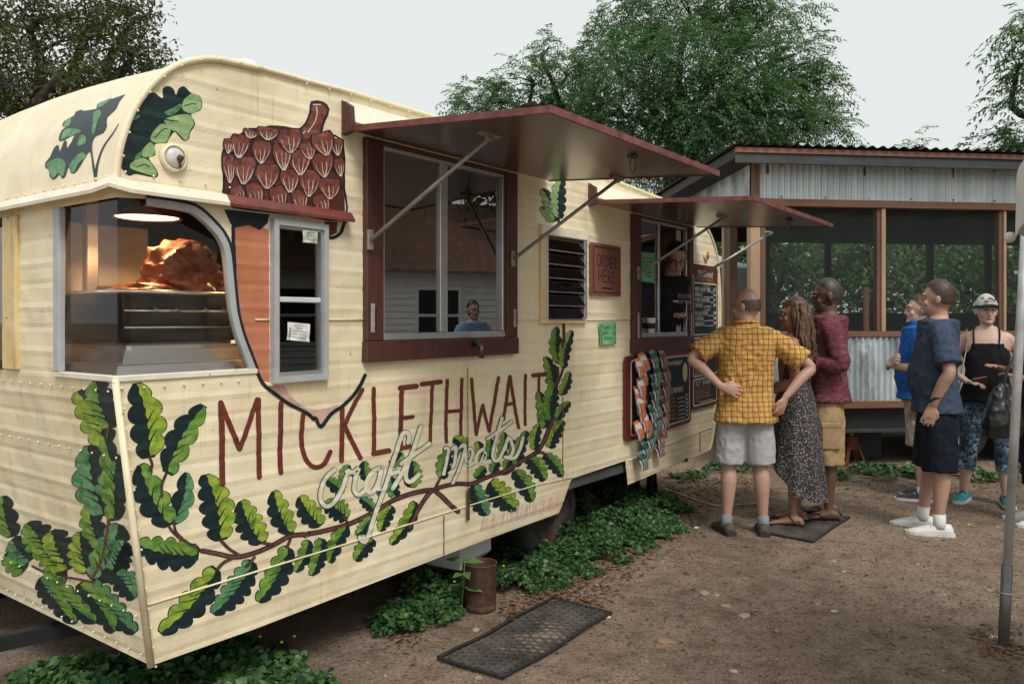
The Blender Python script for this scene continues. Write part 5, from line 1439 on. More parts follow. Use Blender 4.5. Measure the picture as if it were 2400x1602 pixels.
# ORDER HERE
ef, P = board_thing('order_sign', 'brown hand-lettered ORDER HERE sign with arrow', [(1384,567),(1455,578.6),(1454,694.6),(1385,691)], .016)
plate(ef, P, -.002, .008, pm('sign_brown', (.20,.075,.05), .6, 0, .15, 9, .1), 'panel', .006)
def st_word(mb, strokes, P, a0, a1, b0, b1, w, y):
    for s in strokes:
        s = catmull(s, 4) if len(s) > 2 else s
        for p, q in zip(s, s[1:]): bar2(mb, P, a0+(a1-a0)*p[0], b0+(b1-b0)*p[1], a0+(a1-a0)*q[0], b0+(b1-b0)*q[1], w, y)
GL = dict(O=[[(.5,0),(.1,.3),(.1,.75),(.5,1),(.9,.7),(.9,.25),(.5,0)]], R=[[(.1,0),(.1,1)],[(.1,.03),(.75,.1),(.75,.42),(.12,.52)],[(.12,.52),(.9,1)]], D=[[(.1,0),(.1,1)],[(.1,.02),(.8,.25),(.85,.7),(.1,.98)]], E=[[(.1,0),(.1,1)],[(.1,.02),(.85,.0)],[(.1,.5),(.7,.48)],[(.1,.98),(.85,.97)]], H=[[(.1,0),(.1,1)],[(.85,0),(.85,1)],[(.1,.5),(.85,.5)]])
mb = MB()
for wd, b0, b1, a0, a1 in (('ORDER',.20,.44,.19,.90), ('HERE',.49,.73,.24,.84)):
    n = len(wd)
    for i, ch in enumerate(wd): st_word(mb, GL[ch], P, a0+(a1-a0)*i/n, a0+(a1-a0)*(i+.82)/n, b0+.012*i, b1+.008*i, .007, -.0035)
mb.build('lettering', M_LINE, ef)
mb = MB()
for a0, b0, a1, b1 in ((.08,.07,.93,.07),(.93,.07,.93,.94),(.93,.94,.08,.94),(.08,.94,.08,.07)): bar2(mb, P, a0, b0, a1, b1, .007, -.0031)
mb.build('border', M_LINE, ef)
mb = MB(); bar2(mb, P, .35, .855, .66, .855, .009, -.0033); mb.add([(P(.62,.83)[0],-.0033,P(.62,.83)[1]),(P(.62,.88)[0],-.0033,P(.62,.88)[1]),(P(.70,.857)[0],-.0033,P(.70,.857)[1])], [(0,1,2)]); mb.build('arrow', M_LINE, ef)
# tall menu board
e, P = board_thing('menu_board', 'tall maroon menu board with white chalk lettering beside the order window', [(1620,617),(1684,626),(1678.5,946),(1621,962)], .022)
plate(e, P, -.004, .012, M_BOARD, 'panel', .05)
mb = MB(); put_text(mb, 'Micklethwait', P, .22, .80, .035, .085, -.0062, .05); mb.build('title', M_CREAMLN, e)
mb = MB(); put_text(mb, '-CRAFT MEATS-', P, .18, .84, .092, .115, -.0062); mb.build('subtitle', M_CHALKO, e)
for k, (b0, b1) in enumerate(((.125,.490), (.505,.605), (.625,.775), (.79,.975))):
    Q = sub(P, .05, .95, b0, b1); plate(e, Q, -.0056, -.003, M_CREAMLN, 'frame_line', .03)
    dz = .010/(P(0,b0)[1]-P(0,b1)[1]); Q2 = sub(Q, .022, .978, dz, 1-dz); plate(e, Q2, -.0072, -.0052, M_SLATE, 'slate', .025)
    mb = MB(); mo = MB(); mt = MB()
    if k == 0:
        put_text(mt, 'POUND RATES', Q2, .38, .68, .02, .05, -.0085)
        for i, (t, a1, pr) in enumerate((('BEEF SHORT RIBS',.68,'12'),('BRISKET',.34,'16'),('PORK SPARE RIBS',.64,'17'),('SAUSAGE',.34,'6'),('PULLED PORK',.57,'8'),('CHICKEN',.37,'8'),('BARBACOA',.42,'8'))):
            b = .07+.105*i+(.06 if i > 3 else 0)
            put_text(mb, t, Q2, .05, a1+.03, b, b+.082, -.0085); put_text(mb, '$'+pr, Q2, .86, .97, b, b+.07, -.0085)
            if i != 3: bar2(mb, Q2, a1+.05, b+.084, .85, b+.084, .004, -.0085)
        put_text(mb, 'ROTATING', Q2, .42, .74, .435, .475, -.0085, .1); put_text(mb, '2 LINKS', Q2, .42, .70, .50, .54, -.0085, .1)
    if k == 1:
        put_text(mb, 'BRISKET FRITO PIE', Q2, .05, .72, .08, .50, -.0085); put_text(mb, '$8', Q2, .86, .96, .1, .48, -.0085); bar2(mb, Q2, .74, .5, .85, .5, .004, -.0085)
        put_text(mb, 'FRITOS TOPPED WITH SLICED BRISKET', Q2, .05, .93, .58, .70, -.0085); put_text(mb, 'BEANS, COLE SLAW, CHEDDAR', Q2, .05, .72, .78, .90, -.0085)
    if k == 2:
        put_text(mb, 'PLATES', Q2, .05, .42, .07, .30, -.0085)
        for i, t in enumerate(('TWO MEAT', 'THREE MEAT')): put_text(mo, t, Q2, .08, .55+.1*i, .38+.17*i, .50+.17*i, -.0085)
        put_text(mb, 'SERVED WITH TWO SIDES', Q2, .05, .7, .76, .83, -.0085); put_text(mb, 'PLUS BREAD', Q2, .05, .5, .88, .95, -.0085)
    if k == 3:
        put_text(mb, 'SINGLE', Q2, .05, .30, .05, .12, -.0085); put_text(mb, 'PINT', Q2, .05, .25, .16, .23, -.0085); put_text(mb, 'Sides', Q2, .37, .72, .03, .22, -.0085, .12)
        for i, (t, a1) in enumerate((('JALAPENO CHEESE GRITS',.72),('LEMON POPPY SLAW',.72),('POTATO SALAD',.72),('CAMPFIRE BEANS',.72),('CHIPS',.24))): put_text(mo, t, Q2, .06, a1, .27+.135*i, .37+.135*i, -.0085)
        bar2(mb, Q2, .26, .93, .82, .93, .004, -.0085)
    for q, m, nm in ((mb, M_CHALK, 'chalk_text'), (mo, M_CHALKO, 'orange_text'), (mt, M_CREAMLN, 'small_text')):
        if q.v: tag(q.build(nm, m, e), kind='stuff')
# drinks board, half hidden by chips
e, P = board_thing('drinks_board', 'wide maroon drinks board half covered by chip bags', [(1461,835),(1618,822),(1619.6,988),(1468,1036)], .020)
plate(e, P, -.004, .012, M_BOARD, 'panel', .05)
Q = sub(P, .07, .97, .05, .95); plate(e, Q, -.0056, -.003, M_CREAMLN, 'frame_line', .03); Q2 = sub(Q, .012, .988, .018, .982); plate(e, Q2, -.0072, -.0052, M_SLATE, 'slate', .03)
mb = MB(); put_text(mb, 'DRINKS', Q2, .66, .88, .46, .55, -.0085); put_text(mb, 'PAYMENT', Q2, .60, .86, .06, .12, -.0085)
mo = MB()
for i, t in enumerate(('ICED TEA', 'WATER', 'SODA', 'MEX COKE', 'SPARKLING', 'TOPO')):
    b = .60+.063*i; put_text(mo, t, Q2, .57, .72+.02*(i % 3), b, b+.042, -.0085); bar2(mb, Q2, .78, b+.045, .91, b+.045, .004, -.0085); put_text(mb, '$'+'123223'[i], Q2, .93, .98, b, b+.04, -.0085)
mb.build('chalk_text', M_CHALK, e); mo.build('orange_text', M_CHALKO, e)
lm = sub(Q2, .86, .97, .10, .40); mb = MB(); mb.add([(lm(.5+.42*math.sin(t), .5-.5*math.cos(t))[0], -.0090, lm(.5+.42*math.sin(t), .5-.5*math.cos(t))[1]) for t in (2*math.pi*i/16 for i in range(16))], [tuple(range(16))]); mb.build('yellow_badge', pm('pale_yellow_paint',(.55,.53,.22),.7), e)
# green notices
for px, off, lab, rows in (([(1497,590),(1535,594),(1535,663.5),(1498,658)], .020, 'green hand-lettered notice taped inside the order window', ('PIE SHAKES','DESSERT','SLICE','WHOLE','SHAKE','COOKIE')),
                           ([(1403.6,756),(1443,754),(1443,806),(1405,808)], .012, 'small green price notice for shirts, hats and candles', ('T-SHIRTS ..20','HATS .....20','CANDLES ..15'))):
    e, P = paper('paper_notice', px, M_GRNP, lab, 'notice', off)
    mb = MB(); n = len(rows)
    for i, t in enumerate(rows): put_text(mb, t, P, .14+(.06 if i > 1 else 0), .86-(.1 if i > 1 else 0), .16+.72*i/n, .16+.72*i/n+.40/n, -.0095)
    mb.build('lettering', M_INK, e); mb = MB()
    for a, da in ((.06,.09),(.94,-.09)):
        bar2(mb, P, a, .10, a, .92, .005, -.0092); bar2(mb, P, a, .10, a+da, .10, .005, -.0092); bar2(mb, P, a, .92, a+da, .92, .005, -.0092)
    tag(mb.build('brackets', M_INK, e), kind='stuff')
# cup on the sill, things leaning inside the order window
hp = wp(1531,775,.03); c = empty('paper_cup', lw(hp[0],-.012,OWi[2]+.030), 0, 'white paper cup on the order window sill', 'cup'); n = 16
MB().loft([[(r*math.cos(2*math.pi*i/n), r*math.sin(2*math.pi*i/n), z) for i in range(n)] for r, z in ((.026,0),(.033,.10),(.036,.103),(.034,.108))]).build('cup', M_PAPER, c, True); MB().add([(.0335*math.cos(t)*1.01, .0335*math.sin(t)*1.01-.0, z) for z in (.03,.07) for t in (R(-150+20*i) for i in range(7))], [(i,i+1,8+i,7+i) for i in range(6)]).build('print', M_INK, c)
for k, (ds, lab) in enumerate(((.02,'thin dark broom handle leaning inside the order window'),(.10,'pale wooden broom handle leaning inside the order window'))):
    b = empty('broom_handle', lw(OWi[0]+.1+ds,.22,.5), TROT, lab, 'broom'); MB().tube([(0,0,.02),(.10,0,1.55)], .012, 8).build('handle', (M_CEDARD, M_CEDAR)[k], b, True); MB().bbox((-.12,-.03,0),(.12,.03,.12),.01).build('head', M_RUBBER, b)
for k, (m, lab) in enumerate(((pm('bottle_blue',(.05,.12,.22),.2),'blue bottle inside the order window'),(pm('bottle_pale',(.40,.36,.26),.3),'pale jar inside the order window'),(pm('bottle_amber',(.20,.10,.04),.2),'amber bottle inside the order window'))):
    b = MB(); n = 14; b.loft([[(r*math.cos(2*math.pi*i/n), r*math.sin(2*math.pi*i/n), z) for i in range(n)] for r, z in ((.036,0),(.038,.01),(.038,.13),(.015,.18),(.015,.22))]); o = b.build('bottle', m, None, True); o.location = lw(OWi[0]+.07+.085*k,.16,OWi[2]+.035); tag(o, lab, 'bottle')
o = MB().bbox((0,0,0),(1.3,.4,.04),.004).build('inner_shelf', M_INT); o.location = lw(OWi[0]-.2,.1,OWi[2]-.006); o.rotation_euler = (0,0,TROT); tag(o, 'dark counter shelf behind the order window', 'shelf')
# ------------------------------------------------------------------ chip bags
def bag_mat(name, cap, stripe, panel):
    m, nt, b, out = new_mat(name); v = nd(nt, 'ShaderNodeTexCoord'); sx = nd(nt, 'ShaderNodeSeparateXYZ'); nt.links.new(v.outputs['Object'], sx.inputs[0])
    def mth(op, a, val=None, b_=None):
        n = nd(nt, 'ShaderNodeMath', operation=op); nt.links.new(a, n.inputs[0])
        if val is not None: n.inputs[1].default_value = val
        if b_ is not None: nt.links.new(b_, n.inputs[1])
        return n.outputs[0]
    fr = mth('FRACT', mth('MULTIPLY', mth('ADD', sx.outputs[0], 5.0), 42.0)); st = mth('LESS_THAN', fr, .5)
    c = mixc(nt, st, (.42,.40,.37), stripe)
    low = mth('GREATER_THAN', sx.outputs[2], .012); c = mixc(nt, low, c, cap); tipm = mth('GREATER_THAN', sx.outputs[2], .058); c = mixc(nt, tipm, c, panel)
    inx = mth('GREATER_THAN', sx.outputs[0], -.034); inz = mth('LESS_THAN', sx.outputs[2], .012); inz2 = mth('GREATER_THAN', sx.outputs[2], -.052); inx2 = mth('LESS_THAN', sx.outputs[0], .022)
    pn = mth('MULTIPLY', mth('MULTIPLY', inx, None, inx2), None, mth('MULTIPLY', inz, None, inz2)); c = mixc(nt, pn, c, panel)
    nt.links.new(c, b.inputs['Base Color']); b.inputs['Roughness'].default_value = .42
    bump(nt, b, noise_tex(nt, 45, 4, .6, v.outputs['Object'], .8), .5, .008)
    return m
BAGM = dict(orange=bag_mat('bag_orange',(.52,.50,.46),(.34,.06,.03),(.60,.13,.02)), green=bag_mat('bag_green',(.006,.045,.032),(.006,.032,.025),(.10,.20,.17)), red=bag_mat('bag_red',(.14,.022,.02),(.08,.012,.012),(.34,.17,.15)))
BAGME = {}
for kn in BAGM:
    nu, nv = 10, 12; vs = []; fs = []
    for sgn in (-1, 1):
        for j in range(nv+1):
            for i in range(nu+1):
                a, b = i/nu, j/nv; th = .030*(math.sin(math.pi*a)**.6)*(max(0, math.sin(math.pi*min(1, max(0, (b-.06)/.88))))**.55)
                w = .062*(1-.12*math.sin(math.pi*b)); vs.append(((a-.5)*2*w+.002*math.sin(b*25), sgn*(th+.0006)+.0025*math.sin(a*9+b*13)*(1 if 0 < j < nv else 0), (b-.5)*.17))
    for sgn in (0, 1):
        o_ = sgn*(nu+1)*(nv+1)
        for j in range(nv):
            for i in range(nu):
                q = (o_+j*(nu+1)+i, o_+j*(nu+1)+i+1, o_+(j+1)*(nu+1)+i+1, o_+(j+1)*(nu+1)+i); fs.append(q if not sgn else q[::-1])
    me = MB().add(vs, fs).mesh('chip_bag', True); me.materials.append(BAGM[kn]); BAGME[kn] = me
K7 = lambda x, y: (1440+x*.21053, 780+y*.21053)
cols = dict(orange=[(330,320),(285,385),(320,490),(300,600),(285,690),(290,790),(300,880),(345,985),(375,1060),(275,1080)], green=[(440,290),(480,455),(455,555),(460,650),(450,745),(470,835),(430,890),(480,985),(440,1095),(400,1195),(350,1300),(315,1420)], red=[(540,290),(575,440),(565,530),(570,615),(560,700),(560,790),(555,870),(545,960),(530,1075),(510,1185),(495,1280)])
ordn = ['topmost','second','third','fourth','fifth','sixth','seventh','eighth','ninth','tenth','eleventh','lowest']
cl = dict(orange='white and orange', green='dark green striped', red='red striped')
for ci, (kn, pts) in enumerate(cols.items()):
    for i, q in enumerate(pts):
        off = .07-.012*ci+.010*(i % 2); s, z = wp(*K7(*q), off)
        o = bpy.data.objects.new('chip_bag', BAGME[kn]); COL.objects.link(o); o.location = lw(s, -off, z)
        lean = rng.uniform(.15,.4); roll = rng.uniform(.05,.24)*(1 if kn == 'orange' else .8); yw = rng.uniform(-.15,.12)
        o.rotation_mode = 'XYZ'
        M_ = Matrix.Rotation(TROT+yw, 4, 'Z') @ Matrix.Rotation(roll, 4, 'Y').inverted() @ Matrix.Rotation(-lean, 4, 'X'); o.rotation_euler = M_.to_euler(); o.scale = (.8,.95,.8)
        w_ = ordn[i] if i < len(pts)-1 else 'lowest'
        tag(o, (f'{w_} {cl[kn]} chip bag on its hanging strip' if w_ in ('topmost', 'lowest') else f'{w_} {cl[kn]} chip bag from the top of its hanging strip'), 'chip bag', 'chip bags hanging by the order window')
for kn, sx_ in (('orange',0),('green',1),('red',2)):
    q0, q1 = cols[kn][0], cols[kn][-1]; a = wp(*K7(*q0), .035); b = wp(*K7(*q1), .035)
    o = MB().beam(lw(a[0],-.034,a[1]+.05), lw(b[0],-.034,b[1]-.02), .012, .004).build('clip_strip', M_BLACK); tag(o, f'black clip strip holding the {cl[kn]} chip bags', 'clip strip')
# ------------------------------------------------------------------ ground things
def ring_mat_thing():
    cs = [ground(u, v) for u, v in ((1032,1547),(1172,1594),(1441,1434),(1288,1405))]
    c = sum(cs, Vector())/4; ax = ((cs[3]-cs[0])+(cs[2]-cs[1])).normalized(); Lm = ((cs[3]-cs[0]).length+(cs[2]-cs[1]).length)/2; Wm = ((cs[1]-cs[0]).length+(cs[2]-cs[3]).length)/2
    rz = math.atan2(ax.y, ax.x)
    e = empty('rubber_mat', (c.x,c.y,0), rz, 'black rubber ring mat half buried in dirt', 'mat')
    p = .046; hx, hy = Lm/2, Wm/2; mb = MB(); j = 0; y = -hy+p/2
    def zz(x, y): return .022+.004*math.sin(x*5.2+1)*math.sin(y*4+2)+gz(c.x+x*ax.x-y*ax.y, c.y+x*ax.y+y*ax.x)+.002*math.sin(x*11)
    while y < hy-p*.3:
        x = -hx+p/2+(p/2 if j % 2 else 0)
        while x < hx-p*.3:
            n = 12; rings = []
            for rr, dz in ((p*.60,-.020),(p*.575,0),(p*.42,.001),(p*.40,-.022)):
                rings.append([(x+rr*math.cos(2*math.pi*i/n+.26)*(1 if rr < p*.5 else .88/max(abs(math.cos((2*math.pi*i/n+.26) % (math.pi/3)-math.pi/6)),.8)), y+rr*math.sin(2*math.pi*i/n+.26)*(1 if rr < p*.5 else .9), zz(x, y)+dz+(rng.random()*.0012)) for i in range(n)])
            mb.loft(rings, cap=False); x += p
        y += p*.866; j += 1
    o = mb.build('rings', pm('dusty_rubber', (.075,.066,.057), .85, 0, .7, 5, .3, 40), e, False); tag(o, kind='stuff')
    mb = MB()
    for a, b in (((-hx,-hy),(hx,-hy)),((hx,-hy),(hx,hy)),((hx,hy),(-hx,hy)),((-hx,hy),(-hx,-hy))):
        pts = [(a[0]+(b[0]-a[0])*t/14, a[1]+(b[1]-a[1])*t/14) for t in range(15)]; mb.tube([(x, y, zz(x, y)-.004) for x, y in pts], .008, 6)
    mb.build('border', M_RUBBER, e, True)
    # sand lying over the middle
    vs = []; fs = []; n = 22
    for i in range(n+1):
        for k in range(9):
            x = -hx*.55+1.05*hx*i/n; y = -hy*.75+1.0*hy*k/8+.05*math.sin(i*.8); f = math.sin(math.pi*i/n)*math.sin(math.pi*k/8)
            vs.append((x, y, zz(x, y)-.020+.0195*f**.4+.004*noise.noise((x*14, y*14, 0))))
    for i in range(n):
        for k in range(8): fs.append((i*9+k, (i+1)*9+k, (i+1)*9+k+1, i*9+k+1))
    MB().add(vs, fs).build('sand_cover', M_DIRT, e, True)
ring_mat_thing()
def mesh_mat():
    cs = [ground(u, v) for u, v in ((1790,1248),(1905,1274),(1990,1212),(1880,1190))]; vs = []; e = empty('floor_mat', (0,0,0), 0, 'thin dark grid mat under the queuing trio', 'mat')
    def Pq(a, b): return (cs[0]*(1-a)+cs[1]*a)*(1-b)+(cs[3]*(1-a)+cs[2]*a)*b
    mb = MB(); n1, n2 = 20, 16
    def W(a, b): p = Pq(a, b); return (p.x, p.y, gz(p.x, p.y)+.008+.004*math.sin(a*17)*math.sin(b*9))
    for i in range(n1+1): mb.tube([W(i/n1, k/8) for k in range(9)], .0045, 4)
    for i in range(n2+1): mb.tube([W(k/12, i/n2) for k in range(13)], .0045, 4)
    tag(mb.build('grid', bpy.data.materials['dusty_rubber'], e), kind='stuff')
    MB().tube([W(1, k/8) for k in range(9)], .010, 6).build('border', M_RUBBER, e, True); MB().tube([W(k/12, 0) for k in range(13)], .010, 6).build('border', M_RUBBER, e, True)
mesh_mat()
# rusty can with a seedling
p = ground(1127, 1424); M_RUSTC = pm('can_rust', (.075,.036,.022), .75, .3, .6, 22, .4)
c = empty('rusty_can', (p.x,p.y,gz(p.x,p.y)), 0, 'rusty ribbed food can at the edge of the ivy', 'can'); n = 28
rings = [[(r*math.cos(2*math.pi*i/n), r*math.sin(2*math.pi*i/n), z) for i in range(n)] for r, z in [(.076,0),(.080,.004),(.080,.03)]+[(.079+(.0022 if k % 2 else -.0012), .03+.007*k) for k in range(24)]+[(.080,.20),(.083,.236),(.085,.240),(.082,.240),(.078,.232),(.077,.03)]]
mb = MB(); mb.loft(rings, cap=False); o = mb.build('body', M_RUSTC, c, True); MB().add(rings[-1], [tuple(range(n))]).build('soil', M_DIRT, c); MB().tube([(.083*math.cos(2*math.pi*i/n), .083*math.sin(2*math.pi*i/n), .240) for i in range(n+1)], .003, 6).build('rim', M_RUST, c, True)
M_SEED = leaf_mat('seedling_leaf', [(.10,.24,.05),(.16,.32,.08)], .4, .4)
sd = empty('seedling', (p.x-.10,p.y-.03,0), 0, 'bright green seedling with pointed leaves beside the can', 'plant')
MB().tube([(0,0,0),(.01,0,.14),(.02,-.01,.27)], [.005,.004,.002], 6).build('stem', pm('green_stem',(.08,.16,.04),.6), sd, True)
for i, (z, a, L) in enumerate(((.25,-.3,.11),(.25,2.6,.12),(.19,1.0,.12),(.19,4.2,.11),(.12,-.6,.12),(.12,2.4,.10),(.28,1.2,.07),(.20,-1.3,.12))):
    V, F = leaf_quads(np.array([[.015,-.005,z]]), np.array([[math.cos(a), math.sin(a), .15-.1*(i % 3)]]), np.array([[0,-.4,1.]]), [L], [L*.42], .12)
    fast_mesh('leaf', V, F, M_SEED, sd)
# white plastic bin lying under the skirt
q = wp(1142,1290,-.10); b = empty('plastic_bin', lw(q[0]-.02,.14,.16), TROT+R(6), 'white plastic bin under the trailer behind the can', 'bin')
MB().bbox((-.17,0,0),(.15,.3,.30),.03).build('body', M_WHITEP, b); MB().bbox((-.19,-.006,-.01),(-.172,.3,.31),.006).build('lid', M_WHITEP, b); MB().bbox((-.005,-.004,.13),(.025,.0,.165),.001).build('badge', M_INK, b)
# yellow hose
pts = [(1560,1150),(1630,1175),(1680,1188),(1740,1186),(1778,1182),(1785,1172),(1770,1166)]
o = MB().tube(catmull([tuple(ground(u, v)+Vector((0,0,.012+gz(*ground(u, v)[:2])))) for u, v in pts], 5), .007, 8).build('hose', pm('yellow_hose',(.42,.33,.10),.5), None, True); tag(o, 'thin yellow hose curling on the ground behind the queue', 'hose')
# post and umbrella at the right edge
a = ground(2351, 1508); po = empty('steel_pole', (a.x,a.y,0), 0, 'grey galvanised pole standing at the right edge', 'pole')
tp = Vector((.125,.0,2.3)); MB().tube([(0,0,-.05),tp*.5,tp], .0195, 14).build('shaft', pm('galvanised_pole',(.42,.43,.43),.42,.3,.25,9), po, True)
MB().tube([(0,0,-.05),tp*.16], .0240, 14).build('sleeve', pm('pole_sleeve',(.17,.17,.17),.5,.6,.2,9), po, True)
k = tp*.105; MB().tube([k+Vector((.036*math.cos(2*math.pi*i/14), .036*math.sin(2*math.pi*i/14), 0)) for i in range(15)], .003, 6).tube([k+Vector((-.034,0,0)), k+Vector((-.10,-.02,.012))], .0045, 6).build('hose_clip', M_ALU, po, True)
um = empty('market_umbrella', (2.395,2.13,0), 0, 'off-white market umbrella whose scalloped edge enters at right', 'umbrella'); M_UMB = pm('umbrella_cloth', (.58,.57,.53), .85, 0, .06, 10, .1)
vs = [(0,0,2.45)]; fs = []; nn = 64; Rr_ = .90
for i in range(nn):
    t = 2*math.pi*i/nn; rr = Rr_*(1-.03*abs(math.sin(t*4))); vs += [(rr*math.cos(t), rr*math.sin(t), 1.97+.03*abs(math.sin(t*4))), (rr*1.005*math.cos(t), rr*1.005*math.sin(t), 1.77+.03*abs(math.cos(t*8)))]
for i in range(nn): j = (i+1) % nn; fs += [(0,1+2*i,1+2*j)]
for i in range(nn): j = (i+1) % nn; fs += [(1+2*i,2+2*i,2+2*j,1+2*j)]
MB().add(vs, fs).build('canopy', M_UMB, um); MB().tube([(0,0,0),(0,0,2.5)], .02, 10).build('pole', M_CEDAR, um, True)
for i in range(8):
    t = 2*math.pi*(i+.0)/8+.30; MB().ball((Rr_*1.005*math.cos(t), Rr_*1.005*math.sin(t), 1.765), .018, 8, 6).build('bobble', M_UMB, um, True)
# ------------------------------------------------------------------ ivy, fallen leaves, twigs, stones
M_IVY = leaf_mat('ivy_leaf', [(.016,.055,.020),(.030,.088,.026),(.050,.13,.034),(.10,.195,.052),(.020,.066,.022)], .42, .25)
M_DRY = leaf_mat('dry_leaf', [(.10,.05,.025),(.17,.085,.04),(.25,.14,.075),(.085,.045,.025),(.30,.20,.12)], .75, .1)
M_STONE = leaf_mat('pebble', [(.20,.15,.11),(.30,.24,.18),(.40,.34,.27),(.14,.10,.075)], .9, 0)
M_TWIG = leaf_mat('twig', [(.035,.022,.016),(.06,.04,.028),(.11,.08,.055)], .9, 0)
def ivy(name, label, discs, lsize, dens):
    P = []
    for c, r, h in discs:
        n = int(dens*r*r); a = nrg.uniform(0, 2*np.pi, n); q = np.sqrt(nrg.uniform(0, 1, n)); x = c.x+r*q*np.cos(a); y = c.y+r*q*np.sin(a)
        bump_ = np.array([.6+.8*noise.noise((xx*5, yy*5, 2.2)) for xx, yy in zip(x, y)]); z = .012+h*np.clip(1-q**2.2, 0, 1)*np.clip(bump_, .12, 1.4)*nrg.uniform(.35, 1, n)**.6
        kp = np.array([noise.noise((xx*6.5, yy*6.5, 7.7))+.35*noise.noise((xx*19, yy*19, 1.7)) for xx, yy in zip(x, y)]) > (q*1.2-1.0)
        P.append(np.stack([x, y, z], 1)[kp])
    P = np.concatenate(P); n = len(P); D = nrg.normal(0, 1, (n, 3)); D[:, 2] = D[:, 2]*.35-.12; N = nrg.normal(0, .45, (n, 3))+np.array([[0,-.35,1.0]])
    l = lsize*nrg.uniform(.45, 1.4, n); V, F = heart_leaves(P, D, N, l, l*nrg.uniform(.75, 1.0, n))
    V[:, 2] = np.maximum(V[:, 2], .004)
    o = fast_mesh(name, V, F, M_IVY); tag(o, label, 'ground cover', kind='stuff')
G = lambda u, v: ground(u, v)
ivy('ground_ivy', 'green ivy bank growing along the trailer side', [(G(1190,1385),.17,.14),(G(1255,1355),.24,.17),(G(1320,1325),.28,.2),(G(1390,1295),.32,.22),(G(1450,1258),.36,.24),(G(1510,1228),.36,.24),(G(1530,1195),.32,.2),(G(1300,1290),.30,.24),(G(1400,1225),.38,.26),(G(1240,1310),.24,.22),(G(1330,1240),.35,.24),(G(1470,1190),.4,.2),
     (G(1170,1345),.16,.16),(G(1440,1160),.4,.2)], .025, 46000)
ivy('ground_ivy', 'green ivy patch left of the rusty can', [(G(960,1450),.20,.17),(G(1000,1412),.22,.20),(G(930,1470),.14,.10),(G(1050,1405),.13,.18),(G(1030,1440),.12,.1),(G(985,1385),.2,.2),(G(1070,1370),.16,.16)], .026, 42000)
ivy('ground_ivy', 'broad-leaved weeds under the near corner of the trailer', [(G(250,1605),.22,.12),(G(380,1595),.24,.13),(G(520,1590),.24,.13),(G(640,1588),.22,.11),(G(720,1600),.14,.07),(G(450,1560),.25,.12),(G(560,1540),.2,.1),(G(120,1630),.25,.12),(G(330,1640),.3,.12),(G(560,1640),.3,.1)], .036, 18000)
ivy('ground_ivy', 'low weeds along the base of the kitchen house', [(G(u, v),.14+.05*(i % 3),.10+.03*(i % 2)) for i, (u, v) in enumerate(((1975,1120),(2010,1112),(2050,1105),(2090,1112),(2135,1118),(2170,1122),(2215,1115),(2280,1120),(2330,1125),(2385,1118),(1925,1120),(2060,1125),(2130,1108),(1690,1105),(1740,1100),(1640,1115),(1600,1125)))], .045, 4200)
fl = []
for u, v in ((690,1560),(660,1575),(300,1560),(480,1575),(610,1560),(1065,1420),(1180,1380)): q = G(u, v); fl.append((q.x, q.y, .13))
mb = MB()
for q in fl: mb.ball(q, (.008,.008,.005), 7, 4)
tag(mb.build('weed_flowers', pm('yellow_petal',(.55,.45,.03),.6)), 'tiny yellow flowers among the weeds', 'flower', kind='stuff')
def scatter(n, areas):
    out = []
    for (u0, v0, u1, v1, wgt) in areas:
        k = int(n*wgt); a = nrg.uniform(0, 1, k); b = nrg.uniform(0, 1, k); cu = u0+(u1-u0)*a+nrg.normal(0, 14, k); cv = v0+(v1-v0)*a+nrg.normal(0, 22, k); cv = np.maximum(cv, 1085)
        t = EYE*FPX/(cv-VH); out.append(np.stack([(cu-CX)/FPX*t, t], 1))
    return np.concatenate(out)
def field(n, x0, x1, y0, y1): return np.stack([nrg.uniform(x0, x1, n), nrg.uniform(y0, y1, n)], 1)
def gzv(Q): return np.array([gz(x, y) for x, y in Q])
Q = np.concatenate([scatter(1, [(1180,1440,1330,1375,330),(1330,1375,1520,1290,330),(1250,1420,1430,1400,190),(1500,1280,1640,1210,230),(1500,1180,1740,1150,620),(1560,1140,1800,1120,420),(1930,1150,2400,1140,360),(2290,1500,2400,1530,160),(900,1490,1010,1450,90)]), field(4200, -1.5, 6.5, 2.9, 8.5)])
z = gzv(Q)+.006; P = np.concatenate([Q, z[:, None]], 1); n = len(P)
D = nrg.normal(0, 1, (n, 3)); D[:, 2] *= .18; N = nrg.normal(0, .3, (n, 3))+np.array([[0,0,1.]]); L = nrg.uniform(.010, .030, n)*np.where(np.arange(n) < n-4200, 1.7, nrg.uniform(.5, 1.5, n))
V, F = leaf_quads(P, D, N, L, L*nrg.uniform(.3, .55, n), .3); V[:, 2] = np.maximum(V[:, 2], np.repeat(z, 4)-.003)
tag(fast_mesh('leaf_litter', V, F, M_DRY), 'scattered brown fallen leaves on the dirt', 'leaf litter', kind='stuff')
def bits(name, label, Q, lx, ly, lz, m, cat):
    n = len(Q); a = nrg.uniform(0, np.pi, n); ca, sa = np.cos(a), np.sin(a); z = gzv(Q); V = []
    base = np.array([(-1,0,0),(-.5,-1,0),(.6,-.9,0),(1,.1,0),(.4,1,0),(-.6,.8,0),(-.35,-.2,1),(.4,.15,.9)])
    for k in base: 
        x = k[0]*lx*nrg.uniform(.8,1.2,n); y = k[1]*ly*nrg.uniform(.7,1.2,n); V.append(np.stack([Q[:,0]+x*ca-y*sa, Q[:,1]+x*sa+y*ca, z+k[2]*lz-.002], 1))
    V = np.stack(V, 1).reshape(-1, 3); b = np.arange(n)[:, None]*8; T = np.array([(0,1,6),(1,2,6),(2,7,6),(2,3,7),(3,4,7),(4,6,7),(4,5,6),(5,0,6)])
    F = (b[:, None, :]+T[None]).reshape(-1, 3); tag(fast_mesh(name, V, F, m), label, cat, kind='stuff')
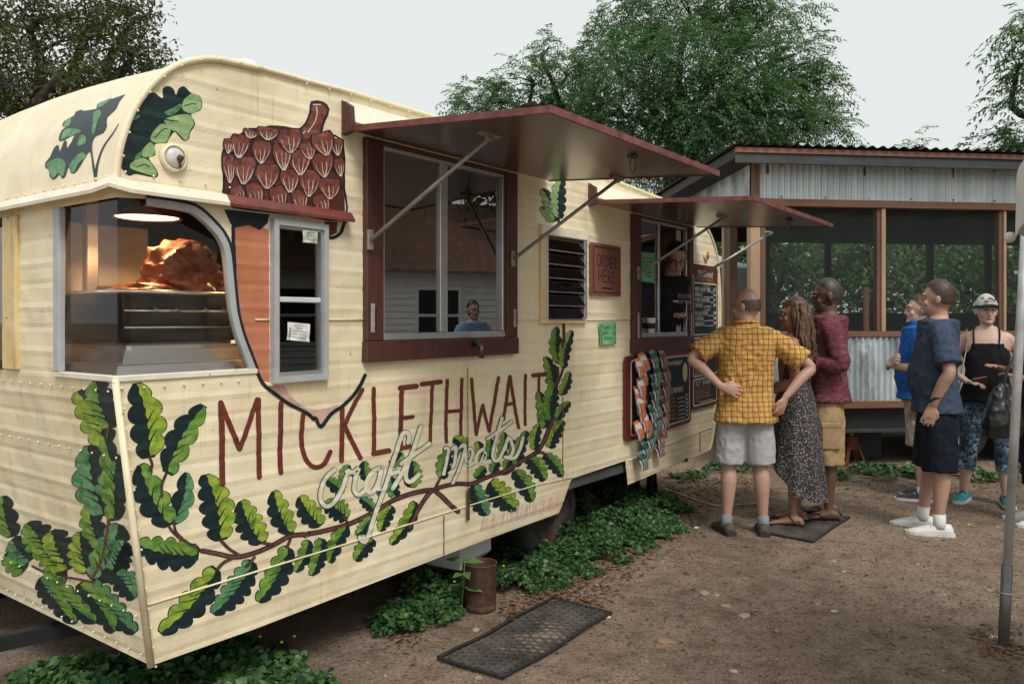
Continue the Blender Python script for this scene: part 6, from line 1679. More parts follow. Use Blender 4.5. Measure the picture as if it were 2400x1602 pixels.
Q = field(5200, -1.2, 6.0, 2.9, 8.2); s_ = nrg.uniform(.0018, .007, len(Q)); s_ *= np.where(nrg.random(len(Q)) < .05, 2.6, 1)
bits('pebbles', 'small pale stones strewn over the dirt', Q, s_*1.2, s_, s_*.6, M_STONE, 'pebbles')
Q = field(8000, -1.0, 6.0, 2.9, 7.6); l_ = nrg.uniform(.005, .024, len(Q))*np.where(nrg.random(len(Q)) < .08, 2.0, 1)
bits('twigs', 'dark twigs and bark chips strewn over the dirt', Q, l_, np.full(len(Q), .0025), np.full(len(Q), .005), M_TWIG, 'twigs')
for k, (u, v, r, lab) in enumerate(((1420,1440,.026,'white flat stone beside the ring mat'),(1650,1388,.040,'pale flat stone in the middle of the yard'),(1560,1500,.045,'orange flat stone in the dirt near the front'),(1745,1440,.035,'long pale stone in the dirt'),(2330,1492,.03,'white scrap at the foot of the pole'),(1632,1233,.022,'white paper scrap by the hiking shoes'),(1115,1470,.025,'pale stone below the rusty can'),(1700,1415,.03,'tan stone lying with other flat stones'),(1955,1432,.024,'small white stone right of the flat stones'),(1610,1345,.02,'dark pebble in the yard'))):
    q = ground(u, v); o = crumple('stone', (0,0,0), (r,r*.7,r*.30), pm(f'stone_tone_{k}', [(.50,.48,.44),(.30,.235,.17),(.28,.165,.09),(.33,.265,.2),(.5,.5,.48),(.6,.6,.57),(.34,.28,.22),(.30,.23,.165),(.42,.37,.31),(.08,.06,.05)][k], .9, 0, .2, 20, .3), k*3.3, .25, 2); o.location = (q.x, q.y, gz(q.x, q.y)+.003); o.rotation_euler[2] = k*1.3; tag(o, lab, 'stone')
# ------------------------------------------------------------------ people
def skin_mat(name, base):
    m, nt, b, out = new_mat(name)
    f = noise_tex(nt, 9, 4, .6, coords(nt, 'Object'))
    c = ramp(nt, f, [(.3, tuple(x*.85 for x in base)), (.55, base), (.75, (min(1,base[0]*1.12), base[1]*.95, base[2]*.9))])
    nt.links.new(c, b.inputs['Base Color']); b.inputs['Roughness'].default_value = .5
    b.inputs['Subsurface Weight'].default_value = .12; b.inputs['Subsurface Radius'].default_value = (.02,.008,.004)
    bump(nt, b, noise_tex(nt, 60, 3, .6, coords(nt, 'Object')), .08, .004)
    return m
def cloth(name, base, var=.2, scale=12, stretch=(1,1,1), wr=.25, rough=.85):
    m, nt, b, out = new_mat(name)
    f = noise_tex(nt, scale, 5, .65, coords(nt, 'Object', stretch))
    c = ramp(nt, f, [(.32, tuple(x*(1-var) for x in base)), (.68, tuple(min(1, x*(1+var)) for x in base))])
    nt.links.new(c, b.inputs['Base Color']); b.inputs['Roughness'].default_value = rough; b.inputs['Specular IOR Level'].default_value = .2
    h = nd(nt, 'ShaderNodeMath', operation='ADD'); nt.links.new(noise_tex(nt, 14, 4, .6, coords(nt, 'Object', (1,1,.6)), 1.0), h.inputs[0])
    nt.links.new(noise_tex(nt, 220, 2, .5, coords(nt, 'Object')), h.inputs[1])
    bump(nt, b, h.outputs[0], wr, .012)
    return m
def plaid_mat():
    m, nt, b, out = new_mat('yellow_check'); v = coords(nt, 'Object')
    sx = nd(nt, 'ShaderNodeSeparateXYZ'); dn = nd(nt, 'ShaderNodeTexNoise'); dn.inputs['Scale'].default_value = 5; nt.links.new(v, dn.inputs['Vector'])
    vm = nd(nt, 'ShaderNodeVectorMath', operation='MULTIPLY_ADD'); vm.inputs[1].default_value = (.045,.045,.045); nt.links.new(dn.outputs['Color'], vm.inputs[0]); nt.links.new(v, vm.inputs[2]); nt.links.new(vm.outputs[0], sx.inputs[0])
    def lines(o, period, width, ph=0):
        a = nd(nt, 'ShaderNodeMath', operation='MULTIPLY_ADD'); a.inputs[1].default_value = 1/period; a.inputs[2].default_value = ph+50; nt.links.new(o, a.inputs[0])
        f = nd(nt, 'ShaderNodeMath', operation='FRACT'); nt.links.new(a.outputs[0], f.inputs[0])
        l = nd(nt, 'ShaderNodeMath', operation='LESS_THAN'); l.inputs[1].default_value = width; nt.links.new(f.outputs[0], l.inputs[0]); return l.outputs[0]
    base = ramp(nt, noise_tex(nt, 10, 4, .6, v), [(.3, (.50,.27,.065)), (.7, (.66,.38,.105))])
    c = base
    for o in (sx.outputs[0], sx.outputs[2]):
        c = mixc(nt, lines(o, .036, .13), c, (.075,.042,.018))
        f2 = nd(nt, 'ShaderNodeMath', operation='MULTIPLY'); f2.inputs[1].default_value = .55; nt.links.new(lines(o, .036, .10, .25), f2.inputs[0]); c = mixc(nt, f2.outputs[0], c, (.30,.17,.05))
    nt.links.new(c, b.inputs['Base Color']); b.inputs['Roughness'].default_value = .85
    bump(nt, b, noise_tex(nt, 13, 4, .6, coords(nt, 'Object', (1,1,.6)), 1.0), .35, .015)
    return m
def speckle_mat():
    m, nt, b, out = new_mat('speckled_dress'); v = coords(nt, 'Object')
    vo = nd(nt, 'ShaderNodeTexVoronoi'); vo.inputs['Scale'].default_value = 95; nt.links.new(v, vo.inputs['Vector'])
    f = ramp(nt, vo.outputs['Distance'], [(.28, (1,1,1)), (.42, (0,0,0))])
    g = ramp(nt, vo.outputs['Color'], [(.35, (.08,.05,.05)), (.5, (.34,.30,.29)), (.8, (.48,.43,.41))])
    c = mixc(nt, f, (.020,.017,.022), g)
    nt.links.new(c, b.inputs['Base Color']); b.inputs['Roughness'].default_value = .8
    return m
def legging_mat():
    m, nt, b, out = new_mat('blue_pattern_leggings'); v = coords(nt, 'Object')
    def blocks(sc_):
        mp = nd(nt, 'ShaderNodeMapping'); mp.inputs['Scale'].default_value = sc_; nt.links.new(v, mp.inputs[0])
        vo = nd(nt, 'ShaderNodeTexVoronoi', distance='CHEBYCHEV'); vo.inputs['Scale'].default_value = 1; vo.inputs['Randomness'].default_value = .9; nt.links.new(mp.outputs[0], vo.inputs['Vector']); return vo.outputs['Color']
    bw = nd(nt, 'ShaderNodeRGBToBW'); nt.links.new(blocks((55,55,40)), bw.inputs[0])
    c = ramp(nt, bw.outputs[0], [(.25, (.006,.016,.045)), (.40, (.015,.085,.22)), (.58, (.04,.20,.42)), (.74, (.36,.54,.70))])
    bw2 = nd(nt, 'ShaderNodeRGBToBW'); nt.links.new(blocks((30,30,90)), bw2.inputs[0])
    c = mixc(nt, ramp(nt, bw2.outputs[0], [(.66,(0,0,0)),(.70,(.8,)*3)]), c, (.45,.58,.68))
    c = mixc(nt, ramp(nt, noise_tex(nt, 6, 3, .5, v), [(.40,(0,0,0)),(.55,(.75,)*3)]), c, (.008,.02,.05))
    nt.links.new(c, b.inputs['Base Color']); b.inputs['Roughness'].default_value = .6
    return m
def heather_mat():
    m, nt, b, out = new_mat('burgundy_heather')
    f = noise_tex(nt, 1, 6, .75, coords(nt, 'Object', (22,22,150)))
    c = ramp(nt, f, [(.35, (.055,.010,.016)), (.5, (.125,.026,.036)), (.68, (.27,.10,.115))])
    nt.links.new(c, b.inputs['Base Color']); b.inputs['Roughness'].default_value = .9
    bump(nt, b, noise_tex(nt, 13, 4, .6, coords(nt, 'Object', (1,1,.6)), 1.0), .35, .015)
    return m
SK_A = skin_mat('skin_light', (.46,.275,.205)); SK_B = skin_mat('skin_dark', (.125,.062,.038)); SK_C = skin_mat('skin_tan', (.36,.18,.115)); SK_D = skin_mat('skin_pale', (.52,.34,.27))
def hair_mat(name, a, b_):
    return paint_mat(name, a, b_, 1, .45, (60,60,9))
H_BROWN = hair_mat('hair_brown', (.030,.017,.010), (.075,.045,.028)); H_DARK = hair_mat('hair_black', (.008,.007,.007), (.022,.018,.016)); H_GREY = hair_mat('hair_grey', (.06,.045,.035), (.12,.09,.07)); H_WAVY = hair_mat('hair_wavy_brown', (.020,.011,.007), (.16,.085,.045))
M_WHITE_SH = cloth('white_leather', (.62,.62,.60), .06, 20, wr=.1, rough=.5)

def remeshed(mb, name, m, parent, vox=.008, it=4, wrinkle=0.0, wf=9.0, seed=0.0, wstretch=(1,1,.5)):
    me = mb.mesh(name+'_src'); o = bpy.data.objects.new(name, me); COL.objects.link(o)
    r = o.modifiers.new('r', 'REMESH'); r.mode = 'VOXEL'; r.voxel_size = vox; r.use_smooth_shade = True
    s = o.modifiers.new('s', 'SMOOTH'); s.factor = .5; s.iterations = it
    dg = bpy.context.evaluated_depsgraph_get()
    new = bpy.data.meshes.new_from_object(o.evaluated_get(dg)); new.name = name
    bpy.data.objects.remove(o); bpy.data.meshes.remove(me)
    if wrinkle:
        n = len(new.vertices); co = np.empty(n*3, np.float32); no = np.empty(n*3, np.float32)
        new.vertices.foreach_get('co', co); new.vertices.foreach_get('normal', no); co = co.reshape(-1, 3); no = no.reshape(-1, 3)
        k = np.array([noise.noise((c[0]*wf*wstretch[0]+seed, c[1]*wf*wstretch[1], c[2]*wf*wstretch[2]+seed*2+1.5*c[0]*wf)) + .5*(1-2*abs(noise.noise((c[0]*wf*2.1+seed, c[1]*wf*2.1, c[2]*wf*1.6-c[0]*wf)))) for c in co], np.float32)
        k2 = np.array([1-2.6*abs(noise.noise((c[0]*17+c[2]*9+seed, c[1]*17, c[2]*13-c[0]*11+seed))) for c in co], np.float32)
        k3 = np.array([max(0, noise.noise((c[0]*3+seed, c[1]*3, c[2]*3))) for c in co], np.float32)
        new.vertices.foreach_set('co', (co+no*(k*wrinkle+k2*(.35+1.8*k3)*wrinkle*.65)[:, None]).ravel())
    new.polygons.foreach_set('use_smooth', [True]*len(new.polygons)); new.update()
    o = bpy.data.objects.new(name, new); COL.objects.link(o); new.materials.clear(); new.materials.append(m); o.parent = parent
    return o
def limb(mb, pts, rads, n=14, sm=4):
    q = catmull([tuple(p)+(r,) for p, r in zip(pts, rads)], sm)
    mb.tube([p[:3] for p in q], [p[3] for p in q], n)
def hand(mb, w, d, nrm, curl=.5, spread=.012, sgn=1):
    w, d, nrm = Vector(w), Vector(d).normalized(), Vector(nrm); s = d.cross(nrm).normalized(); nrm = s.cross(d).normalized()
    rings = []
    for t, hw, ht in ((-.02,.024,.020), (.02,.032,.018), (.055,.041,.016), (.092,.040,.013)):
        c = w+d*t; rings.append([c+s*(hw*math.cos(a))+nrm*(ht*math.sin(a)) for a in (2*math.pi*i/12 for i in range(12))])
    mb.loft(rings)
    for i, L in enumerate((.066,.076,.072,.056)):
        o = (i-1.5)*.0205; b = w+d*.088+s*o*sgn; p1 = b+d*(L*.45)+s*(o*.25*sgn)-nrm*(L*.10*curl); p2 = p1+d*(L*.35*(1-.5*curl))-nrm*(L*.38*curl); p3 = p2+d*(L*.25*(1-.9*curl))-nrm*(L*.3*curl)
        mb.tube([b-d*.02, b, p1, p2, p3], [.0095,.0095,.009,.0085,.0065], 8)
    b = w+d*.028-s*.030*sgn; mb.tube([b+s*.012*sgn, b-s*.012*sgn+d*.018, b-s*.022*sgn+d*.045-nrm*.008, b-s*.016*sgn+d*.07-nrm*.018], [.014,.013,.011,.008], 8)
def shoe(parent, name, ank, fy, m_up, m_sole, m_acc=None, high=.085, L=.285):
    """shoe under an ankle point, pointing along yaw fy (0 = straight ahead, -y)"""
    e = empty(name, (ank[0], ank[1], 0), fy, parent=parent); R0 = L/.285
    def ring(y, hw, z0, z1, tw=.75):
        return [(hw*a, y, z0+(z1-z0)*b) for a, b in ((-.85,0),(-1,.12),(-1,.4),(-tw,.78),(-.35*tw,1),(.35*tw,1),(tw,.78),(1,.4),(1,.12),(.85,0))]
    s0 = .018
    up = [ring(.082*R0,.028,s0,.060), ring(.070*R0,.036,s0,high*.98), ring(.03*R0,.040,s0,high), ring(-.02*R0,.041,s0,high*.97,.6), ring(-.06*R0,.043,s0,.074,.65), ring(-.11*R0,.046,s0,.060,.7), ring(-.155*R0,.045,s0,.046,.75), ring(-.19*R0,.034,s0,.036,.75), ring(-.202*R0,.018,s0,.028,.75)]
    MB().loft(up).build('upper', m_up, e, True)
    so = []
    for y, hw in ((.092,.030),(.075,.041),(.03,.045),(-.04,.045),(-.10,.050),(-.155,.049),(-.19,.038),(-.212,.018)): so.append([(-hw,y*R0,.001),(-hw,y*R0,.026),(hw,y*R0,.026),(hw,y*R0,.001)])
    MB().loft(so).build('sole', m_sole, e)
    if m_acc:
        for k in range(4):
            y = -.035-.022*k; z = .086-.011*k; MB().tube([(-.028,y*R0,z-.012),(0,y*R0,z-.001),(.028,y*R0,z-.012)], .004, 6).build('lace', m_acc, e, True)
    return e
def head_parts(e, Hm, sk, sp):
    """eyes, brows, lips, hair: small pieces riding on the head"""
    T = lambda x, y, z: Hm @ Vector((x, y, z))
    if sp.get('face', True):
        for sx in (-1, 1):
            MB().ball(T(.031*sx,-.083,.012), (.0100,.008,.0055), 10, 6).build('eye', pm('eye_white', (.45,.42,.40), .3), e, True)
            MB().ball(T(.031*sx,-.0905,.012), (.0058,.0045,.0052), 8, 6).build('iris', pm('iris', (.02,.014,.01), .2), e, True)
            MB().tube([T(.014*sx,-.096,.033), T(.032*sx,-.094,.038), T(.050*sx,-.082,.032)], [.002,.003,.0015], 6).build('eyebrow', sp.get('browm', H_BROWN), e, True)
        MB().tube([T(-.018,-.091,-.061), T(0,-.0985,-.0585), T(.018,-.091,-.061)], [.002,.0042,.002], 6).tube([T(-.016,-.091,-.066), T(0,-.097,-.0675), T(.016,-.091,-.066)], [.002,.0048,.002], 6).build('lips', pm('lips'+sk.name, (.30,.105,.085) if sk is not SK_B else (.11,.045,.035), .45), e, True)
    def cap(name, m, keep, infl, seed=0, amp=.012, nu=72, nv=48):
        mb = MB(); mb.ball((0,0,0), 1, nu, nv); vs = []
        for v in mb.v:
            d = Vector(v).normalized(); k = infl+amp*noise.noise(d*6+Vector((seed,0,0)))+amp*.5*noise.noise(d*17)
            vs.append(T(d.x*.078*k, .012+d.y*.100*k, .018+d.z*.118*k))
        fs = [f for f in mb.f if all(keep(Vector(mb.v[i]).normalized()) for i in f)]
        us = sorted({i for f in fs for i in f}); mp = {i: k for k, i in enumerate(us)}
        return MB().add([vs[i] for i in us], [tuple(mp[i] for i in f) for f in fs]).build(name, m, e, True)
    h = sp.get('hair')
    if h == 'short': cap('hair', sp['hairm'], lambda d: d.z > -.45+.3*max(0, .35-d.y) and d.y > -.12-1.25*max(0, d.z-.12)+.06*noise.noise(d*8), 1.055, sp.get('seed',0), .018)
    if h == 'buzz': cap('hair', sp['hairm'], lambda d: d.z > -.38+.4*max(0, .3-d.y) and d.y > -.05-1.1*max(0, d.z-.15), 1.022, 3, .004)
    if h == 'fringe': cap('hair', sp['hairm'], lambda d: d.y > -.22+.8*max(0, d.z) and -.45+.45*max(0, .35-d.y) < d.z < .26+.10*noise.noise(d*5), 1.028, 5, .008)
    if h == 'long':
        cap('hair', sp['hairm'], lambda d: (d.y > -.35 and d.z > -.65) or d.z > .45, 1.10, 2, .03)
        rr = random.Random(4); mb = MB()
        for k in range(150):
            a = rr.uniform(-1.9, 1.9); st = Vector((math.sin(a)*.083, .012+math.cos(a)*.10, rr.uniform(-.02,.09))); p = [T(*st)]
            L = rr.uniform(.34,.50); ph = rr.uniform(0,6.28); ox = math.sin(a)*rr.uniform(.10,.15); oy = .06+math.cos(a)*rr.uniform(.03,.10)
            for j in range(1, 9):
                t = j/8; p.append(T(st.x+(ox-st.x)*min(1,t*1.5)+.014*math.sin(t*13+ph), st.y+(oy-st.y)*min(1,t*1.4)+.014*math.cos(t*11+ph), st.z-.02-L*t))
            r0 = rr.uniform(.009,.016); mb.tube(p, [r0*(1.1-.75*(j/8)**2) for j in range(9)], 6)
        tag(mb.build('hair_strands', sp['hairm'], e, True), kind='stuff')
    if h == 'cap':
        cap('hair', sp['hairm'], lambda d: d.y > -.1 and d.z > -.5, 1.05, 2, .02)
        c = cap('cap_crown', sp['capm'], lambda d: d.z > .22 and (d.z > .3 or d.y > -.9), 1.13, 1, .004)
        br = []; 
        for r in (0, 1):
            for i in range(13):
                a = math.pi*(i/12-.5)*.94; rr_ = .092 if r == 0 else .092+.068*math.cos(a)**.7
                br.append(T(math.sin(a)*(.084 if r == 0 else .090), .012-math.cos(a)*rr_-.01*r, .058-.016*r-.012*math.sin(a)**2))
        fs = [(i, i+1, 14+i, 13+i) for i in range(12)]; mb = MB().add(br, fs); up = Hm.to_3x3() @ Vector((0,0,.005)); mb.add([v+up for v in br], [f[::-1] for f in fs]); mb.build('brim', sp['brimm'], e, True)
        MB().tube([T(0,.10,.03), T(.01,.135,-.02), T(.015,.13,-.12), T(.02,.11,-.18)], [.018,.026,.022,.006], 8).build('ponytail', sp['hairm'], e, True)
        mb = MB()
        rr = random.Random(2)
        for k in range(11):
            a = -.75+k*.15; z = rr.uniform(.075,.105); q = [T(math.sin(a)*.089, .012-math.cos(a)*.114, z), T(math.sin(a+.06)*.088, .012-math.cos(a+.06)*.113, z+.018), T(math.sin(a+.1)*.088, .012-math.cos(a+.1)*.113, z-.004)]; mb.tube(q, .0028, 5)
        mb.build('cap_print', M_INK, e); MB().add([T(-.018,-.104,.108), T(0,-.107,.095), T(.02,-.104,.107), T(0,-.096,.120)], [(0,1,2,3)]).build('cap_badge', pm('badge_red', (.30,.06,.04), .7), e)
    if sp.get('beard'): cap('beard', sp['hairm'], lambda d: d.y < .15 and -.98 < d.z < -.42 and not (d.z > -.62 and abs(d.x) < .45), 1.022, 4, .006)
    if sp.get('glasses'):
        mb = MB(); dark = sp['glasses'] == 'sun'
        for sx in (-1, 1):
            if dark: mb.ball(T(.032*sx,-.094,.012), (.026,.008,.019), 12, 8)
            else:
                mb.tube([T(.032*sx+.023*math.cos(2*math.pi*i/10), -.096, .010+.016*math.sin(2*math.pi*i/10)) for i in range(11)], .0022, 5)
            mb.tube([T(.055*sx,-.088,.016), T(.080*sx,-.02,.018), T(.080*sx,.03,.010)], .0025, 5)
        mb.tube([T(-.012,-.098,.016), T(.012,-.098,.016)], .0025, 5); mb.build('glasses', pm('glasses_black', (.01,.012,.016), .12), e, True)

def person(label, loc, yaw, H, sk, sp):
    k = H/1.75
    e = empty('person', loc, yaw, label, 'person'); e.scale = (k,k,k)
    g = sp.get('girth', 1.0); bel = sp.get('belly', 0.0); fem = sp.get('fem', False); lean = sp.get('lean', 0.0)
    Lx = lambda z: -lean*max(0, z-.95)      # lean forwards (towards -y)
    tor = [(.83,.148,.105,0),(.92,.165,.118,.004),(1.02,.150 if not fem else .138,.106,-.004),(1.12,.148 if not fem else .126,.106,-.008),(1.24,.164 if not fem else .146,.116,-.006),(1.33,.176 if not fem else .156,.112,0),(1.385,.168 if not fem else .148,.098,.004),(1.43,.132 if not fem else .118,.082,.008),(1.462,.086,.068,.010),(1.49,.062,.060,.012)]
    def tring(z, hw, hd, cy, add=0.0): 
        b = bel*math.exp(-((z-1.06)/.13)**2)
        return ell(0, cy+Lx(z)-b*.55, z, hw*g+add+b*.25, hd*g+add+b*.55)
    body = MB(); body.loft([tring(*r) for r in tor])
    hd = Matrix.Translation(Vector((0, .0+Lx(1.6), 1.612))) @ Matrix.Rotation(sp.get('hyaw',0), 4, 'Z') @ Matrix.Rotation(sp.get('hpit',0), 4, 'X')
    T = lambda x, y, z: hd @ Vector((x, y, z))
    nr = .056 if not fem else .047
    limb(body, [(0,.018+Lx(1.44),1.42),(0,.016+Lx(1.5),1.50),tuple(T(0,.012,-.04))], [nr*1.25,nr,nr*1.02])
    body.ball((0,0,0), (.075,.094,.112), 24, 16, hd @ Matrix.Translation((0,.012,.022)))
    body.ball((0,0,0), (.058,.072,.075), 20, 12, hd @ Matrix.Translation((0,-.018,-.055)))
    body.ball((0,0,0), (.026,.020,.018), 12, 8, hd @ Matrix.Translation((0,-.080,-.092)))
    body.tube([T(0,-.090,.028),T(0,-.098,-.005),T(0,-.105,-.026),T(0,-.092,-.036)], [.008,.010,.0145,.009], 10)
    body.tube([T(-.05,-.078,.034),T(0,-.092,.034),T(.05,-.078,.034)], [.006,.010,.006], 8)
    for sx in (-1, 1):
        body.ball((0,0,0), (.008,.020,.032), 10, 8, hd @ Matrix.Translation((.081*sx,.014,-.004)))
        body.ball((0,0,0), (.022,.018,.022), 10, 8, hd @ Matrix.Translation((.040*sx,-.062,-.026)))
    arms = sp['arms']
    for sd, sx in (('L', 1), ('R', -1)):
        el, wr, hdir, hn, curl = arms[sd]; shp = Vector((.175*sx*g if not fem else .150*sx, .008+Lx(1.41), 1.384)); el = Vector(el); wr = Vector(wr)
        a = sp.get('armr', 1.0)
        limb(body, [shp-Vector((.05*sx,0,-.01)), shp, shp.lerp(el,.45), el, el.lerp(wr,.35), wr], [.052*a,.051*a,.044*a,.036*a,.038*a,.0245*a])
        hand(body, wr, hdir, hn, curl, sgn=sx)
    legs = sp['legs']
    lr = sp.get('legr', 1.0)
    for sd, sx in (('L', 1), ('R', -1)):
        kn, an, fy = legs[sd]; hp = Vector((.088*sx,0,.88)); kn = Vector(kn); an = Vector(an)
        limb(body, [hp, hp.lerp(kn,.45), kn, kn.lerp(an,.30)+Vector((0,.012,0)), kn.lerp(an,.75), an, (an.x, an.y+.004, .03)], [.092*lr,.080*lr,.055*lr,.058*lr,.039*lr,.0325*lr,.034])
        if sp.get('bare'):
            f = Matrix.Translation((an.x, an.y, 0)) @ Matrix.Rotation(fy, 4, 'Z')
            body.loft([[f @ Vector((hw*math.cos(t), y, .016+max(0, .5+.5*math.sin(t))*h)) for t in (2*math.pi*i/12 for i in range(12))] for y, hw, h in ((.075,.022,.04),(.06,.034,.065),(.0,.038,.09),(-.05,.040,.062),(-.11,.045,.036),(-.15,.042,.024))])
            for i in range(5): body.tube([f @ Vector(((-.034+.017*i)*(1 if sx < 0 else -1), -.13, .026)), f @ Vector(((-.036+.018*i)*(1 if sx < 0 else -1), -.190+.010*i, .024))], [.010,.008], 8)
    remeshed(body, 'body', sk, e, .0075, 3)
    head_parts(e, hd, sk, sp)
    c = sp['clothes']
    if 'top' in c:
        m, hem, slv, add, wr_ = c['top']     # material, hem height, sleeve share (0..1 upper arm, >1 to wrist), looseness, wrinkle
        mb = MB(); rs = []
        zs = [r for r in tor if r[0] > hem+.03 and r[0] < (1.47 if slv > 0 else 1.30)]
        base = [r for r in tor if r[0] <= hem+.05] or [tor[0]]
        hw, hd2 = max(.165, base[-1][1]), max(.115, base[-1][2])
        rs.append(tring(hem, hw, hd2, 0, add+.022))
        for r in zs: rs.append(tring(r[0], max(r[1], .155 if not fem else r[1]), max(r[2], .11), r[3], add))
        rs.append(tring(1.475, .078, .072, .012, .004) if slv > 0 else tring(1.345, .128, .112, -.002, .006)); 
        if c.get('collar'): rs.append(tring(1.515, .070, .066, .010, .004))
        mb.loft(rs)
        if slv > 0: limb(mb, [(0,.016+Lx(1.36),1.36),(0,.016+Lx(1.43),1.43),(0,.016+Lx(1.475),1.475)], [.105,nr*1.25+.030,nr*1.15+.014])
        for sd, sx in (('L', 1), ('R', -1)):
            el, wr, *_ = arms[sd]; shp = Vector((.168*sx*g if not fem else .147*sx, .008+Lx(1.41), 1.384)); el = Vector(el); wr = Vector(wr); a = sp.get('armr', 1.0)
            if slv <= 0: continue
            if slv <= 1:
                en = shp.lerp(el, slv); limb(mb, [shp-Vector((.06*sx,0,0)), shp+Vector((0,0,-.004)), shp.lerp(en,.5), en], [.062*a+add*.4,.063*a+add*.45,.064*a+add*.6,.065*a+add*.7])
            else: limb(mb, [shp-Vector((.06*sx,0,0)), shp, shp.lerp(el,.5), el, el.lerp(wr,.5), el.lerp(wr,.93)], [.062+add*.5,.062+add*.5,.055+add*.5,.049+add*.5,.045+add*.4,.033+add*.3])
        remeshed(mb, c.get('topname','shirt'), m, e, .0075, 4, wr_, 9, H*7)
        if c.get('collar'):
            col = []
            for i in range(25):
                t = -math.pi/2+.35+(2*math.pi-.7)*i/24; col.append((math.cos(t)*(nr+.018), .012+Lx(1.48)+math.sin(t)*(nr+.020), 1.487+.018*math.sin(t)))
            MB().tube(col, .017, 8, flat=.45).build('collar', m, e, True)
        if 0 < slv <= 1:
            for sd, sx in (('L', 1), ('R', -1)):
                el = Vector(arms[sd][0]); sh0 = Vector((.168*sx*g, .008, 1.384)); en = sh0.lerp(el, slv-.03); dr = (el-sh0).normalized(); a1 = dr.cross(Vector((0,1,0))).normalized(); a2 = dr.cross(a1); rr_ = .065*sp.get('armr',1.0)+add*.7+.002
                MB().tube([en+a1*(rr_*math.cos(2*math.pi*i/20))+a2*(rr_*math.sin(2*math.pi*i/20)) for i in range(21)], .0035, 6).build('sleeve_hem', m, e, True)
    if 'shorts' in c:
        m, hem, add, wr_ = c['shorts']
        mb = MB(); mb.loft([tring(r[0], r[1], r[2], r[3], .006) for r in tor if r[0] < 1.0] + [tring(.99, .150, .106, 0, .004)])
        for sd, sx in (('L', 1), ('R', -1)):
            kn, an, fy = legs[sd]; kn = Vector(kn); an = Vector(an); hp = Vector((.084*sx,0,.87)); pts = [hp]; 
            def leg_at(z): return hp.lerp(kn, (hp.z-z)/(hp.z-kn.z)) if z >= kn.z else kn.lerp(an, (kn.z-z)/(kn.z-an.z))
            zs = [.87,.78,.66,hem] if hem < .6 else [.87,.8,.7,hem]
            if add > .012: limb(mb, [leg_at(z) for z in zs], [.092*lr+add*.1,.094*lr+add*.45,.088*lr+add*.8,.080*lr+add*1.0])
            if add <= .012:
                limb(mb, [hp, hp.lerp(kn,.45), kn, kn.lerp(an,.30)+Vector((0,.012,0)), kn.lerp(an,.52)], [.097*lr+add,.087*lr+add,.063*lr+add,.067*lr+add,.060*lr+add])
        remeshed(mb, c.get('shortsname','shorts'), m, e, .0085, 4, wr_, 8, H*3)
    for sd, sx in (('L', 1), ('R', -1)):
        kn, an, fy = legs[sd]
        if 'shoe' in c: shoe(e, 'shoe', an, fy, *c['shoe'])
        if 'sock' in c: 
            m, z1 = c['sock']; a = Vector(an); MB().tube([(a.x,a.y+.002,.055),(a.x,a.y+.001,.09),a.lerp(Vector(kn),(z1-a.z)/(kn[2]-a.z))], [.044,.036*lr+.003,.037*lr+.003], 12).build('sock', m, e, True)
    return e
SOLE_D = pm('dark_sole', (.03,.028,.025), .8); SOLE_W = pm('white_sole', (.6,.6,.58), .6)
ST = dict(L=((.095,-.005,.49),(.10,.01,.085),.12), R=((-.095,-.005,.49),(-.10,.01,.085),-.12))
# man in the yellow checked shirt, back to us, hands on hips
p = ground(1748, 1247); 
y1 = person('bald man in yellow checked shirt and grey shorts, hands on hips', (p.x,p.y,gz(p.x,p.y)), R(174), 1.735, SK_A, dict(hair='fringe', hairm=H_GREY, hyaw=R(52), hpit=R(4), girth=1.06, armr=1.02,
   arms=dict(L=((.385,.05,1.25),(.20,.155,1.06),(-.75,.12,-.25),(.2,.95,.1),.35), R=((-.435,.05,1.19),(-.25,.12,.985),(.35,.05,-.85),(-.6,.7,0),.5)),
   legs=dict(L=((.115,-.01,.49),(.135,.015,.085),.25), R=((-.105,-.01,.49),(-.12,.015,.085),-.1)), legr=.98,
   clothes=dict(top=(plaid_mat(),.80,.80,.026,.009), collar=True, shorts=(cloth('grey_shorts',(.40,.40,.40),.08,16),.50,.022,.007), shoe=(cloth('hiking_shoe',(.085,.075,.05),.4,30,wr=.4),SOLE_D,cloth('olive_lace',(.14,.13,.09))), sock=(cloth('grey_sock',(.22,.24,.27)),.13))))
# woman in the long speckled dress
p = ground(1862, 1226)
w2 = person('woman with long wavy brown hair and dark speckled dress', (p.x,p.y,gz(p.x,p.y)), R(-118), 1.67, SK_C, dict(fem=True, hair='long', hairm=H_WAVY, browm=H_DARK, hyaw=R(8), bare=True,
   arms=dict(L=((.21,.03,1.12),(.14,-.16,1.02),(-.5,-.6,0),(0,.2,1),.5), R=((-.21,.03,1.12),(-.12,-.18,1.05),(.5,-.6,0),(0,.2,1),.5)), legs=ST, legr=.88, clothes={}))
M_DRESS = speckle_mat(); N = 56; rings = []
for z, hw, hd, fo in ((1.38,.135,.092,0),(1.30,.158,.118,0),(1.2,.15,.120,0),(1.08,.138,.115,.002),(.95,.185,.150,.006),(.8,.20,.165,.012),(.6,.215,.18,.02),(.42,.225,.20,.028),(.26,.235,.215,.034)):
    rg = []
    for i in range(N):
        t = 2*math.pi*i/N; f = 1+fo*3*math.sin(t*9+z*2)*.5; s = math.sin(t); zz = z
        if z < .5: zz = z+(.26 if z < .3 else .12)*max(0, -s*.9+.1) - (.06 if z < .3 else .02)*max(0, s)
        rg.append((hw*f*math.cos(t), .005+hd*f*s+.02*(1 if z < .9 else 0), zz))
    rings.append(rg)
MB().loft(rings, cap=False).build('dress', M_DRESS, w2, True)
mb = MB()
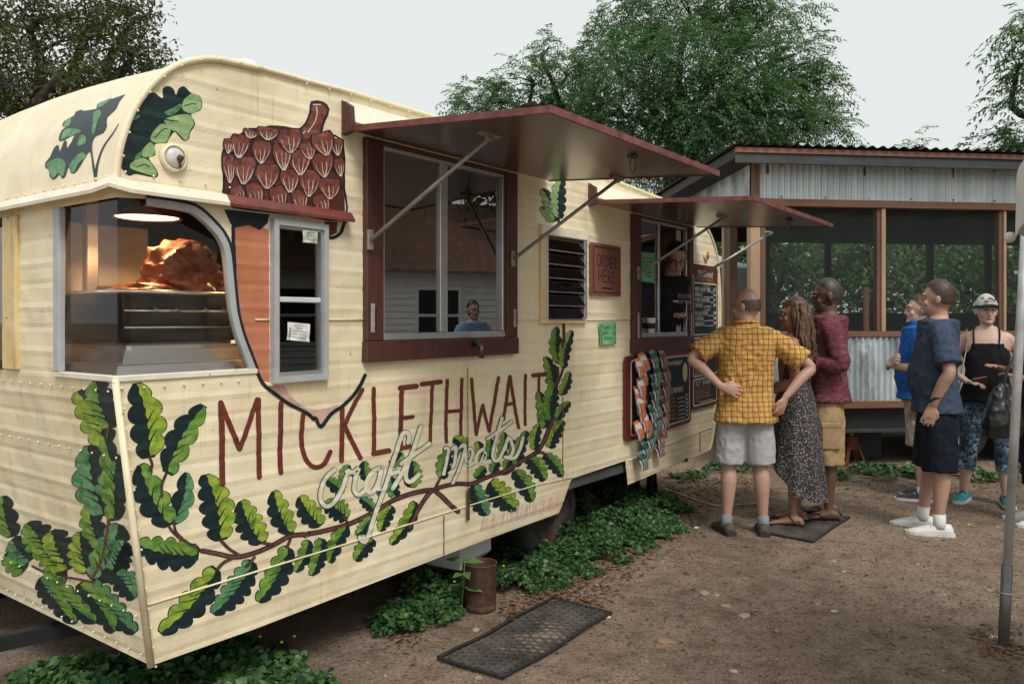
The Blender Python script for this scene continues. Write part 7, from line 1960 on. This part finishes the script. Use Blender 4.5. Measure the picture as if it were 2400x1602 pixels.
for sx in (-1, 1): mb.tube([(.125*sx,-.06,1.37),(.125*sx,-.02,1.43),(.12*sx,.05,1.42),(.115*sx,.075,1.36)], [.024,.026,.026,.024], 10, flat=.5)
mb.build('dress_strap', M_DRESS, w2, True)
def sandal(parent, ank, fy, m, flip=False):
    e2 = empty('sandal', (ank[0],ank[1],0), fy, parent=parent); so = []
    for y, hw in ((.088,.024),(.07,.036),(.0,.038),(-.08,.045),(-.14,.047),(-.185,.036),(-.205,.016)): so.append([(-hw,y,.001),(-hw,y,.017),(hw,y,.017),(hw,y,.001)])
    MB().loft(so).build('sole', m, e2)
    if flip: MB().tube([(-.046,-.02,.02),(-.035,-.07,.062),(0,-.135,.040),(.035,-.07,.062),(.046,-.02,.02)], .010, 8, flat=.5).build('strap', m, e2, True)
    else:
        for pts in ([(-.045,-.11,.02),(0,-.115,.055),(.045,-.11,.02)], [(-.04,.02,.03),(-.03,-.03,.085),(.03,-.03,.085),(.04,.02,.03)], [(-.038,.03,.05),(0,.082,.06),(.038,.03,.05)]): MB().tube(catmull(pts,3), .007, 8, flat=.6).build('strap', m, e2, True)
M_SANDAL = pm('black_leather', (.012,.011,.011), .45)
for sd in 'LR': sandal(w2, ST[sd][1], ST[sd][2], M_SANDAL)
# man in the burgundy top
p = ground(1938, 1212)
LG3 = dict(L=((.10,-.01,.49),(.105,.0,.085),.05), R=((-.10,-.01,.49),(-.105,.03,.085),-.15))
w3 = person('man in burgundy long-sleeved top, khaki cargo shorts and sunglasses', (p.x,p.y,gz(p.x,p.y)), R(-104), 1.83, SK_B, dict(hair='buzz', hairm=hair_mat('hair_buzz',(.03,.024,.02),(.065,.055,.05)), beard=True, glasses='sun', hyaw=R(-2), hpit=R(6), girth=1.05, bare=True, armr=1.06,
   arms=dict(L=((.255,.06,1.13),(.13,-.20,1.13),(-.7,-.5,0),(0,.2,1),.5), R=((-.25,.05,1.13),(-.10,-.22,1.12),(.7,-.5,0),(0,.2,1),.5)), legs=LG3, legr=.95,
   clothes=dict(top=(heather_mat(),.86,2,.016,.009), shorts=(cloth('khaki_cargo',(.38,.26,.13),.18,14,wr=.4),.41,.030,.010))))
for sd in 'LR': sandal(w3, LG3[sd][1], LG3[sd][2], M_SANDAL, True)
MB().bbox((.195,-.065,.53),(.222,.065,.70),.010).build('cargo_pocket', cloth('khaki_pocket',(.36,.25,.125),.18,14,wr=.4), w3); MB().bbox((.195,-.068,.685),(.226,.068,.72),.006).build('pocket_flap', bpy.data.materials['khaki_pocket'], w3)
# man in the bright blue polo, mostly hidden
p = ground(2153, 1168)
LG4 = dict(L=((.10,-.01,.49),(.10,.01,.085),.0), R=((-.10,.03,.49),(-.10,.08,.085),-.1))
w4 = person('man in bright blue polo with folded arms behind the navy shirt', (p.x,p.y,gz(p.x,p.y)), R(-108), 1.72, SK_D, dict(hair='short', hairm=H_BROWN, girth=1.06, belly=.04, armr=1.08, hyaw=R(5),
   arms=dict(L=((.27,-.02,1.12),(.0,-.235,1.14),(-.9,.1,.1),(0,-1,.2),.6), R=((-.26,-.03,1.13),(.02,-.205,1.19),(.9,.1,.1),(0,-1,.2),.6)), legs=LG4, legr=.98,
   clothes=dict(top=(cloth('royal_blue',(.012,.10,.36),.2,14,wr=.35),.86,.86,.020,.008), collar=True, shorts=(cloth('stone_shorts',(.33,.28,.22),.1,14,wr=.35),.47,.024,.010), shoe=(cloth('black_grey_shoe',(.05,.055,.06),.6,26),SOLE_W,cloth('white_lace',(.5,.5,.5))), sock=(M_WHITE_SH,.125))))
# man in the navy tee, hand in pocket
p = ground(2196, 1243)
LG5 = dict(L=((.105,.0,.49),(.11,.0,.085),.05), R=((-.10,-.03,.49),(-.10,-.075,.085),-.05))
w5 = person('heavy man in navy tee and black shorts, hand in pocket', (p.x,p.y,gz(p.x,p.y)), R(-110), 1.80, SK_A, dict(hair='short', hairm=H_BROWN, girth=1.0, belly=.05, armr=1.10, hyaw=R(-14), seed=3,
   arms=dict(L=((.27,.035,1.13),(.215,-.055,.90),(-.05,-.25,-.9),(1,0,0),.3), R=((-.29,.06,1.12),(-.22,-.1,.90),(0,-.2,-.9),(-1,0,0),.3)), legs=LG5, legr=1.0,
   clothes=dict(top=(cloth('navy_tee',(.045,.063,.105),.22,40,wr=.35),.84,.84,.016,.009), shorts=(cloth('black_shorts',(.007,.010,.018),.3,14,wr=.35),.44,.030,.008), shoe=(M_WHITE_SH,SOLE_W,cloth('grey_lace',(.35,.35,.35))), sock=(M_WHITE_SH,.15))))
MB().tube([(.255,-.055,.945),(.235,-.075,.925),(.212,-.06,.915),(.205,-.03,.925),(.23,-.01,.945),(.252,-.02,.955),(.255,-.055,.945)], .010, 8).build('wristwatch', M_BLACK, w5, True)
# woman in the cap
p = ground(2312, 1180)
LG6 = dict(L=((.125,-.02,.49),(.14,.0,.085),.15), R=((-.13,-.03,.49),(-.165,.03,.085),-.25))
w6 = person('woman in white cap, black tank top and blue patterned leggings', (p.x,p.y,gz(p.x,p.y)), R(-30), 1.70, SK_D, dict(fem=True, girth=1.12, belly=.02, hair='cap', hairm=H_DARK, browm=H_DARK, capm=cloth('cap_white',(.45,.45,.43),.1,20,wr=.1), brimm=cloth('brim_black',(.03,.03,.035)), hyaw=R(14), armr=.98,
   arms=dict(L=((.335,.06,1.14),(.20,.04,.985),(-.35,-.5,-.6),(.9,-.3,0),.5), R=((-.285,.03,1.12),(-.14,-.20,1.03),(.8,-.35,-.1),(0,.1,1),.8)), legs=LG6, legr=1.06,
   clothes=dict(top=(cloth('black_tank',(.010,.011,.012),.3,16,wr=.3),.86,0,.008,.006), topname='tank_top', shorts=(legging_mat(),.33,.004,.002), shortsname='leggings', shoe=(pm('teal_grey_shoe',(.02,.22,.26),.6,0,.5,16),SOLE_W,cloth('black_lace',(.02,.02,.02))))))
# straps of the tank top, shoulder strap of her bag and the wallet in her hand
mb = MB(); mb.tube(catmull([(-.085,-.115,1.30),(-.095,-.075,1.42),(-.088,.0,1.465),(-.08,.07,1.42)],3), .018, 8, flat=.35); mb.build('tank_strap', bpy.data.materials['black_tank'], w6, True)
mb = MB(); mb.tube(catmull([(.085,-.115,1.30),(.095,-.075,1.42),(.088,.0,1.465),(.08,.07,1.42)],3), .018, 8, flat=.35); mb.build('tank_strap', bpy.data.materials['black_tank'], w6, True)
q = w6.matrix_basis
bg = empty('shoulder_bag', w6.location, w6.rotation_euler.z, 'small bag on a chain strap at the capped woman\'s side', 'bag')
mb = MB(); mb.tube(catmull([(-.135,-.085,1.30),(-.140,-.04,1.405),(-.135,.03,1.41)],3), .011, 8, flat=.4); mb.build('leather_strap', pm('tan_leather',(.34,.19,.08),.5), bg, True)
for k in range(26):
    t = k/25; c = Vector((-.135-.075*t, -.10-.03*math.sin(t*3), 1.30-.46*t)); MB().ball(c, (.007,.005,.011), 6, 4).build('chain_link', pm('gold_chain',(.55,.42,.22),.3,.9), bg, True)
MB().bbox((-.28,-.10,.72),(-.19,.10,.86),.02).build('pouch', M_BLACK, bg)
wl_ = MB().bbox((-.055,-.012,-.035),(.055,.012,.035),.006).build('wallet', pm('maroon_wallet',(.06,.012,.018),.4)); wl_.location = q @ Vector((-.05,-.235,1.04)); wl_.rotation_euler = (R(20),R(-12),R(-10)); tag(wl_, 'small dark red wallet in the capped woman\'s hand', 'wallet')
# figure cut by the right edge
p = ground(2432, 1228)
w7 = person('dark-haired person in black half hidden by the right edge', (p.x,p.y,gz(p.x,p.y)), R(-100), 1.66, SK_C, dict(fem=True, hair='short', hairm=H_DARK, hyaw=R(-10), girth=1.05,
   arms=dict(L=((.24,.06,1.13),(.13,-.17,1.14),(-.5,-.6,.2),(0,.2,1),.5), R=((-.25,.0,1.14),(-.12,-.22,1.2),(.5,-.6,.2),(0,.2,1),.5)), legs=ST,
   clothes=dict(top=(bpy.data.materials['black_tank'],.84,.8,.016,.008), shorts=(bpy.data.materials['black_shorts'],.30,.012,.006), shortsname='trousers', shoe=(M_WHITE_SH,SOLE_W,M_WHITE_SH))))
bk = empty('black_bag', at(2352,960,5.75), R(10), 'large slouchy black bag carried at the right edge', 'bag')
mb = MB(); rs = [ell(0,0,z,hw,hd,20) for z,hw,hd in ((-.20,.03,.02),(-.19,.13,.07),(-.10,.155,.09),(.0,.135,.08),(.10,.09,.05),(.17,.045,.03),(.19,.02,.015))]; mb.loft(rs); remeshed(mb, 'pouch', pm('black_nylon',(.012,.012,.013),.35), bk, .008, 3, .010, 9, 2.2)
MB().tube(catmull([(.0,0,.17),(.05,.01,.30),(.13,.02,.42),(.17,.03,.46)],3), .010, 8).build('strap', M_BLACK, bk, True)
# server behind the order window
hp = wp(1584, 606, -.03); hw_ = lw(hp[0], .03, hp[1]); yw = R(44)
q = hw_ - Vector((math.sin(yw)*.18, -math.cos(yw)*.18, 1.612*1.74/1.75))
w8 = person('server in black tee and glasses bending inside the order window', tuple(q), yw, 1.74, SK_A, dict(hair='short', hairm=H_DARK, browm=H_DARK, glasses='clear', hpit=R(30), hyaw=R(-45), lean=.28,
   arms=dict(L=((.20,.05,1.15),(.07,-.15,1.17),(-.6,-.5,0),(0,.2,1),.5), R=((-.20,.05,1.15),(-.05,-.15,1.17),(.5,-.5,0),(0,.2,1),.6)), legs=ST,
   clothes=dict(top=(cloth('black_tee',(.012,.014,.016),.2,14,wr=.3),.86,.8,.016,.008), shorts=(bpy.data.materials['black_shorts'],.3,.012,.004), shoe=(M_BLACK,SOLE_D))))
mb = MB(); tz = lambda a, b: (.02+(.5-a)*.22*-1, 1.36-b*.22)
for t, b0, b1 in (('MICKLETHWAIT', 0, .16), ('Craft Meats', .2, .36)):
    vs, fs = text_geo(t); mb.add([(-.10+.20*x, -.178-.28*(1.36-b1*.2-1.0)-.0, 1.33-.2*b1+.2*(b1-b0)*y) for x, y in vs], fs)
mb.build('shirt_print', pm('faded_print',(.30,.30,.29),.8), w8)
tk = MB().bbox((-.09,-.06,0),(.09,.06,.012),.003).build('order_pad', M_PAPER); hp = wp(1575,705,-.06); tk.location = lw(hp[0],.05,hp[1]); tk.rotation_euler = (R(12),0,TROT); tag(tk, 'white order pad in the server\'s hands at the window', 'notepad')

# man waiting across the yard, seen only as a reflection in the big window
u0, v0 = 1112, 745
r0 = ray(u0, v0); t0 = TP.dot(TN)/(r0.x*TN.x+r0.y*TN.y); h0 = r0*t0; d0 = r0-TN*(2*r0.dot(TN)); q = h0+d0*6.0
dn = person('bearded man in pale blue shirt mirrored in the big serving window', (q.x, q.y, 0), R(-100), 1.76, SK_A, dict(hair='short', hairm=H_DARK, beard=True,
   arms=dict(L=((.24,-.05,1.15),(.08,-.28,1.16),(-.6,-.3,.3),(0,.2,1),.6), R=((-.24,-.05,1.15),(-.06,-.28,1.16),(.6,-.3,.3),(0,.2,1),.6)), legs=ST,
   clothes=dict(top=(cloth('pale_blue_shirt',(.22,.33,.46),.15,14,wr=.3),.86,.9,.018,.008), shorts=(bpy.data.materials['black_shorts'],.3,.012,.004), shoe=(M_BLACK,SOLE_D))))
